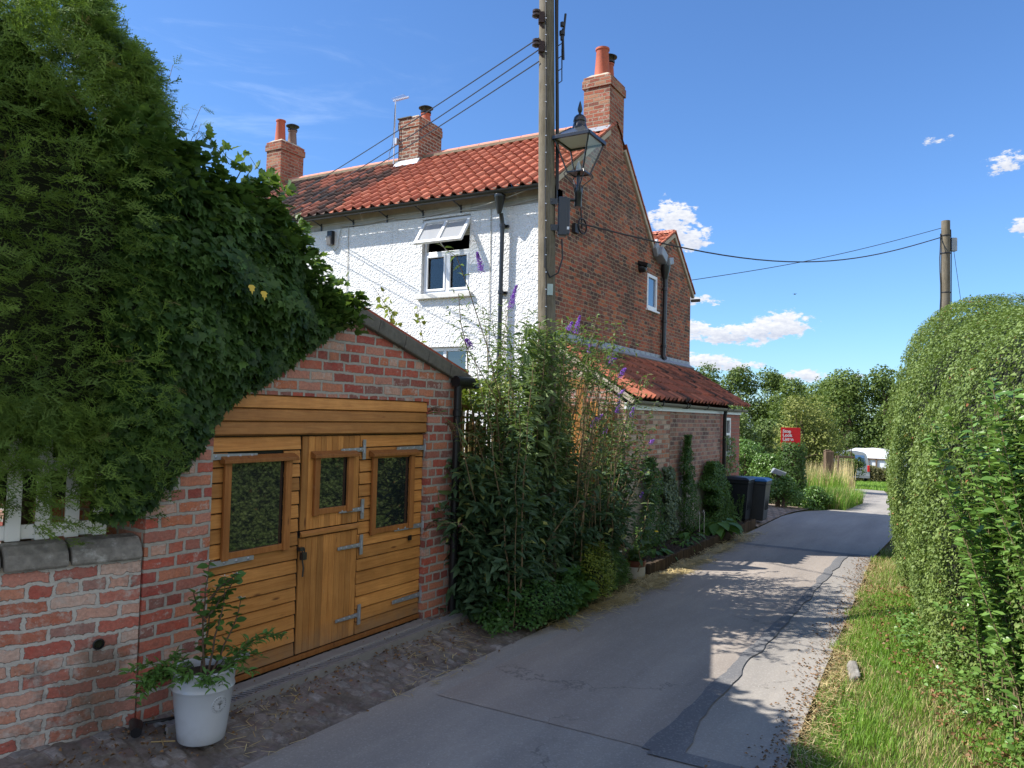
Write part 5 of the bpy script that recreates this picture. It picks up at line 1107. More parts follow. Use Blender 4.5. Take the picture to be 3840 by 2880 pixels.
mb = MB(); p = polex(2.98)+Rr*.03-Fr*.095; mb.obox(p, Rr*.028, Fr*.002, (0, 0, .055)); mb.build('number_plate', M('green grey plate', plain, c=(.42, .50, .46), r=.6, var=.2), up_)
# ------------------------------------------------------------------ lantern on the pole
lt = thing('street_lantern', 'black traditional four sided street lantern bracketed to the utility pole', 'street lamp', (QX+.12, QY, 3.5))
bx = polex(3.72)+Rr*.155-Fr*.02; Ax = Vector((1, 0, 0)); Ay = Vector((0, 1, 0))
mb = MB(); mb.obox(bx, Rr*.045, Fr*.05, (0, 0, .195)); mb.obox(bx+Rr*.050, Rr*.022, Fr*.045, (0, 0, .185)); mb.build('control_box', m_boxgrey, lt, bevel=.012)
mb = MB()
for z in (3.86, 3.60): mb = MB(); p = polex(z)+Rr*.05-Fr*.07; mb.obox(p, Rr*.045, Fr*.006, (0, 0, .03)); mb.obox(p+Rr*.05+Fr*.02, Rr*.006, Fr*.03, (0, 0, .03)); mb.lathe(tuple(p-Fr*.008), [(.008, 0), (.008, .006)], 8); mb.build('box_bracket', m_boxgrey, lt, bevel=.003)
mb = MB(); mb.obox(bx+Rr*.056-Fr*.046-Vector((0, 0, .12)), Rr*.011, Fr*.001, (0, 0, .014)); mb.build('box_label', m_white, lt)
lc = polex(4.2)+Rr*.32+Fr*.0; lcx, lcy = lc.x, lc.y
mb = MB(); mb.tube([bx+Vector((0, 0, .17)), Vector((lcx, lcy, 3.90))], .016, 10); mb.lathe((lcx, lcy, 0), [(.034, 3.83), (.036, 3.835), (.036, 3.95), (.040, 3.955), (.040, 4.02), (.03, 4.025), (.018, 4.03), (.016, 4.17)], 16)
for k in range(4):
    a = PI/4+k*PI/2; d = Vector((math.cos(a), math.sin(a), 0)); c = Vector((lcx, lcy, 0))
    mb.tube([c+d*.035+Vector((0, 0, 3.97)), c+d*.05+Vector((0, 0, 4.05)), c+d*.12+Vector((0, 0, 4.11)), c+d*.155+Vector((0, 0, 4.15)), c+d*.13+Vector((0, 0, 4.185)), c+d*.10+Vector((0, 0, 4.17))], .0055, 6)
mb.build('bracket_arm', m_iron, lt, smooth=True)
b_, t_, zb_, zt_ = .085, .185, 4.17, 4.49
def lp_(i, r, z): sx_, sy_ = ((-1, -1), (1, -1), (1, 1), (-1, 1))[i % 4]; return Vector((lcx+sx_*r, lcy+sy_*r, z))
mb = MB()
for i in range(4):
    mb.bar(lp_(i, b_, zb_), lp_(i, t_, zt_), .014, .014); mb.bar(lp_(i, b_, zb_), lp_(i+1, b_, zb_), .016, .016); mb.bar(lp_(i, t_+.01, zt_+.01), lp_(i+1, t_+.01, zt_+.01), .022, .034); mb.bar(lp_(i, t_, zt_+.03), lp_(i, .065, 4.62), .014, .012)
mb.obox((lcx, lcy, zb_+.003), (b_, 0, 0), (0, b_, 0), (0, 0, .004)); mb.build('frame', m_iron, lt, bevel=.002)
for i in range(4):
    mb = MB(); mb.add([lp_(i, b_-.002, zb_+.005), lp_(i+1, b_-.002, zb_+.005), lp_(i+1, t_-.002, zt_), lp_(i, t_-.002, zt_)], [(0, 1, 2, 3)]); mb.build('glass_pane', m_clear, lt)
mb = MB()
for i in range(4): mb.add([lp_(i, t_+.012, zt_+.028), lp_(i+1, t_+.012, zt_+.028), lp_(i+1, .06, 4.625), lp_(i, .06, 4.625)], [(0, 1, 2, 3)])
mb.build('roof', M('smoky lantern roof', plain, c=(.05, .055, .06), r=.12, spec=.8, var=.1), lt)
mb = MB(); mb.obox((lcx, lcy, zt_+.012), (t_-.01, 0, 0), (0, t_-.01, 0), (0, 0, .004)); mb.build('reflector', M('white enamel reflector', plain, c=(.62, .60, .52), r=.4, var=.06), lt)
mb = MB(); mb.lathe((lcx, lcy, 0), [(.085, 4.60), (.088, 4.615), (.075, 4.63), (.066, 4.665), (.060, 4.685), (.064, 4.69), (.066, 4.70), (.058, 4.735), (.040, 4.755), (.018, 4.765), (.012, 4.78), (.022, 4.80), (.025, 4.82), (.018, 4.85), (.009, 4.885), (.002, 4.905)], 20); mb.build('finial', m_iron, lt, smooth=True)
mb = MB(); mb.lathe((lcx, lcy, 0), [(.035, 4.178), (.035, 4.19), (.028, 4.195), (.024, 4.24), (.004, 4.30)], 12); mb.build('lamp_holder', m_white, lt, smooth=True)
# ------------------------------------------------------------------ wires
def wire(name, a, b, sag, r, label, group=None):
    mb = MB(); mb.tube(sagline(a, b, sag, 24), r, 5); tag(mb.build(name, m_cable, None, loc=tuple(a), smooth=True), label, 'overhead wire', group)
wire('overhead_wire', polex(5.52)-Rr*.08-Fr*.05, (-11.36, 9.93, 5.36), .05, .0065, 'topmost of the three dark wires running from the pole down over the roof', 'wires from the pole over the roof')
wire('overhead_wire', polex(5.40)-Rr*.08-Fr*.05, (-10.65, 9.93, 5.33), .05, .0065, 'middle of the three dark wires running from the pole down over the roof', 'wires from the pole over the roof')
wire('overhead_wire', polex(5.28)-Rr*.08-Fr*.05, (-10.42, 9.93, 5.30), .05, .0065, 'lowest of the three dark wires running from the pole down over the roof', 'wires from the pole over the roof')
FPX, FPY = -.30, 22.15
wire('overhead_wire', (GX+.06, 10.75, 4.76), (FPX-.1, FPY, 6.52), .62, .013, 'thick black cable from the gable bracket to the far pole')
wire('overhead_wire', (GX-.02, 16.8, 4.86), (FPX-.08, FPY, 6.76), .12, .008, 'thin wire rising from the rear eaves corner to the top of the far pole')
fpo = thing('utility_pole', 'shorter brown wooden utility pole rising behind the clipped hedge', 'utility pole', (FPX, FPY, -.4), 0, 'utility poles')
mb = MB(); mb.tube([(FPX, FPY, -.5), (FPX, FPY, 6.93)], [.135, .10], 16); mb.build('shaft', m_pole, fpo, smooth=True)
mb = MB(); mb.obox((FPX+.17, FPY+.06, 6.32), (.06, .03, 0), (-.03, .05, 0), (0, 0, .17)); mb.build('junction_box', M('pale grey box', plain, c=(.34, .36, .37), r=.5), fpo, bevel=.01)
mb = MB(); mb.tube([(FPX-.11, FPY-.07, 6.6)]+[(FPX-.115+.012*math.sin(z*4), FPY-.07, z) for z in np.linspace(6.3, 2, 14)], .014, 6); mb.tube([(FPX+.11, FPY, 6.7)]+[(FPX+.125, FPY, z) for z in np.linspace(6.2, 2, 8)], .012, 6)
for z in (6.55, 6.1, 5.1): mb.lathe((FPX, FPY, z), [(.115, -.015), (.118, 0), (.115, .015)], 12)
mb.tube([(FPX+.18, FPY+.05, 6.15), (FPX+.42, FPY+.1, 4.2), (FPX+.6, FPY+.1, 2)], .006, 5); mb.build('pole_cable', m_cable, fpo, smooth=True)

# ------------------------------------------------------------------ buddleia
bud = thing('buddleia', 'tall arching buddleia bush with narrow grey green leaves and purple flower spikes', 'bush', (-3.75, 7.3, -.1))
paths = []; lp = []; la = []; ln = []; ls = []; spikes = []
def zmax(y): return np.interp(y, [5.2, 5.7, 6.3, 6.9, 7.6, 8.4, 9.0, 9.5], [1.9, 2.75, 2.85, 2.65, 2.75, 2.5, 1.95, 1.3])
for i in range(165):
    by = random.uniform(5.85, 8.5) if i % 5 else random.uniform(7.2, 8.9); bx_ = random.uniform(-4.02, -3.55) if i % 3 else random.uniform(-3.6, -3.30); low = i > 112
    ty = min(by+random.uniform(-.6, .65)*(1.2 if low else 1), 9.15); tx = bx_+random.uniform(-.25, .42)
    h = zmax(ty)*random.uniform(.74, 1.02)+.1 if not low else random.uniform(.7, 1.6)
    if low: tx = bx_+random.uniform(.0, .35)
    k = 11; P0 = np.array([bx_, by, -.1]); P1 = np.array([tx, ty, h]); pts = []
    for j in range(k+1):
        t = j/k; q_ = P0+(P1-P0)*np.array([t**1.8, t**1.5, t**.92]); q_[2] -= .10*max(0, t-.75)**2*8*random.uniform(.3, 1); q_ += rng.normal(0, .012, 3); pts.append(q_)
    paths.append(pts); L = h+.2; m = int(L*19)
    for j in range(m):
        t = (.10 if low else .16)+(.9 if low else .84)*(j+.5)/m; f_ = t*k; i0 = min(int(f_), k-1); p = pts[i0]+(pts[i0+1]-pts[i0])*(f_-i0); th = j*1.571+random.uniform(-.5, .5)
        o = np.array([math.cos(th), math.sin(th), .25]); sz = random.uniform(.075, .13)*(1.25-.45*t)*(1.25 if p[2] < 1.2 else .88)
        for sg in (-1, 1):
            oo = o*np.array([sg, sg, 1]); lp.append(p); la.append(oo+rng.normal(0, .34, 3)); ln.append(np.array([0, 0, 1.])+rng.normal(0, .4, 3)); ls.append(sz)
            if random.random() < .42: # small side twig with its own leaves
                tw_ = p+oo*random.uniform(.05, .14)
                for _ in range(3): lp.append(tw_); la.append(oo+rng.normal(0, .7, 3)); ln.append(np.array([0, 0, 1.])+rng.normal(0, .5, 3)); ls.append(sz*.7)
    if not low: spikes.append(pts)
V, Fq = tubes_np(paths, [random.uniform(.005, .011) for _ in paths], 5); npmesh('stems', V, Fq, np.zeros(len(V)), m_stem, bud)
# dense lower skirt
n = 13000; y = rng.uniform(5.55, 8.45, n); z = rng.uniform(0, 1, n)**.9*1.75; ctr = .5+.5*np.sin(y*5+z*4)*np.sin(z*6-y*3)
x = -3.70+rng.normal(0, .13, n)+.20*ctr-.12*z; ok = (z < 1.75-.45*np.abs(y-6.9)+.2*np.sin(y*8)) & (x < -3.25) & ((y < 7.9) | (rng.random(n) < .45)); P = np.stack([x, y, z], -1)[ok]
gap = ((np.sin(P[:, 1]*11+1)*np.sin(P[:, 2]*8+2) > .35) & (P[:, 2] > .6)) | ((P[:, 1] > 7.55) & (P[:, 2] > .75)); P = P[~gap]
m = len(P); lp = np.array(lp); wnd = (lp[:, 1] > 7.55) & (lp[:, 1] < 8.35) & (lp[:, 2] > .75) & (lp[:, 2] < 2.05) & (rng.random(len(lp)) < .72); la, ln, ls = np.array(la)[~wnd], np.array(ln)[~wnd], np.array(ls)[~wnd]; lp = lp[~wnd]; ra = lp[:, 0]/lp[:, 1]; wnd = (ra > -.474) & (ra < -.436) & (lp[:, 2] > .6) & (lp[:, 2] < 2.1) & (rng.random(len(lp)) < .72); la, ln, ls, lp = la[~wnd], ln[~wnd], ls[~wnd], lp[~wnd]; ra = P[:, 0]/P[:, 1]; P = P[~((ra > -.474) & (ra < -.436) & (P[:, 2] > .6))]; Q = np.stack([rng.normal(-3.40, .05, 1500), rng.uniform(5.95, 6.75, 1500), .1+2.45*rng.random(1500)**1.1], -1); Q = Q[np.sin(Q[:, 1]*13)*np.sin(Q[:, 2]*9+1) > -.55]; P = np.concatenate([P, Q]); m = len(P); lp = np.concatenate([np.array(lp), P]); la = np.concatenate([np.array(la), rnd(m)*np.array([1, 1, .4])+np.array([.4, 0, -.1])]); ln = np.concatenate([np.array(ln), rnd(m, .45)+np.array([.4, 0, 1.])]); ls = np.concatenate([np.array(ls), rng.uniform(.08, .17, m)])
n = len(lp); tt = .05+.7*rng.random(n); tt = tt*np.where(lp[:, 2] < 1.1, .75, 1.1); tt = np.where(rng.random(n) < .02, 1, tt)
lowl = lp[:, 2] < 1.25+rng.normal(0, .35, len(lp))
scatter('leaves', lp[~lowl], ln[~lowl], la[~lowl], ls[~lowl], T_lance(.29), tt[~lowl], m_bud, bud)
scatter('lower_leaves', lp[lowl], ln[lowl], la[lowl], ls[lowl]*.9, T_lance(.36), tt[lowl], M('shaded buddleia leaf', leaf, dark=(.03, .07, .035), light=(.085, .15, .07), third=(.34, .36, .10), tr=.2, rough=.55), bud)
def spike(tip, d, L, mat, name, r=.024):
    r *= 1.35; L *= 1.15; n = int(330*L/.2); t = rng.random(n); d = np.array(d, float); d /= np.linalg.norm(d); a = rng.uniform(0, 2*PI, n); e1 = np.cross(d, [.2, .3, 1]); e1 /= np.linalg.norm(e1); e2 = np.cross(d, e1)
    rr = r*np.sqrt(rng.random(n))*(1-t**1.3*.85); bend = np.outer(t*t, [0, 0, -.25*L]); o = e1*np.cos(a)[:, None]+e2*np.sin(a)[:, None]
    P = np.array(tip)+d*(t*L)[:, None]+bend+o*rr[:, None]; return scatter(name, P, o+rnd(n, .4), o*.4+d*.6+rnd(n, .5), rng.uniform(.008, .014, n), T_diamond(.9, .1), rng.random(n), mat, bud)
for (y, z, dy, dz, L, b) in ((5.60, 2.98, -.5, .7, .22, 0), (6.08, 2.72, .1, 1, .26, 0), (7.30, 2.62, .1, 1, .22, 0), (6.95, 2.42, -.1, 1, .20, 0), (7.05, 2.62, .3, .8, .12, 0), (7.75, 2.45, -.05, 1, .12, 0), (8.1, 2.35, .6, .5, .20, 0), (8.2, 2.42, .7, .6, .18, 0), (8.55, 2.22, .4, .8, .16, 0), (8.70, 2.25, .5, .7, .15, 0), (8.45, 1.98, .5, .7, .15, 0), (8.60, 1.80, 0, 1, .17, 0), (8.90, 1.75, .1, 1, .15, 0), (8.15, 1.70, .6, .6, .14, 0), (7.95, 1.62, .2, .9, .14, 0), (8.3, 1.55, 0, 1, .12, 0), (9.55, 1.42, .6, .5, .10, 0), (9.5, .72, .4, .5, .10, 0), (6.25, 1.60, .7, .3, .10, 0), (6.7, 1.0, .7, .2, .10, 0), (5.35, 2.30, -.7, .5, .14, 0), (9.35, 1.05, .8, .1, .1, 0),
                            (6.45, 1.52, .8, .55, .17, 1), (7.9, 2.5, .3, .9, .14, 1), (5.3, 1.55, -.6, .7, .16, 1), (4.98, 1.78, -.9, .1, .16, 1), (5.15, 1.62, -.7, .4, .18, 1), (7.55, 2.65, .5, .8, .15, 1), (7.3, 1.7, .2, .9, .12, 1), (4.95, .88, -1, .05, .14, 1)):
    x = -3.55+random.uniform(-.08, .1); spike((x, y, z), (.15, dy, dz), L, m_brownfl if b else m_purple, 'spent_flower_spike' if b else 'flower_spike', .018 if b else .025)
# stems that carry the outlying spikes across the garage corner
paths = [[(-3.7, 6.2, .2), (-3.62, 5.9, 1.1), (-3.6, 5.6, 1.55), (-3.58, 5.3, 1.62), (-3.56, 4.85, 1.80)], [(-3.7, 6.0, .2), (-3.6, 5.6, .7), (-3.56, 5.3, .85), (-3.55, 4.85, .89)], [(-3.65, 6.3, .3), (-3.6, 5.9, 1.9), (-3.58, 5.5, 2.2), (-3.57, 5.35, 2.32), (-3.56, 5.25, 2.42)], [(-3.7, 6.0, .6), (-3.6, 5.55, 1.1), (-3.55, 5.3, 1.5), (-3.55, 5.2, 1.7)],
         [(-3.7, 6.3, 1.6), (-3.7, 5.9, 2.35), (-3.65, 5.5, 2.8), (-3.62, 5.25, 3.05), (-3.6, 4.95, 3.1)], [(-3.6, 8.7, .2), (-3.5, 9.1, .9), (-3.5, 9.4, 1.3), (-3.5, 9.6, 1.45)], [(-3.5, 8.9, .1), (-3.45, 9.35, .4), (-3.45, 9.5, .7)]]
V, Fq = tubes_np(paths, [.006]*len(paths), 5); npmesh('outer_stems', V, Fq, np.zeros(len(V)), m_stem, bud)
lp = []; la = []
for p in paths:
    p = np.array(p)
    for j in range(11):
        t = .15+.85*j/11*(len(p)-1)/(len(p)-1); f_ = t*(len(p)-1); i0 = min(int(f_), len(p)-2); q_ = p[i0]+(p[i0+1]-p[i0])*(f_-i0)
        for sg in (-1, 1): lp.append(q_); la.append(np.array([math.cos(j*1.57)*sg, math.sin(j*1.57)*sg, -.2])+rng.normal(0, .2, 3))
n = len(lp); scatter('outer_leaves', lp, np.array([0, 0, 1.])+rnd(n, .4), la, rng.uniform(.06, .11, n), T_lance(.26), rng.random(n)*.7, m_bud, bud)
# yellow green climber by the white wall
n = 1300; P = np.stack([rng.uniform(-4.6, -4.15, n), rng.uniform(5.7, 7.2, n), 1.80+.30*rng.random(n)**1.3], -1)
cl = thing('golden_climber', 'yellow green climber spilling over the trellis beside the garage corner', 'climber', (-4.35, 6.4, 1.8)); scatter('leaves', P, rnd(n)+np.array([0, 0, 1]), rnd(n), rng.uniform(.04, .08, n), T_ivy(), .4+.6*rng.random(n), m_lime, cl)
paths = [[(-4.4, 5.9, 1.8), (-4.4, 5.6, 2.3), (-4.4, 5.35, 2.65), (-4.4, 5.1, 2.85)], [(-4.4, 6.1, 1.8), (-4.4, 5.9, 2.3), (-4.4, 5.75, 2.75)], [(-4.3, 5.9, 1.8), (-4.3, 5.6, 2.2), (-4.3, 5.2, 2.6)]]; V, Fq = tubes_np(paths, [.005]*3); npmesh('stems', V, Fq, np.zeros(len(V)), m_stem, cl)
lp = [np.array(p[i])+(np.array(p[i+1])-np.array(p[i]))*random.random()+rng.normal(0, .03, 3) for p in paths for i in range(1, len(p)-1) for _ in range(14)]; n = len(lp); scatter('upper_leaves', lp, rnd(n)+np.array([0, 0, .6]), rnd(n), rng.uniform(.04, .075, n), T_ivy(), .5+.5*rng.random(n), m_lime, cl)

# ------------------------------------------------------------------ front planting
def mound(name, label, cat, c, r, n, T, size, mat, tint=(.1, .8), flat=.8, up=.8, core=True, group=None, wob=.2):
    root = thing(name, label, cat, (c[0], c[1], float(gz(c[0], c[1]))), group=group); d = unit(rnd(n)); d[:, 2] = np.abs(d[:, 2]); rad = (.72+.34*rng.random(n)**.7)
    wv = 1+wob*np.sin(d[:, 0]*6+c[0]*5)*np.sin(d[:, 1]*7+c[1]*3)+wob*.7*np.sin(d[:, 2]*9+d[:, 0]*4)
    P = np.array(c)+d*np.array(r)*(rad*wv)[:, None]; g0 = gz(P[:, 0], P[:, 1]); P[:, 2] = np.maximum(P[:, 2], g0+.01)
    al = d*.6+rnd(n, .5)+np.array([0, 0, .1]); nr = d*.6+np.array([0, 0, up])+rnd(n, .35)
    scatter('leaves', P, nr, al, rng.uniform(size*.6, size*1.3, n), T, tint[0]+(tint[1]-tint[0])*rng.random(n)**1.2*np.clip(.55+.5*(rad-.72)/.34, 0, 1.1), mat, root)
    if core:
        mb = MB(); mb.lathe(c, [(.62*(1-(k/6)**2)**.5 if k else .62, k/6*.62) for k in range(7)], 14); mb.v = [(c[0]+(x-c[0])*r[0], c[1]+(y-c[1])*r[1], c[2]+(z-c[2])*r[2]) for x, y, z in mb.v]; mb.build('twigs', m_core, root)
    return root
mound('ground_cover', 'dark small leaved ground cover spilling from the foot of the buddleia', 'shrub', (-3.42, 6.35, -.08), (.34, .75, .36), 5200, T_oval(.7), .032, m_green, (0, .5))
mound('ladys_mantle', 'lime green ladys mantle with frothy flowers at the lane edge', 'perennial', (-3.30, 7.35, -.05), (.26, .32, .46), 6000, T_diamond(.8), .022, m_lime, (.3, 1.))
mound('hollyhock_leaves', 'broad round dark leaves at the lane edge beside lime flowers', 'perennial', (-3.36, 6.95, -.08), (.22, .28, .30), 150, T_ivy(), .15, m_green, (.1, .5), core=True)
mound('feathery_shrub', 'fine feathery green shrub with yellow flowers before the stone step', 'shrub', (-3.40, 7.98, -.1), (.22, .42, .38), 6500, T_diamond(.35), .030, m_green, (.1, .95))
mound('hardy_geranium', 'dark broad leaved clump behind the feathery shrub', 'perennial', (-3.75, 7.9, -.05), (.30, .6, .55), 1500, T_oval(.8), .075, m_green, (0, .45))
mound('dark_shrub', 'dark leaved low shrub at the foot of the garage downpipe', 'shrub', (-3.72, 5.98, -.05), (.18, .25, .36), 420, T_oval(.5), .10, m_bud, (0, .4), core=False)
# step, small pot
stp = thing('brick_step', 'small brick step topped with worn stone slabs beside the little pot', 'step', (-3.8, 8.9, -.15))
mb = MB(); mb.box(-4.05, -3.60, 8.55, 9.05, -.25, .05); mb.build('brickwork', m_blow, stp, bevel=.004)
mb = MB(); mb.box(-4.08, -3.57, 8.52, 8.80, .052, .085); mb.box(-4.07, -3.58, 8.81, 9.08, .052, .083); mb.build('slabs', m_concrete, stp, bevel=.006)
sp_ = thing('plant_pot', 'small two-tone brown and cream pot standing at the end of the flower bed', 'plant pot', (-3.43, 9.0, -.2))
c = (-3.43, 9.02, -.21); mb = MB(); mb.lathe(c, [(.095, 0), (.115, .01), (.120, .10), (.118, .145)], 28); mb.build('lower_band', M('cream glaze', plain, c=(.48, .45, .38), r=.4, var=.1, dirt=(.2, .18, .14, .4)), sp_, smooth=True)
mb = MB(); mb.lathe(c, [(.1185, .143), (.121, .15), (.124, .185), (.130, .19), (.131, .215), (.120, .218), (.118, .19), (.001, .188)], 28, cap=False); mb.build('upper_band', M('brown glaze', plain, c=(.16, .055, .035), r=.35, var=.2), sp_, smooth=True)
st = [((c[0]+random.uniform(-.06, .06), c[1]+random.uniform(-.06, .06), c[2]+.19), (random.uniform(-.6, .6), random.uniform(-.6, .6), 1), random.uniform(.10, .2)) for _ in range(16)]
plant('bedding_plant', 'bright green bedding plant in the small two-tone pot', 'plant', c, st, T_lance(.45), .06, 60, m_privet, smat=m_gstem, tint=(.4, 1))
# flower bed with log edging
xs = np.arange(-4.03, -3.34, .03); ys = np.arange(9.15, 14.9, .04)
def bedz(x, y): return gz(-3.3, y)+.09+.035*np.sin(x*31+y*13)*np.sin(y*23-x*17)+.02*np.sin(x*71)*np.sin(y*57)
sheet('soil_bed', xs, ys, bedz, m_soil, noise=.012)
ed = thing('log_edging', 'dark brown rolled log edging along the front of the flower bed', 'edging', (-3.3, 12, -.2))
mb = MB(); y = 9.18
while y < 14.9:
    z = float(gz(-3.3, y)); mb.cur = random.random(); h = .135+random.uniform(-.012, .01); mb.tube([(-3.325, y, z-.08), (-3.325+random.uniform(-.004, .004), y, z+h)], .026, 8); y += .052
for x in np.arange(-3.95, -3.33, .052): z = float(gz(-3.3, 9.15)); mb.cur = random.random(); mb.tube([(x, 9.17, z-.08), (x, 9.17, z+.13)], .026, 8)
mb.build('logs', m_log, ed, smooth=True)
# climbers on the lean-to wall
def wallclimber(name, label, y0, y1, z1, n, T, size, mat, tint, taper=.4, x=LX+.06, dx=.10, airy=.0):
    n = int(n*1.5)
    root = thing(name, label, 'climber', (x, (y0+y1)/2, -.1), group='plants trained up the lean-to wall'); z = rng.random(n)**.9*(z1+.15)-.15; t = (z+.15)/(z1+.15); wd = (y1-y0)/2*(1-taper*t)*(.9+.3*np.sin(z*9+y0*3)+.2*np.sin(z*23+y0))
    sgn_ = rng.uniform(-1, 1, n); y = (y0+y1)/2+np.sign(sgn_)*np.abs(sgn_)**.8*wd*(1+.3*np.sin(z*17*np.sign(sgn_)))+.06*np.sin(z*5+y0); P = np.stack([x+rng.random(n)*dx*(1.2-t*.7), y, z], -1)
    if airy: k = np.sin(P[:, 1]*31)*np.sin(P[:, 2]*23) < 1-airy; P = P[k]
    n = len(P); scatter('leaves', P, np.array([1., 0, .4])+rnd(n, .5), rnd(n)+np.array([0, 0, -.2]), rng.uniform(size*.6, size*1.2, n), T, tint[0]+(tint[1]-tint[0])*rng.random(n), mat, root)
    paths = [[(x+.02, (y0+y1)/2+random.uniform(-.3, .3)*(y1-y0)*.6*t_+random.uniform(-.02, .02), -.15+(z1+.1)*t_) for t_ in np.linspace(0, 1, 9)] for _ in range(5)]; V, Fq = tubes_np(paths, [.007]*5); npmesh('stems', V, Fq, np.zeros(len(V)), m_bark, root)
wallclimber('wall_shrub', 'airy dark small leaved wall shrub nearest the step', 10.35, 11.15, 1.18, 3600, T_oval(.6), .036, m_green, (0, .35), .55, dx=.22, airy=.5)
wallclimber('variegated_ivy', 'narrow grey green variegated ivy column on the lean-to wall', 11.38, 11.98, .98, 3400, T_ivy(), .05, M('variegated leaf', leaf, dark=(.06, .10, .06), light=(.20, .27, .16), tr=.15), (.1, .8), .15)
wallclimber('wall_shrub', 'tall thin dark wall shrub reaching highest on the lean-to wall', 12.1, 12.9, 1.48, 4200, T_oval(.6), .036, m_green, (0, .35), .85, dx=.2, airy=.3)
wallclimber('wall_shrub', 'broad dusty green wall shrub in front of the lean-to downpipe', 13.3, 14.7, .98, 7000, T_oval(.7), .04, m_green, (.05, .5), .45, dx=.35)
wallclimber('jasmine', 'light green climber sprigs around the lean-to window', 14.95, 15.9, 1.42, 700, T_lance(.35), .07, m_privet, (.2, .9), .3, airy=.55)
def rosette(name, label, c, n, size, T, mat, tint, up=.5):
    root = thing(name, label, 'perennial', c, group='leafy plants in the flower bed'); a = rng.uniform(0, 2*PI, n); d = np.stack([np.cos(a), np.sin(a), up+rng.normal(0, .3, n)], -1); P = np.array(c)+d*rng.uniform(.02, .16, n)[:, None]
    scatter('leaves', P, np.array([0, 0, 1.])+d*.3+rnd(n, .2), d, rng.uniform(size*.6, size*1.2, n), T, tint[0]+(tint[1]-tint[0])*rng.random(n), mat, root); return root
rosette('evening_primrose', 'broad leaved plant with one yellow flower in the near end of the bed', (-3.62, 10.15, -.08), 26, .26, T_lance(.45), m_green, (.15, .6))
mb = MB(); mb.lathe((-3.55, 10.1, .20), [(.001, 0), (.03, .012), (.022, .02), (.001, .014)], 8); mb.build('flower', M('yellow petals', plain, c=(.8, .6, .03), r=.6), bpy.data.objects['evening_primrose'])
rosette('leafy_perennial', 'large bright green sprawling leaves hanging over the log edging', (-3.42, 12.7, -.02), 46, .30, T_lance(.6), m_green, (.3, .85), .45)
rosette('leafy_perennial', 'lesser green leafy clump in the middle of the bed', (-3.62, 11.75, -.07), 24, .17, T_lance(.5), m_green, (.1, .6), .5)
rosette('leafy_perennial', 'small ferny green clump against the log edging', (-3.48, 11.1, -.07), 60, .10, T_lance(.35), m_green, (.2, .8), .3)
rosette('leafy_perennial', 'spiky green clump at the far end of the bed beside the bin', (-3.55, 13.7, -.08), 40, .20, T_lance(.25), m_green, (.2, .7), .9)
for y in (9.5, 9.75, 13.3, 13.9, 14.2, 14.45):
    st = [((-3.55+random.uniform(-.1, .1), y+random.uniform(-.08, .08), -.12), (random.uniform(-.1, .15), random.uniform(-.15, .15), 1), random.uniform(.35, .55)) for _ in range(4)]
    plant('spurge', {9.5: 'upright green spurge stems nearest the small pot', 9.75: 'second clump of upright spurge past the small pot'}.get(y, 'upright green spurge stems in front of the wheelie bins'), 'perennial', (-3.55, y, -.12), st, T_diamond(.5), .035, 70, m_green, smat=m_gstem, tint=(.2, .8), lean_=.15, group=None if y < 10 else 'spurge in front of the bins')
for y in (11.95, 12.2):
    mb = MB(); mb.tube([(-3.5, y, -.2), (-3.5, y, .26), (-3.52, y+.03, .30), (-3.55, y+.05, .26)], .006, 6); tag(mb.build('plant_support', m_wcable, None, loc=(-3.5, y, -.1)), {11.95: 'nearer of two pale hooked canes in the flower bed', 12.2: 'farther of two pale hooked canes in the flower bed'}[y], 'garden cane')

# ------------------------------------------------------------------ wheelie bins
def bin_(x, y, rz, label, lidc, bodyc):
    z0 = float(gz(x, y)); t = thing('wheelie_bin', label, 'wheelie bin', (x, y, z0), rz, 'wheelie bins at the end of the bed'); t.scale = (.84, .84, .86)
    def ring(hw, hd, z, oy=0): return [(-hw, -hd+oy, z), (hw, -hd+oy, z), (hw, hd+oy, z), (-hw, hd+oy, z)]
    mb = MB(); R_ = [ring(.215, .20, .06), ring(.225, .215, .10), ring(.275, .285, .86), ring(.29, .30, .87), ring(.29, .30, .93)]; vs = [p for r in R_ for p in r]
    mb.add(vs, [(i*4+k, i*4+(k+1) % 4, (i+1)*4+(k+1) % 4, (i+1)*4+k) for i in range(4) for k in range(4)]+[(3, 2, 1, 0)]); 
    for k in (-.12, 0, .12): mb.box(k-.012, k+.012, -.262, -.205, .30, .80)
    mb.build('body', bodyc, t, local=True, bevel=.015)
    mb = MB(); vs = ring(.305, .315, .935)+ring(.30, .31, .965)+ring(.24, .24, 1.0)+ring(.12, .14, 1.012); mb.add(vs, [(i*4+k, i*4+(k+1) % 4, (i+1)*4+(k+1) % 4, (i+1)*4+k) for i in range(3) for k in range(4)]+[(3, 2, 1, 0), (12, 13, 14, 15)]); mb.build('lid', lidc, t, local=True, bevel=.012)
    mb = MB(); mb.tube([(-.22, .33, .93), (-.22, .38, .93), (.22, .38, .93), (.22, .33, .93)], .016, 8); mb.build('handle', bodyc, t, local=True)
    for sx_ in (-.25, .25): mb = MB(); mb.lathe((sx_-.025, .21, .10), [(.03, 0), (.10, 0), (.10, .05), (.03, .05)], 18, axis='x'); mb.build('wheel', m_black, t, local=True, smooth=True)
    return t
m_bin = M('dark bin plastic', plain, c=(.014, .016, .022), r=.4, var=.15); m_bing = M('charcoal bin plastic', plain, c=(.045, .048, .05), r=.42, var=.15)
bin_(-3.62, 14.85, PI/2, 'dark navy wheelie bin with a black lid nearest the flower bed', m_bin, m_bin)
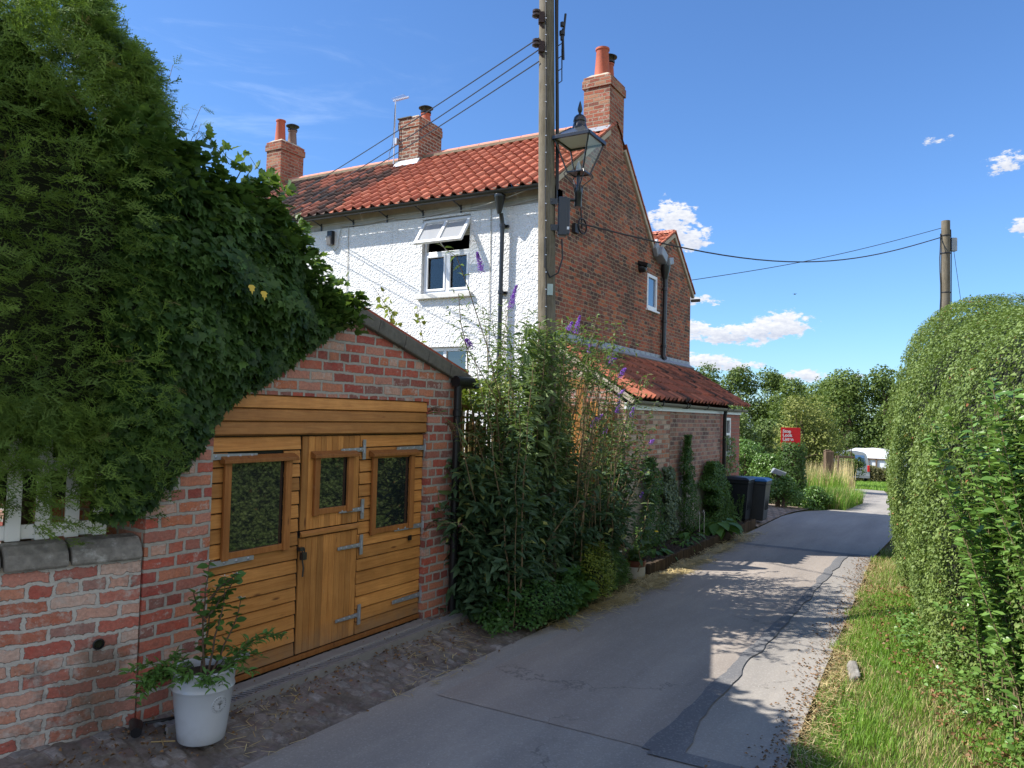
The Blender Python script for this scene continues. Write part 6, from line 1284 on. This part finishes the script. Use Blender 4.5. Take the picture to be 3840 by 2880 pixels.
bin_(-3.42, 15.42, PI/2, 'charcoal wheelie bin with bright blue lid behind the dark bin', M('blue lid', plain, c=(.03, .13, .33), r=.4, var=.1), m_bing)

# ------------------------------------------------------------------ far trees, bushes
def tree(label, x, y, top, w_, n, size, mat, tint=(.0, .9), name='tree', cat='tree', trunk=True, group=None, lobes=16, low=.25):
    g0 = float(gz(x, y)); root = thing(name, label, cat, (x, y, g0), group=group); H = top-g0; rs = np.random.default_rng(int(abs(x*131+y*17)))
    cs = []; 
    for i in range(lobes):
        t = rs.uniform(low, .93); rad = w_*(.35+.65*math.sin(PI*min(1, (t-low+.2)/(1.15-low)))) ; a = rs.uniform(0, 2*PI); r_ = rad*math.sqrt(rs.random())*.62
        lr = w_*rs.uniform(.28, .45)*(1.1-.4*t); cs.append((x+r_*math.cos(a), y+r_*math.sin(a), min(g0+H*t, top-lr*.8), lr))
    cs.append((x, y, top-w_*.33, w_*.35)); cs = np.array(cs); k = rs.integers(0, len(cs), n); c = cs[k]
    d = unit(rs.normal(0, 1, (n, 3))); rad = c[:, 3]*(.62+.46*rs.random(n)**.6); wv = 1+.22*np.sin(d[:, 0]*9+c[:, 0]*7)*np.sin(d[:, 2]*8+c[:, 1]*5)
    P = c[:, :3]+d*(rad*wv)[:, None]; P[:, 2] = np.maximum(P[:, 2], g0+.02)
    al = d*.5+rs.normal(0, .6, (n, 3)); nr = d*.8+rs.normal(0, .5, (n, 3))+np.array([0, 0, .35]); cl = rs.random(len(cs))[k]; nr = nr+rs.normal(0, .2, (n, 3))
    scatter('crown', P, nr, al, rs.uniform(size*.6, size*1.3, n), T_diamond(.75, .12), tint[0]+(tint[1]-tint[0])*(.35*cl+.65*rs.random(n)), mat, root)
    if trunk:
        mb = MB(); mb.tube([(x, y, g0-.1), (x+.05*w_, y, g0+H*.35), (x, y+.03*w_, g0+H*.75)], [w_*.085, w_*.06, w_*.02], 8)
        for i in range(6): c_ = cs[i]; mb.tube([(x, y, g0+H*.3), tuple((np.array([x, y, g0+H*.35])+c_[:3])/2), tuple(c_[:3])], [w_*.035, w_*.02, .01], 5)
        mb.build('trunk', m_bark, root, smooth=True)
    return root
F_ = 1.3
far = [(-24.7, 72.3, 6.0, 4.2, 'tall dark green tree mostly hidden behind the lean-to roof edge'), (-19.2, 67.4, 6.6, 3.4, 'highest round dark tree just right of the gable'), (-16.05, 65.6, 6.1, 2.9, 'second round tree right of the gable, left of the paler crown'),
       (-13.6, 66.6, 6.0, 2.6, 'tree with a slightly paler crown in the far row'), (-11.2, 63.6, 5.0, 2.9, 'low dark tree at the dip of the far tree line'), (-9.0, 61.5, 4.9, 2.9, 'bushy tree right of the dip in the tree line'),
       (-6.5, 56.2, 5.1, 3.4, 'big bright tree above the parked van'), (-4.1, 55.6, 5.35, 3.0, 'tree whose left half shows beside the clipped hedge'), (-1.6, 58.4, 5.8, 3.2, 'tree hidden mostly by the clipped hedge'), (-22, 62, 5.2, 3.2, 'lower tree peeping over the lean-to roof')]
for x, y, tp_, w_, lb in far: x, y, tp_, w_ = x*F_, y*F_, (tp_-1.75)*F_+1.75, w_*F_; tree(lb, x, y, tp_, w_, 9000, .24, m_tree, (0., .85), group='trees in the far row', low=.12, lobes=22)
tree('wide dark holly-like tree overhanging the van and the white tent', -9.6, 80, 5.0, 4.6, 9000, .22, m_tree, (0., .45), low=.2, lobes=24)
tree('dark tree filling the space right above the white tent', -4.9, 82.0, 5.6, 4.2, 9000, .22, m_tree, (0., .45), low=.2, lobes=22)
def bush(label, x, y, top, w_, n, size, mat, tint, **k): return tree(label, x, y, top, w_, n, size, mat, tint, name='bush', cat='bush', trunk=True, low=.12, group='bushes round the end of the lane', **k)
bush('big olive green shrub behind the red sign', -5.55, 33.0, 2.75, 2.0, 9000, .10, m_tree2, (.1, .9), lobes=20)
bush('olive shrub with thin twigs right of the red sign', -5.3, 34.5, 2.3, 1.5, 8000, .10, m_tree2, (0., .8), lobes=18)
bush('dark green hawthorn bush between the dry grass and the van', -6.0, 41.5, 2.1, 1.45, 7000, .10, m_tree, (.1, .8), lobes=16)
bush('bright green shrub rising right behind the lean-to end wall', -6.0, 23.5, 2.25, 1.35, 7000, .085, m_hedge, (.0, .6), lobes=18)
bush('leafy green shrub left of the red sign', -5.25, 24.6, 1.75, 1.0, 6000, .08, m_hedge, (.0, .6), lobes=14)
bush('deep green bush at the corner of the lean-to', -5.0, 21.2, 1.25, .8, 5000, .06, m_privet, (0., .6), lobes=12)
bush('small rounded privet bush with white flowers in front of the sign', -4.25, 20.6, .90, .62, 6000, .05, m_privet, (.1, .8), lobes=12)
bush('low leafy clump at the kerb below the ivy stump', -3.62, 19.15, .42, .55, 4500, .05, m_privet, (0., .7), lobes=10)
bush('low green clump at the tip of the planting beside the lane', -3.0, 20.0, .15, .5, 4000, .05, m_privet, (0., .6), lobes=10)
bush('dark bush hiding the left side of the van', -4.95, 44.5, 1.25, .85, 4000, .09, m_tree, (0., .7), lobes=12)
# ivy covered stump
ist = thing('ivy_stump', 'thick gatepost completely wrapped in ivy in front of the red sign', 'gatepost', (-3.62, 20.3, -.4))
n = 7000; z = rng.random(n)*.97; a = rng.uniform(0, 2*PI, n); r = .30*(1+.12*np.sin(a*3+z*7))*np.sqrt(np.clip(1-np.clip((z-.82)/.2, 0, 1)**2, .02, 1)); P = np.stack([-3.62+r*np.cos(a), 20.3+r*np.sin(a), -.4+1.66*z], -1)
o = np.stack([np.cos(a), np.sin(a), .2+.8*(z > .85)], -1); scatter('ivy_leaves', P+o*rng.uniform(-.06, .05, n)[:, None], o+rnd(n, .4), rnd(n, .5)+np.array([0, 0, -1.]), rng.uniform(.03, .055, n), T_ivy(), .1+.8*rng.random(n), m_ivy, ist)
mb = MB(); mb.tube([(-3.62, 20.3, -.5), (-3.62, 20.3, 1.05)], .2, 10); mb.build('post', m_post, ist)
# sign
sg = thing('warning_sign', 'red square sign reading Stop Look Listen in white letters on a white post', 'sign', (-4.35, 24.1, -.6))
sd_v = Vector((.5, .29, 0)).normalized(); sn = Vector((sd_v.y, -sd_v.x, 0)); so = Vector((-4.6, 23.96, 0))
m_red = M('sign red', plain, c=(.72, .006, .012), r=.4, var=.03)
mb = MB(); c = so+sd_v*.29+Vector((0, 0, 1.285)); mb.obox(c, sd_v*.29, sn*.006, (0, 0, .285)); mb.obox(so+sd_v*.05+Vector((0, 0, .86)), sd_v*.05, sn*.006, (0, 0, .138)); mb.build('board', m_red, sg, bevel=.003)
mb = MB(); mb.obox(so+sd_v*.05+Vector((0, 0, .1)), sd_v*.045, sn*.02, (0, 0, .62)); mb.obox(so+sd_v*.53-sn*.03+Vector((0, 0, .4)), sd_v*.025, sn*.015, (0, 0, 1.05)); mb.build('post', m_wwood, sg)
def text(txt, parent, origin, xdir, ndir, size, mat, name, off=.0, bold=.0):
    cu = bpy.data.curves.new(name, 'FONT'); cu.body = txt; cu.size = size; cu.offset = bold; cu.extrude = .001
    tmp = bpy.data.objects.new('tmp_text', cu); COL.objects.link(tmp); dg = bpy.context.evaluated_depsgraph_get(); dg.update(); me = bpy.data.meshes.new_from_object(tmp.evaluated_get(dg)); COL.objects.unlink(tmp); bpy.data.objects.remove(tmp)
    X_, N_ = Vector(xdir).normalized(), Vector(ndir).normalized(); Y_ = N_.cross(X_); Mx = Matrix(((X_.x, Y_.x, N_.x, origin[0]), (X_.y, Y_.y, N_.y, origin[1]), (X_.z, Y_.z, N_.z, origin[2]), (0, 0, 0, 1)))
    me.transform(WM[parent.name].inverted() @ Mx); me.materials.clear(); me.materials.append(mat); o = bpy.data.objects.new(name, me); link(o, parent); return o
m_sw = M('sign white', plain, c=(.85, .85, .85), r=.4, var=.02)
for i, t_ in enumerate(('Stop', 'Look', 'Listen')): p = so+sd_v*.05+sn*.0085+Vector((0, 0, 1.415-i*.118)); text(t_, sg, p, sd_v, sn, .135, m_sw, 'lettering', bold=.0035)
# overhanging twig in front of the S, grasses, posts, gate
n = 60; P = np.stack([rng.uniform(-4.78, -4.56, n), rng.uniform(23.5, 23.75, n), rng.uniform(1.38, 1.62, n)-.0, ], -1); tw = thing('overhanging_twig', 'olive leafy twig hanging in front of the first letter of the red sign', 'branch', (-4.7, 23.6, 1.4)); scatter('leaves', P, rnd(n)+np.array([0, -1, .4]), rnd(n), rng.uniform(.03, .06, n), T_diamond(.6), .2+.6*rng.random(n), m_tree2, tw)
def grassy(name, label, cat, xr, yr, h, n, mat, tint, w_=.006, kind=None, bend=.35, dz=0., dens=None, droop=.0):
    x = rng.uniform(*xr, n); y = rng.uniform(*yr, n)
    if dens is not None: k = dens(x, y); x, y = x[k], y[k]
    n = len(x); z = gz(x, y)-.03+dz; H = h*rng.uniform(.45, 1.1, n); a = rng.uniform(0, 2*PI, n); b = H*bend*rng.uniform(.2, 1.2, n)
    dx, dy = np.cos(a)*b, np.sin(a)*b; px, py = -np.sin(a)*w_*.5, np.cos(a)*w_*.5; V = np.empty((n, 5, 3))
    V[:, 0] = np.stack([x-px, y-py, z], -1); V[:, 1] = np.stack([x+px, y+py, z], -1); V[:, 2] = np.stack([x+px*.8+dx*.35, y+py*.8+dy*.35, z+H*.6], -1); V[:, 3] = np.stack([x-px*.8+dx*.35, y-py*.8+dy*.35, z+H*.6], -1); V[:, 4] = np.stack([x+dx, y+dy, z+H*(1-droop)], -1)
    base = np.arange(n)[:, None]*5; F_ = np.concatenate([base+np.array([0, 1, 2]), base+np.array([0, 2, 3]), base+np.array([3, 2, 4])]); tt = tint(x, y, n) if callable(tint) else rng.uniform(*tint, n)
    o = npmesh(name, V.reshape(-1, 3), F_, np.repeat(np.clip(tt, 0, 1), 5), mat, loc=(float(np.mean(xr)), float(np.mean(yr)), float(gz(np.mean(xr), np.mean(yr))))); tag(o, label, cat, kind=kind); return o
grassy('tall_grass', 'tall dry golden grass stalks round the weathered post', 'grass', (-4.6, -2.8), (24.0, 31.0), 1.15, 5200, m_dry, (0, 1), .012, 'stuff', .3, dens=lambda x, y: (x < np.interp(y, [24, 32], [-2.85, -4.5])) & (np.sin(x*4.1+y*1.3)*np.sin(y*2.1-x*3)+.5*rng.random(len(x)) > .25))
grassy('tall_grass', 'green seeding grass mixed through the dry stalks', 'grass', (-4.6, -2.7), (23.0, 32.0), .95, 4200, m_grass, (.1, .9), .014, 'stuff', .35, dens=lambda x, y: (x < np.interp(y, [24, 32], [-2.75, -4.4])) & (np.sin(x*3.1-y*1.1)+.6*rng.random(len(x)) > -.1))
grassy('tall_grass', 'brightest golden dry stalks left of the van', 'grass', (-4.0, -3.35), (28.5, 31.5), 1.35, 500, m_dry, (.4, 1), .018, 'stuff', .12)
grassy('long_grass', 'long green grass sprouting at the bend of the lane', 'grass', (-3.35, -2.35), (20.0, 24.2), .5, 7000, m_grass, lambda x, y, n: np.where(rng.random(n) < .18, 1, .0+.45*rng.random(n)), .012, 'stuff', .5)
grassy('long_grass', 'green grass bank left of the lane before the van', 'grass', (-5.4, -3.2), (24.0, 38.0), .40, 14000, m_grass, lambda x, y, n: .2+.6*rng.random(n)+.3*(rng.random(n) < .15), .02, 'stuff', .5, dens=lambda x, y: x < np.interp(y, [20, 29, 40], [-2.6, -3.9, -5.0])-.02)
grassy('long_grass', 'mown and rough grass at the end of the lane by the van', 'grass', (-9.0, -1.5), (41.0, 56.0), .22, 26000, m_grass, lambda x, y, n: .3+.5*rng.random(n), .03, 'stuff', .5)
tag(MB().build('x', m_post), None) if False else None
mb = MB(); mb.obox((-3.5, 25.7, .12), (.11, .06, 0), (-.05, .09, 0), (.0, 0, .74)); mb.prism([(-3.62, 25.60, .855), (-3.40, 25.72, .855), (-3.44, 25.72, .90), (-3.56, 25.62, .91)], (-.05, .12, 0)); tag(mb.build('gate_post', m_post, None, loc=(-3.5, 25.7, -.6), bevel=.012), 'broad weathered wooden post standing in the dry grass', 'post')
gt_ = thing('field_gate', 'low wooden rail and stake half sunk in dry grass before the van', 'fence', (-3.4, 28, -.8)); mb = MB(); mb.bar((-3.55, 27.6, .62), (-3.0, 27.9, .62), .05, .07); mb.build('rail', m_post, gt_, bevel=.005)
mb = MB(); mb.tube([(-3.52, 27.6, -.9), (-3.45, 27.6, .66)], .03, 8); mb.tube([(-3.60, 27.6, -.9), (-3.40, 27.6, -.1)], .025, 8); mb.build('stake', m_post, gt_, smooth=True)
mbx = MB(); mbx.obox((-3.74, 19.25, .52), (.13, .06, -.05), (-.04, .10, 0), (.03, 0, .06)); tag(mbx.build('tilted_box', M('dull clear plastic', plain, c=(.35, .38, .42), r=.2, var=.5, s=20), None, loc=(-3.74, 19.25, .5), bevel=.015), 'tilted shiny grey box half hidden in leaves beside the ivy stump', 'box')
mbx = MB(); mbx.box(-3.80, -3.70, 19.2, 19.3, -.3, .46); tag(mbx.build('box_post', m_post, None, loc=(-3.75, 19.25, -.3)), 'short post in the leaves carrying the tilted grey box', 'post')

# ------------------------------------------------------------------ van
vx, vy, vz = -5.85, 54.0, float(gz(-5.85, 54))+.02
va = math.radians(16)
van = thing('parked_van', 'silver grey panel van seen from behind at the end of the lane', 'van', (vx, vy, vz), va)
m_van = M('silver grey paint', plain, c=(.30, .32, .32), r=.3, var=.05, metal=.5); m_blk = m_black
def vprof(y, ins=0): # half section of the tail at distance y along the van
    return [(-.95+ins, .35), (-.97+ins, .7), (-.96+ins, 1.0), (-.88+ins, 1.45), (-.78+ins, 1.82), (-.62+ins, 1.95), (.62-ins, 1.95), (.78-ins, 1.82), (.88-ins, 1.45), (.96-ins, 1.0), (.97-ins, .7), (.95-ins, .35)]
mb = MB(); R_ = []
for y, zf, sh in ((.0, 1., 0), (-.0, 1., 0), (.08, 1.0, 0), (2.8, 1.0, 0), (3.4, .97, .02), (4.3, .55, .08), (4.8, .48, .15)):
    R_.append([(x*(1-sh), y+(.16*(z/1.95)**2 if y < .1 else 0), .35+(z-.35)*(zf if z > .9 else 1)) for x, z in vprof(y)])
k = 12; vs = [p for r in R_ for p in r]; mb.add(vs, [(i*k+j, i*k+(j+1) % k, (i+1)*k+(j+1) % k, (i+1)*k+j) for i in range(6) for j in range(k)]+[tuple(range(k)), tuple(range(6*k, 7*k))]); mb.build('body', m_van, van, local=True, bevel=.03)
mb = MB(); mb.prism([(-.70, .035, 1.08), (.70, .035, 1.08), (.64, .125, 1.76), (-.64, .125, 1.76)], (0, -.012, 0)); mb.build('rear_window', m_glassb, van, local=True)
mb = MB(); mb.box(-.96, .96, -.10, .15, .30, .52); mb.build('bumper', M('grey bumper', plain, c=(.22, .23, .24), r=.5), van, local=True, bevel=.03)
for s_ in (-1, 1): mb = MB(); mb.box(s_*.89-.07, s_*.89+.07, -.015, .10, .72, 1.12); mb.build('tail_light', M('tail light red', plain, c=(.55, .02, .02), r=.2), van, local=True, bevel=.02)
mb = MB(); mb.box(-.3, .3, -.02, .02, .93, .99); mb.build('handle', m_black, van, local=True, bevel=.01)
for sx_ in (-.85, .85):
    for y in (.9, 3.9):
        mb = MB(); mb.lathe((sx_-.1, y, .33), [(.2, 0), (.33, .02), (.33, .18), (.2, .2)], 22, axis='x'); wh = mb.build('wheel', m_black, van, local=True, smooth=True)
        mb = MB(); mb.lathe((sx_-.105, y, .33), [(.02, 0), (.2, 0), (.2, .21), (.02, .21)], 16, axis='x'); mb.build('rim', m_alu, wh, local=True)
# ------------------------------------------------------------------ white tent behind
tn = thing('poly_tunnel', 'long low white plastic covered tunnel on a timber frame beyond the van', 'polytunnel', (-6, 66, -2.5))
m_poly = M('white polythene', plain, c=(.72, .75, .78), r=.35, var=.12, s=2, bs=.4)
mb = MB(); vs = []; m_ = 13; k = 15
for i in range(m_):
    x = -8.4+i*.62; end = min(1, (i+.4)/2.2)
    for j in range(k): t = PI*j/(k-1); vs.append((x, 67.5-1.9*math.cos(t), -.98+(.78*end+.10*math.sin(i*1.9)*.4)*math.sin(t)**.8))
mb.add(vs, [(i*k+j, i*k+j+1, (i+1)*k+j+1, (i+1)*k+j) for i in range(m_-1) for j in range(k-1)]); mb.build('cover', m_poly, tn, smooth=True)
mb = MB(); mb.box(-8.3, -.9, 65.62, 65.66, -2.6, -1.02); mb.build('side_sheet', m_poly, tn)
mb = MB()
for x in (-8.3, -6.9, -6.05, -5.5, -4.6, -3.2): mb.box(x-.05, x+.05, 65.5, 65.6, -2.8, -.95)
mb.box(-8.4, -.9, 65.5, 65.62, -1.02, -.92); mb.build('frame', m_post, tn)
# low hedge in front of the tent
n = 9000; x = rng.uniform(-6.4, -1.5, n); y = 60+rng.normal(0, .35, n); z = -2.6+1.35*rng.random(n)**.8; P = np.stack([x, y, z+.1*np.sin(x*3)], -1); lh = thing('field_hedge', 'low brown green clipped hedge in front of the white tunnel', 'hedge', (-4, 60, -2.6))
scatter('leaves', P, rnd(n)+np.array([0, -.6, .6]), rnd(n), rng.uniform(.07, .15, n), T_diamond(.7), rng.random(n), M('brownish hedge leaf', leaf, dark=(.05, .06, .02), light=(.15, .14, .05), tr=.15), lh)
mb = MB(); mb.box(-6.4, -1.5, 59.8, 60.3, -2.8, -1.45); mb.build('branches', m_core, lh)

# ------------------------------------------------------------------ clipped hedge on the right
HB = [(2.0, 1.15), (4.5, .64), (5.7, .35), (6.3, .14), (7.4, -.07), (8.8, -.27), (10.45, -.46), (12.6, -.60), (13.2, -.56)]
hy = [a for a, _ in HB]; hx = [b for _, b in HB]
def hsurf(n, y0=2.2, y1=13.25):
    y = rng.uniform(y0, y1, n); v = rng.random(n)*5.6; H = np.interp(y, [2, 6, 8, 10, 12.4], [2.4, 2.55, 2.72, 3.0, 3.5])
    s = v/5.6; zz = np.where(v < 3.0, v/3.0*.74, .74+.26*np.sin(np.clip((v-3)/1.35, 0, 1)*PI/2)); off = np.where(v < 3.0, -.16*np.sin(np.clip(v/3, 0, 1)*PI*.9)-.05, -.03-.0*v+(1-np.cos(np.clip((v-3)/1.35, 0, 1)*PI/2))*.85+np.clip(v-4.35, 0, 2))
    off = off+.05*np.sin(y*2.3+v*1.1)+.03*np.sin(y*6.1+v*3.3)
    g0 = gz(np.interp(y, hy, hx), y); x = np.interp(y, hy, hx)+off; z = g0+.02+zz*(H-g0)
    onf = v < 3.0; t = np.clip((v-3)/1.35, 0, 1)*PI/2; Nrm = np.stack([-np.where(onf, 1, np.cos(t)), np.full(n, -.08), np.where(onf, .1, np.sin(t))], -1); return np.stack([x, y, z], -1), Nrm, v, y
hd = thing('clipped_hedge', 'tall clipped sunlit green hedge with rounded shoulder along the right of the lane', 'hedge', (.5, 8, -.1))
n = 150000; P, Nm, v, y = hsurf(n); wgt = np.where(y < 4.6, .25, 1)*np.where(v > 4.6, .45, 1.); k = rng.random(n) < wgt; P, Nm, v, y = P[k], Nm[k], v[k], y[k]; n = len(P)
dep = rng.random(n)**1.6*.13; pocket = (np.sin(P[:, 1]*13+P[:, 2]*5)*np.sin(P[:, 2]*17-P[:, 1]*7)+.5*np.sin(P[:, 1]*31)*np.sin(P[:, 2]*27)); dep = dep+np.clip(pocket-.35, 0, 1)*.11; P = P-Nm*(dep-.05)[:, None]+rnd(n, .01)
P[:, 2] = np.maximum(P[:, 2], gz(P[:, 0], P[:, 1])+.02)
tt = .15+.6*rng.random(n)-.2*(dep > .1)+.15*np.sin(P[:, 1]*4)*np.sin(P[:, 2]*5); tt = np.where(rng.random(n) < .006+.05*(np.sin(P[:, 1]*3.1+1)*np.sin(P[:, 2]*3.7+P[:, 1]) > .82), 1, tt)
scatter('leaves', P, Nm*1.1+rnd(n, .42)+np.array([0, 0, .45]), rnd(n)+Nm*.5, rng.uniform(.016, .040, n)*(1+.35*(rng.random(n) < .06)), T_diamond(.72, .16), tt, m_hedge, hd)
n = 9000; e = rng.random(n)*PI; P = np.stack([np.interp(13.2, hy, hx)-.12+1.1*(1-np.cos(e)), 13.2+.45*np.sin(e)+rng.normal(0, .04, n), -.2+3.6*rng.random(n)*np.interp(e, [0, .5, 1.2], [.78, .93, 1.])], -1); o = np.stack([-np.cos(e), np.sin(e), np.full(n, .1)], -1)
scatter('end_leaves', P, o+rnd(n, .5), rnd(n), rng.uniform(.03, .05, n), T_diamond(.72, .16), .1+.6*rng.random(n), m_hedge, hd)
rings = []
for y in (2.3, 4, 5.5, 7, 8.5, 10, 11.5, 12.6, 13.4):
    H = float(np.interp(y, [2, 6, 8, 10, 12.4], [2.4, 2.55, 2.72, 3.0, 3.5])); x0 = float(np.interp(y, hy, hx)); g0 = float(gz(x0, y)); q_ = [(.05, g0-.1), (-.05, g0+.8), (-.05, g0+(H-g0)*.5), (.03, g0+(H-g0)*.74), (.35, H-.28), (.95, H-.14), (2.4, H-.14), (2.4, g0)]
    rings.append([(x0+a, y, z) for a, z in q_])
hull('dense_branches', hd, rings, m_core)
mb = MB()
for y in np.arange(3, 13.2, .55): x0 = float(np.interp(y, hy, hx)); mb.tube([(x0+.12, y, float(gz(x0, y))-.05), (x0+.05, y+.08, .5), (x0-.02, y-.05, 1.1)], [.022, .015, .006], 6)
mb.build('stems', m_bark, hd, smooth=True)
# privet shoots in front of it, nearest the camera
st = []
for i in range(150):
    y = random.uniform(4.8, 5.95); x0 = float(np.interp(y, hy, hx)); x = x0+random.uniform(-.16, .06); h = random.uniform(.9, 2.0)*np.interp(y, [5.2, 5.7, 5.95], [1., 1., .75]); z0 = random.uniform(-.1, .35); st.append(((x, y, z0), (random.uniform(-.14, .02), random.uniform(-.16, .08), 1), h-z0*.6))
plant('privet', 'leggy unclipped bright green privet with glossy oval leaves at the right foreground', 'bush', (.3, 5.3, 0), st, T_oval(.55), .064, 34, m_privet, smat=m_stem, tint=(.05, 1.), r=.005, lean_=.16)
st = []
for i in range(34):
    y = random.uniform(5.0, 6.3); x0 = float(np.interp(y, hy, hx)); st.append(((x0-.05+random.uniform(-.08, .1), y, random.uniform(.0, 1.2)), (-1, random.uniform(-.5, .3), random.uniform(.1, .9)), random.uniform(.12, .34)))
plant('privet', 'short privet side shoots poking out of the hedge foot above the verge', 'bush', (.2, 5.4, 0), st, T_oval(.5), .05, 45, m_privet, smat=m_stem, tint=(.05, 1.), r=.003, lean_=.3)
# ------------------------------------------------------------------ verge
def vt(x, y, n):
    dry = np.clip(.5+.8*np.sin(y*1.9+1.2)*np.sin(x*5+y)+.25*rng.normal(0, 1, n), 0, 1)*np.interp(y, [4.5, 5.6, 6.2, 7.2, 8.2, 9.3, 11], [.6, .55, 1.25, 1.2, .6, .9, 1.2]); return np.where(rng.random(n) < np.clip(dry*.75, 0, .9), 1., .05+.6*rng.random(n))
def vin(x, y): x0 = np.interp(y, hy, hx); e = np.interp(y, [a for a, _ in RR], [b for _, b in RR])+.04+.05*np.sin(y*5)+.03*np.sin(y*13); return (x > e) & (x < x0+.12)
grassy('verge_grass', 'short mixed green and sunburnt grass on the verge under the hedge', 'grass', (-1.05, .8), (3.4, 9.5), .060, 70000, m_grass, vt, .0035, 'stuff', .9, dens=vin)
grassy('verge_grass', 'tufts of brighter longer grass along the verge', 'grass', (-.85, .6), (3.4, 6.9), .10, 14000, m_grass, lambda x, y, n: .25+.5*rng.random(n), .004, 'stuff', .7, dens=lambda x, y: vin(x, y) & (np.sin(x*9+y*3)*np.sin(y*4.2+2) > .25))
grassy('verge_grass', 'longer bright green grass halfway along the verge', 'grass', (-1.0, -.1), (7.0, 9.6), .11, 9000, m_grass, lambda x, y, n: .25+.5*rng.random(n), .004, 'stuff', .7, dens=lambda x, y: vin(x, y))
grassy('verge_grass', 'thin sparse grass at the far end of the verge', 'grass', (-1.2, -.4), (9.5, 13.4), .09, 12000, m_grass, lambda x, y, n: np.where(rng.random(n) < .45, 1., .1+.5*rng.random(n)), .005, 'stuff', .8, dens=vin)
def litter(name, label, xs, ys, n, T, size, mat, cat='litter', lift=.006, flat=.25, dens=None, tint=(0, 1)):
    x = rng.uniform(*xs, n) if not callable(xs) else None; y = rng.uniform(*ys, n)
    if callable(xs): x = xs(y, n)
    if dens is not None: k = dens(x, y); x, y = x[k], y[k]
    n = len(x); P = np.stack([x, y, gz(x, y)+lift+rng.random(n)*lift], -1); o = scatter(name, P, np.array([0, 0, 1.])+rnd(n, flat), rnd(n)*np.array([1, 1, .1]), rng.uniform(size*.5, size*1.3, n), T, rng.uniform(*tint, n), mat, None, loc=(float(x.mean()), float(y.mean()), -.1)); tag(o, label, cat, kind='stuff'); return o
TS = (np.array([(-.03, 0, 0), (.03, 0, 0), (.03, 1, .02), (-.03, 1, .02)]), np.array([(0, 1, 2), (0, 2, 3)]))
re_ = lambda y: np.interp(y, [a for a, _ in RR], [b for _, b in RR])
litter('fallen_leaves', 'brown fallen leaves scattered along the right edge of the lane', lambda y, n: re_(y)+rng.normal(.02, .11, n), (3.6, 12.5), 3200, T_diamond(.7, .25), .022, m_dead)
litter('dry_grass_litter', 'pale dry grass litter fringing the right edge of the lane', lambda y, n: re_(y)+np.abs(rng.normal(.02, .12, n)), (3.6, 12), 4200, TS, .045, m_dry, lift=.012)
litter('verge_leaves', 'dead leaves lying in the verge below the privet', lambda y, n: np.interp(y, hy, hx)-rng.random(n)*.55, (4.2, 10), 1500, T_diamond(.7, .25), .028, m_dead, lift=.03, flat=.6)
def strawx(y, n): return -3.12+rng.normal(0, .085, n)+.04*np.sin(y*6)
litter('straw', 'loose golden straw strewn along the left edge of the lane', strawx, (6.3, 14.0), 15000, TS, .10, m_dry, lift=.010, flat=.12, dens=lambda x, y: rng.random(len(x)) < np.interp(y, [6.6, 7.6, 8.6, 9.6, 10.4, 12, 14], [.25, .6, .9, 1, .55, .4, .25])*(.4+.6*(np.sin(y*4.4) > -.3)))
litter('straw', 'sparser straw wisps on the cobbles and by the garage drain', lambda y, n: rng.uniform(-3.72, -3.10, n), (2.9, 7.0), 620, TS, .085, m_dry, lift=.014, flat=.1, dens=lambda x, y: np.sin(y*3.1+x*4) > -.2)
litter('fallen_leaves', 'small dead leaves and petals collected round the white pot and wall foot', lambda y, n: -3.86+np.abs(rng.normal(0, .22, n)), (1.2, 5.9), 1100, T_diamond(.6, .3), .024, m_dead, lift=.016, flat=.5)
litter('gravel', 'tiny pale grit scattered over the lane', (-3.1, -1.0), (3.4, 12), 500, T_diamond(.9, .3), .008, m_wcable, lift=.004)
mb = MB(); mb.tube([(-3.63, 2.60, .0), (-3.52, 2.66, .01)], .004, 5); mb.tube([(-3.60, 2.64, .004), (-3.53, 2.60, .008)], .003, 5); tag(mb.build('straw_stalk', m_dry, None, loc=(-3.6, 2.6, 0)), 'pale straw stalks lying on the cobbles left of the white pot', 'straw')
mb = MB(); mb.obox((-.68, 6.35, -.105), (.028, .01, 0), (-.035, .19, 0), (.012, 0, .03)); tag(mb.build('kerb_stone', m_coping, None, loc=(-.66, 6.35, -.1), bevel=.015), 'short weathered kerb stone sunk in the verge at the lane edge', 'kerb stone')
n = 2400; y = rng.uniform(4.3, 8.2, n); P = np.stack([np.interp(y, hy, hx)-.02-rng.random(n)**1.5*.38, y, 0*y], -1); P[:, 2] = gz(P[:, 0], P[:, 1])+.02+rng.random(n)*.09; k = np.sin(P[:, 1]*5)*np.sin(P[:, 0]*11+P[:, 1]*3) > -.35; P = P[k]; n = len(P)
vw = scatter('verge_weeds', P, np.array([0, 0, 1.])+rnd(n, .4), rnd(n), rng.uniform(.02, .045, n), T_oval(.8), .3+.7*rng.random(n), m_privet, None, loc=(0, 6, -.1)); tag(vw, 'low broad leaved weeds at the foot of the hedge', 'weeds', kind='stuff')
# small bird high over the fields
mb = MB(); c = Vector((-11, 62, 11.6)); mb.prism([c+Vector((-.16, 0, .05)), c+Vector((0, 0, .0)), c+Vector((.16, 0, .06)), c+Vector((0, .04, -.04))], (0, .05, 0)); mb.tube([c+Vector((-.04, -.1, 0)), c+Vector((0, 0, .01)), c+Vector((.03, .12, 0))], [.02, .05, .02], 6); tag(mb.build('bird', m_black, None, loc=tuple(c)), 'tiny dark bird in the sky above the tree line', 'bird')
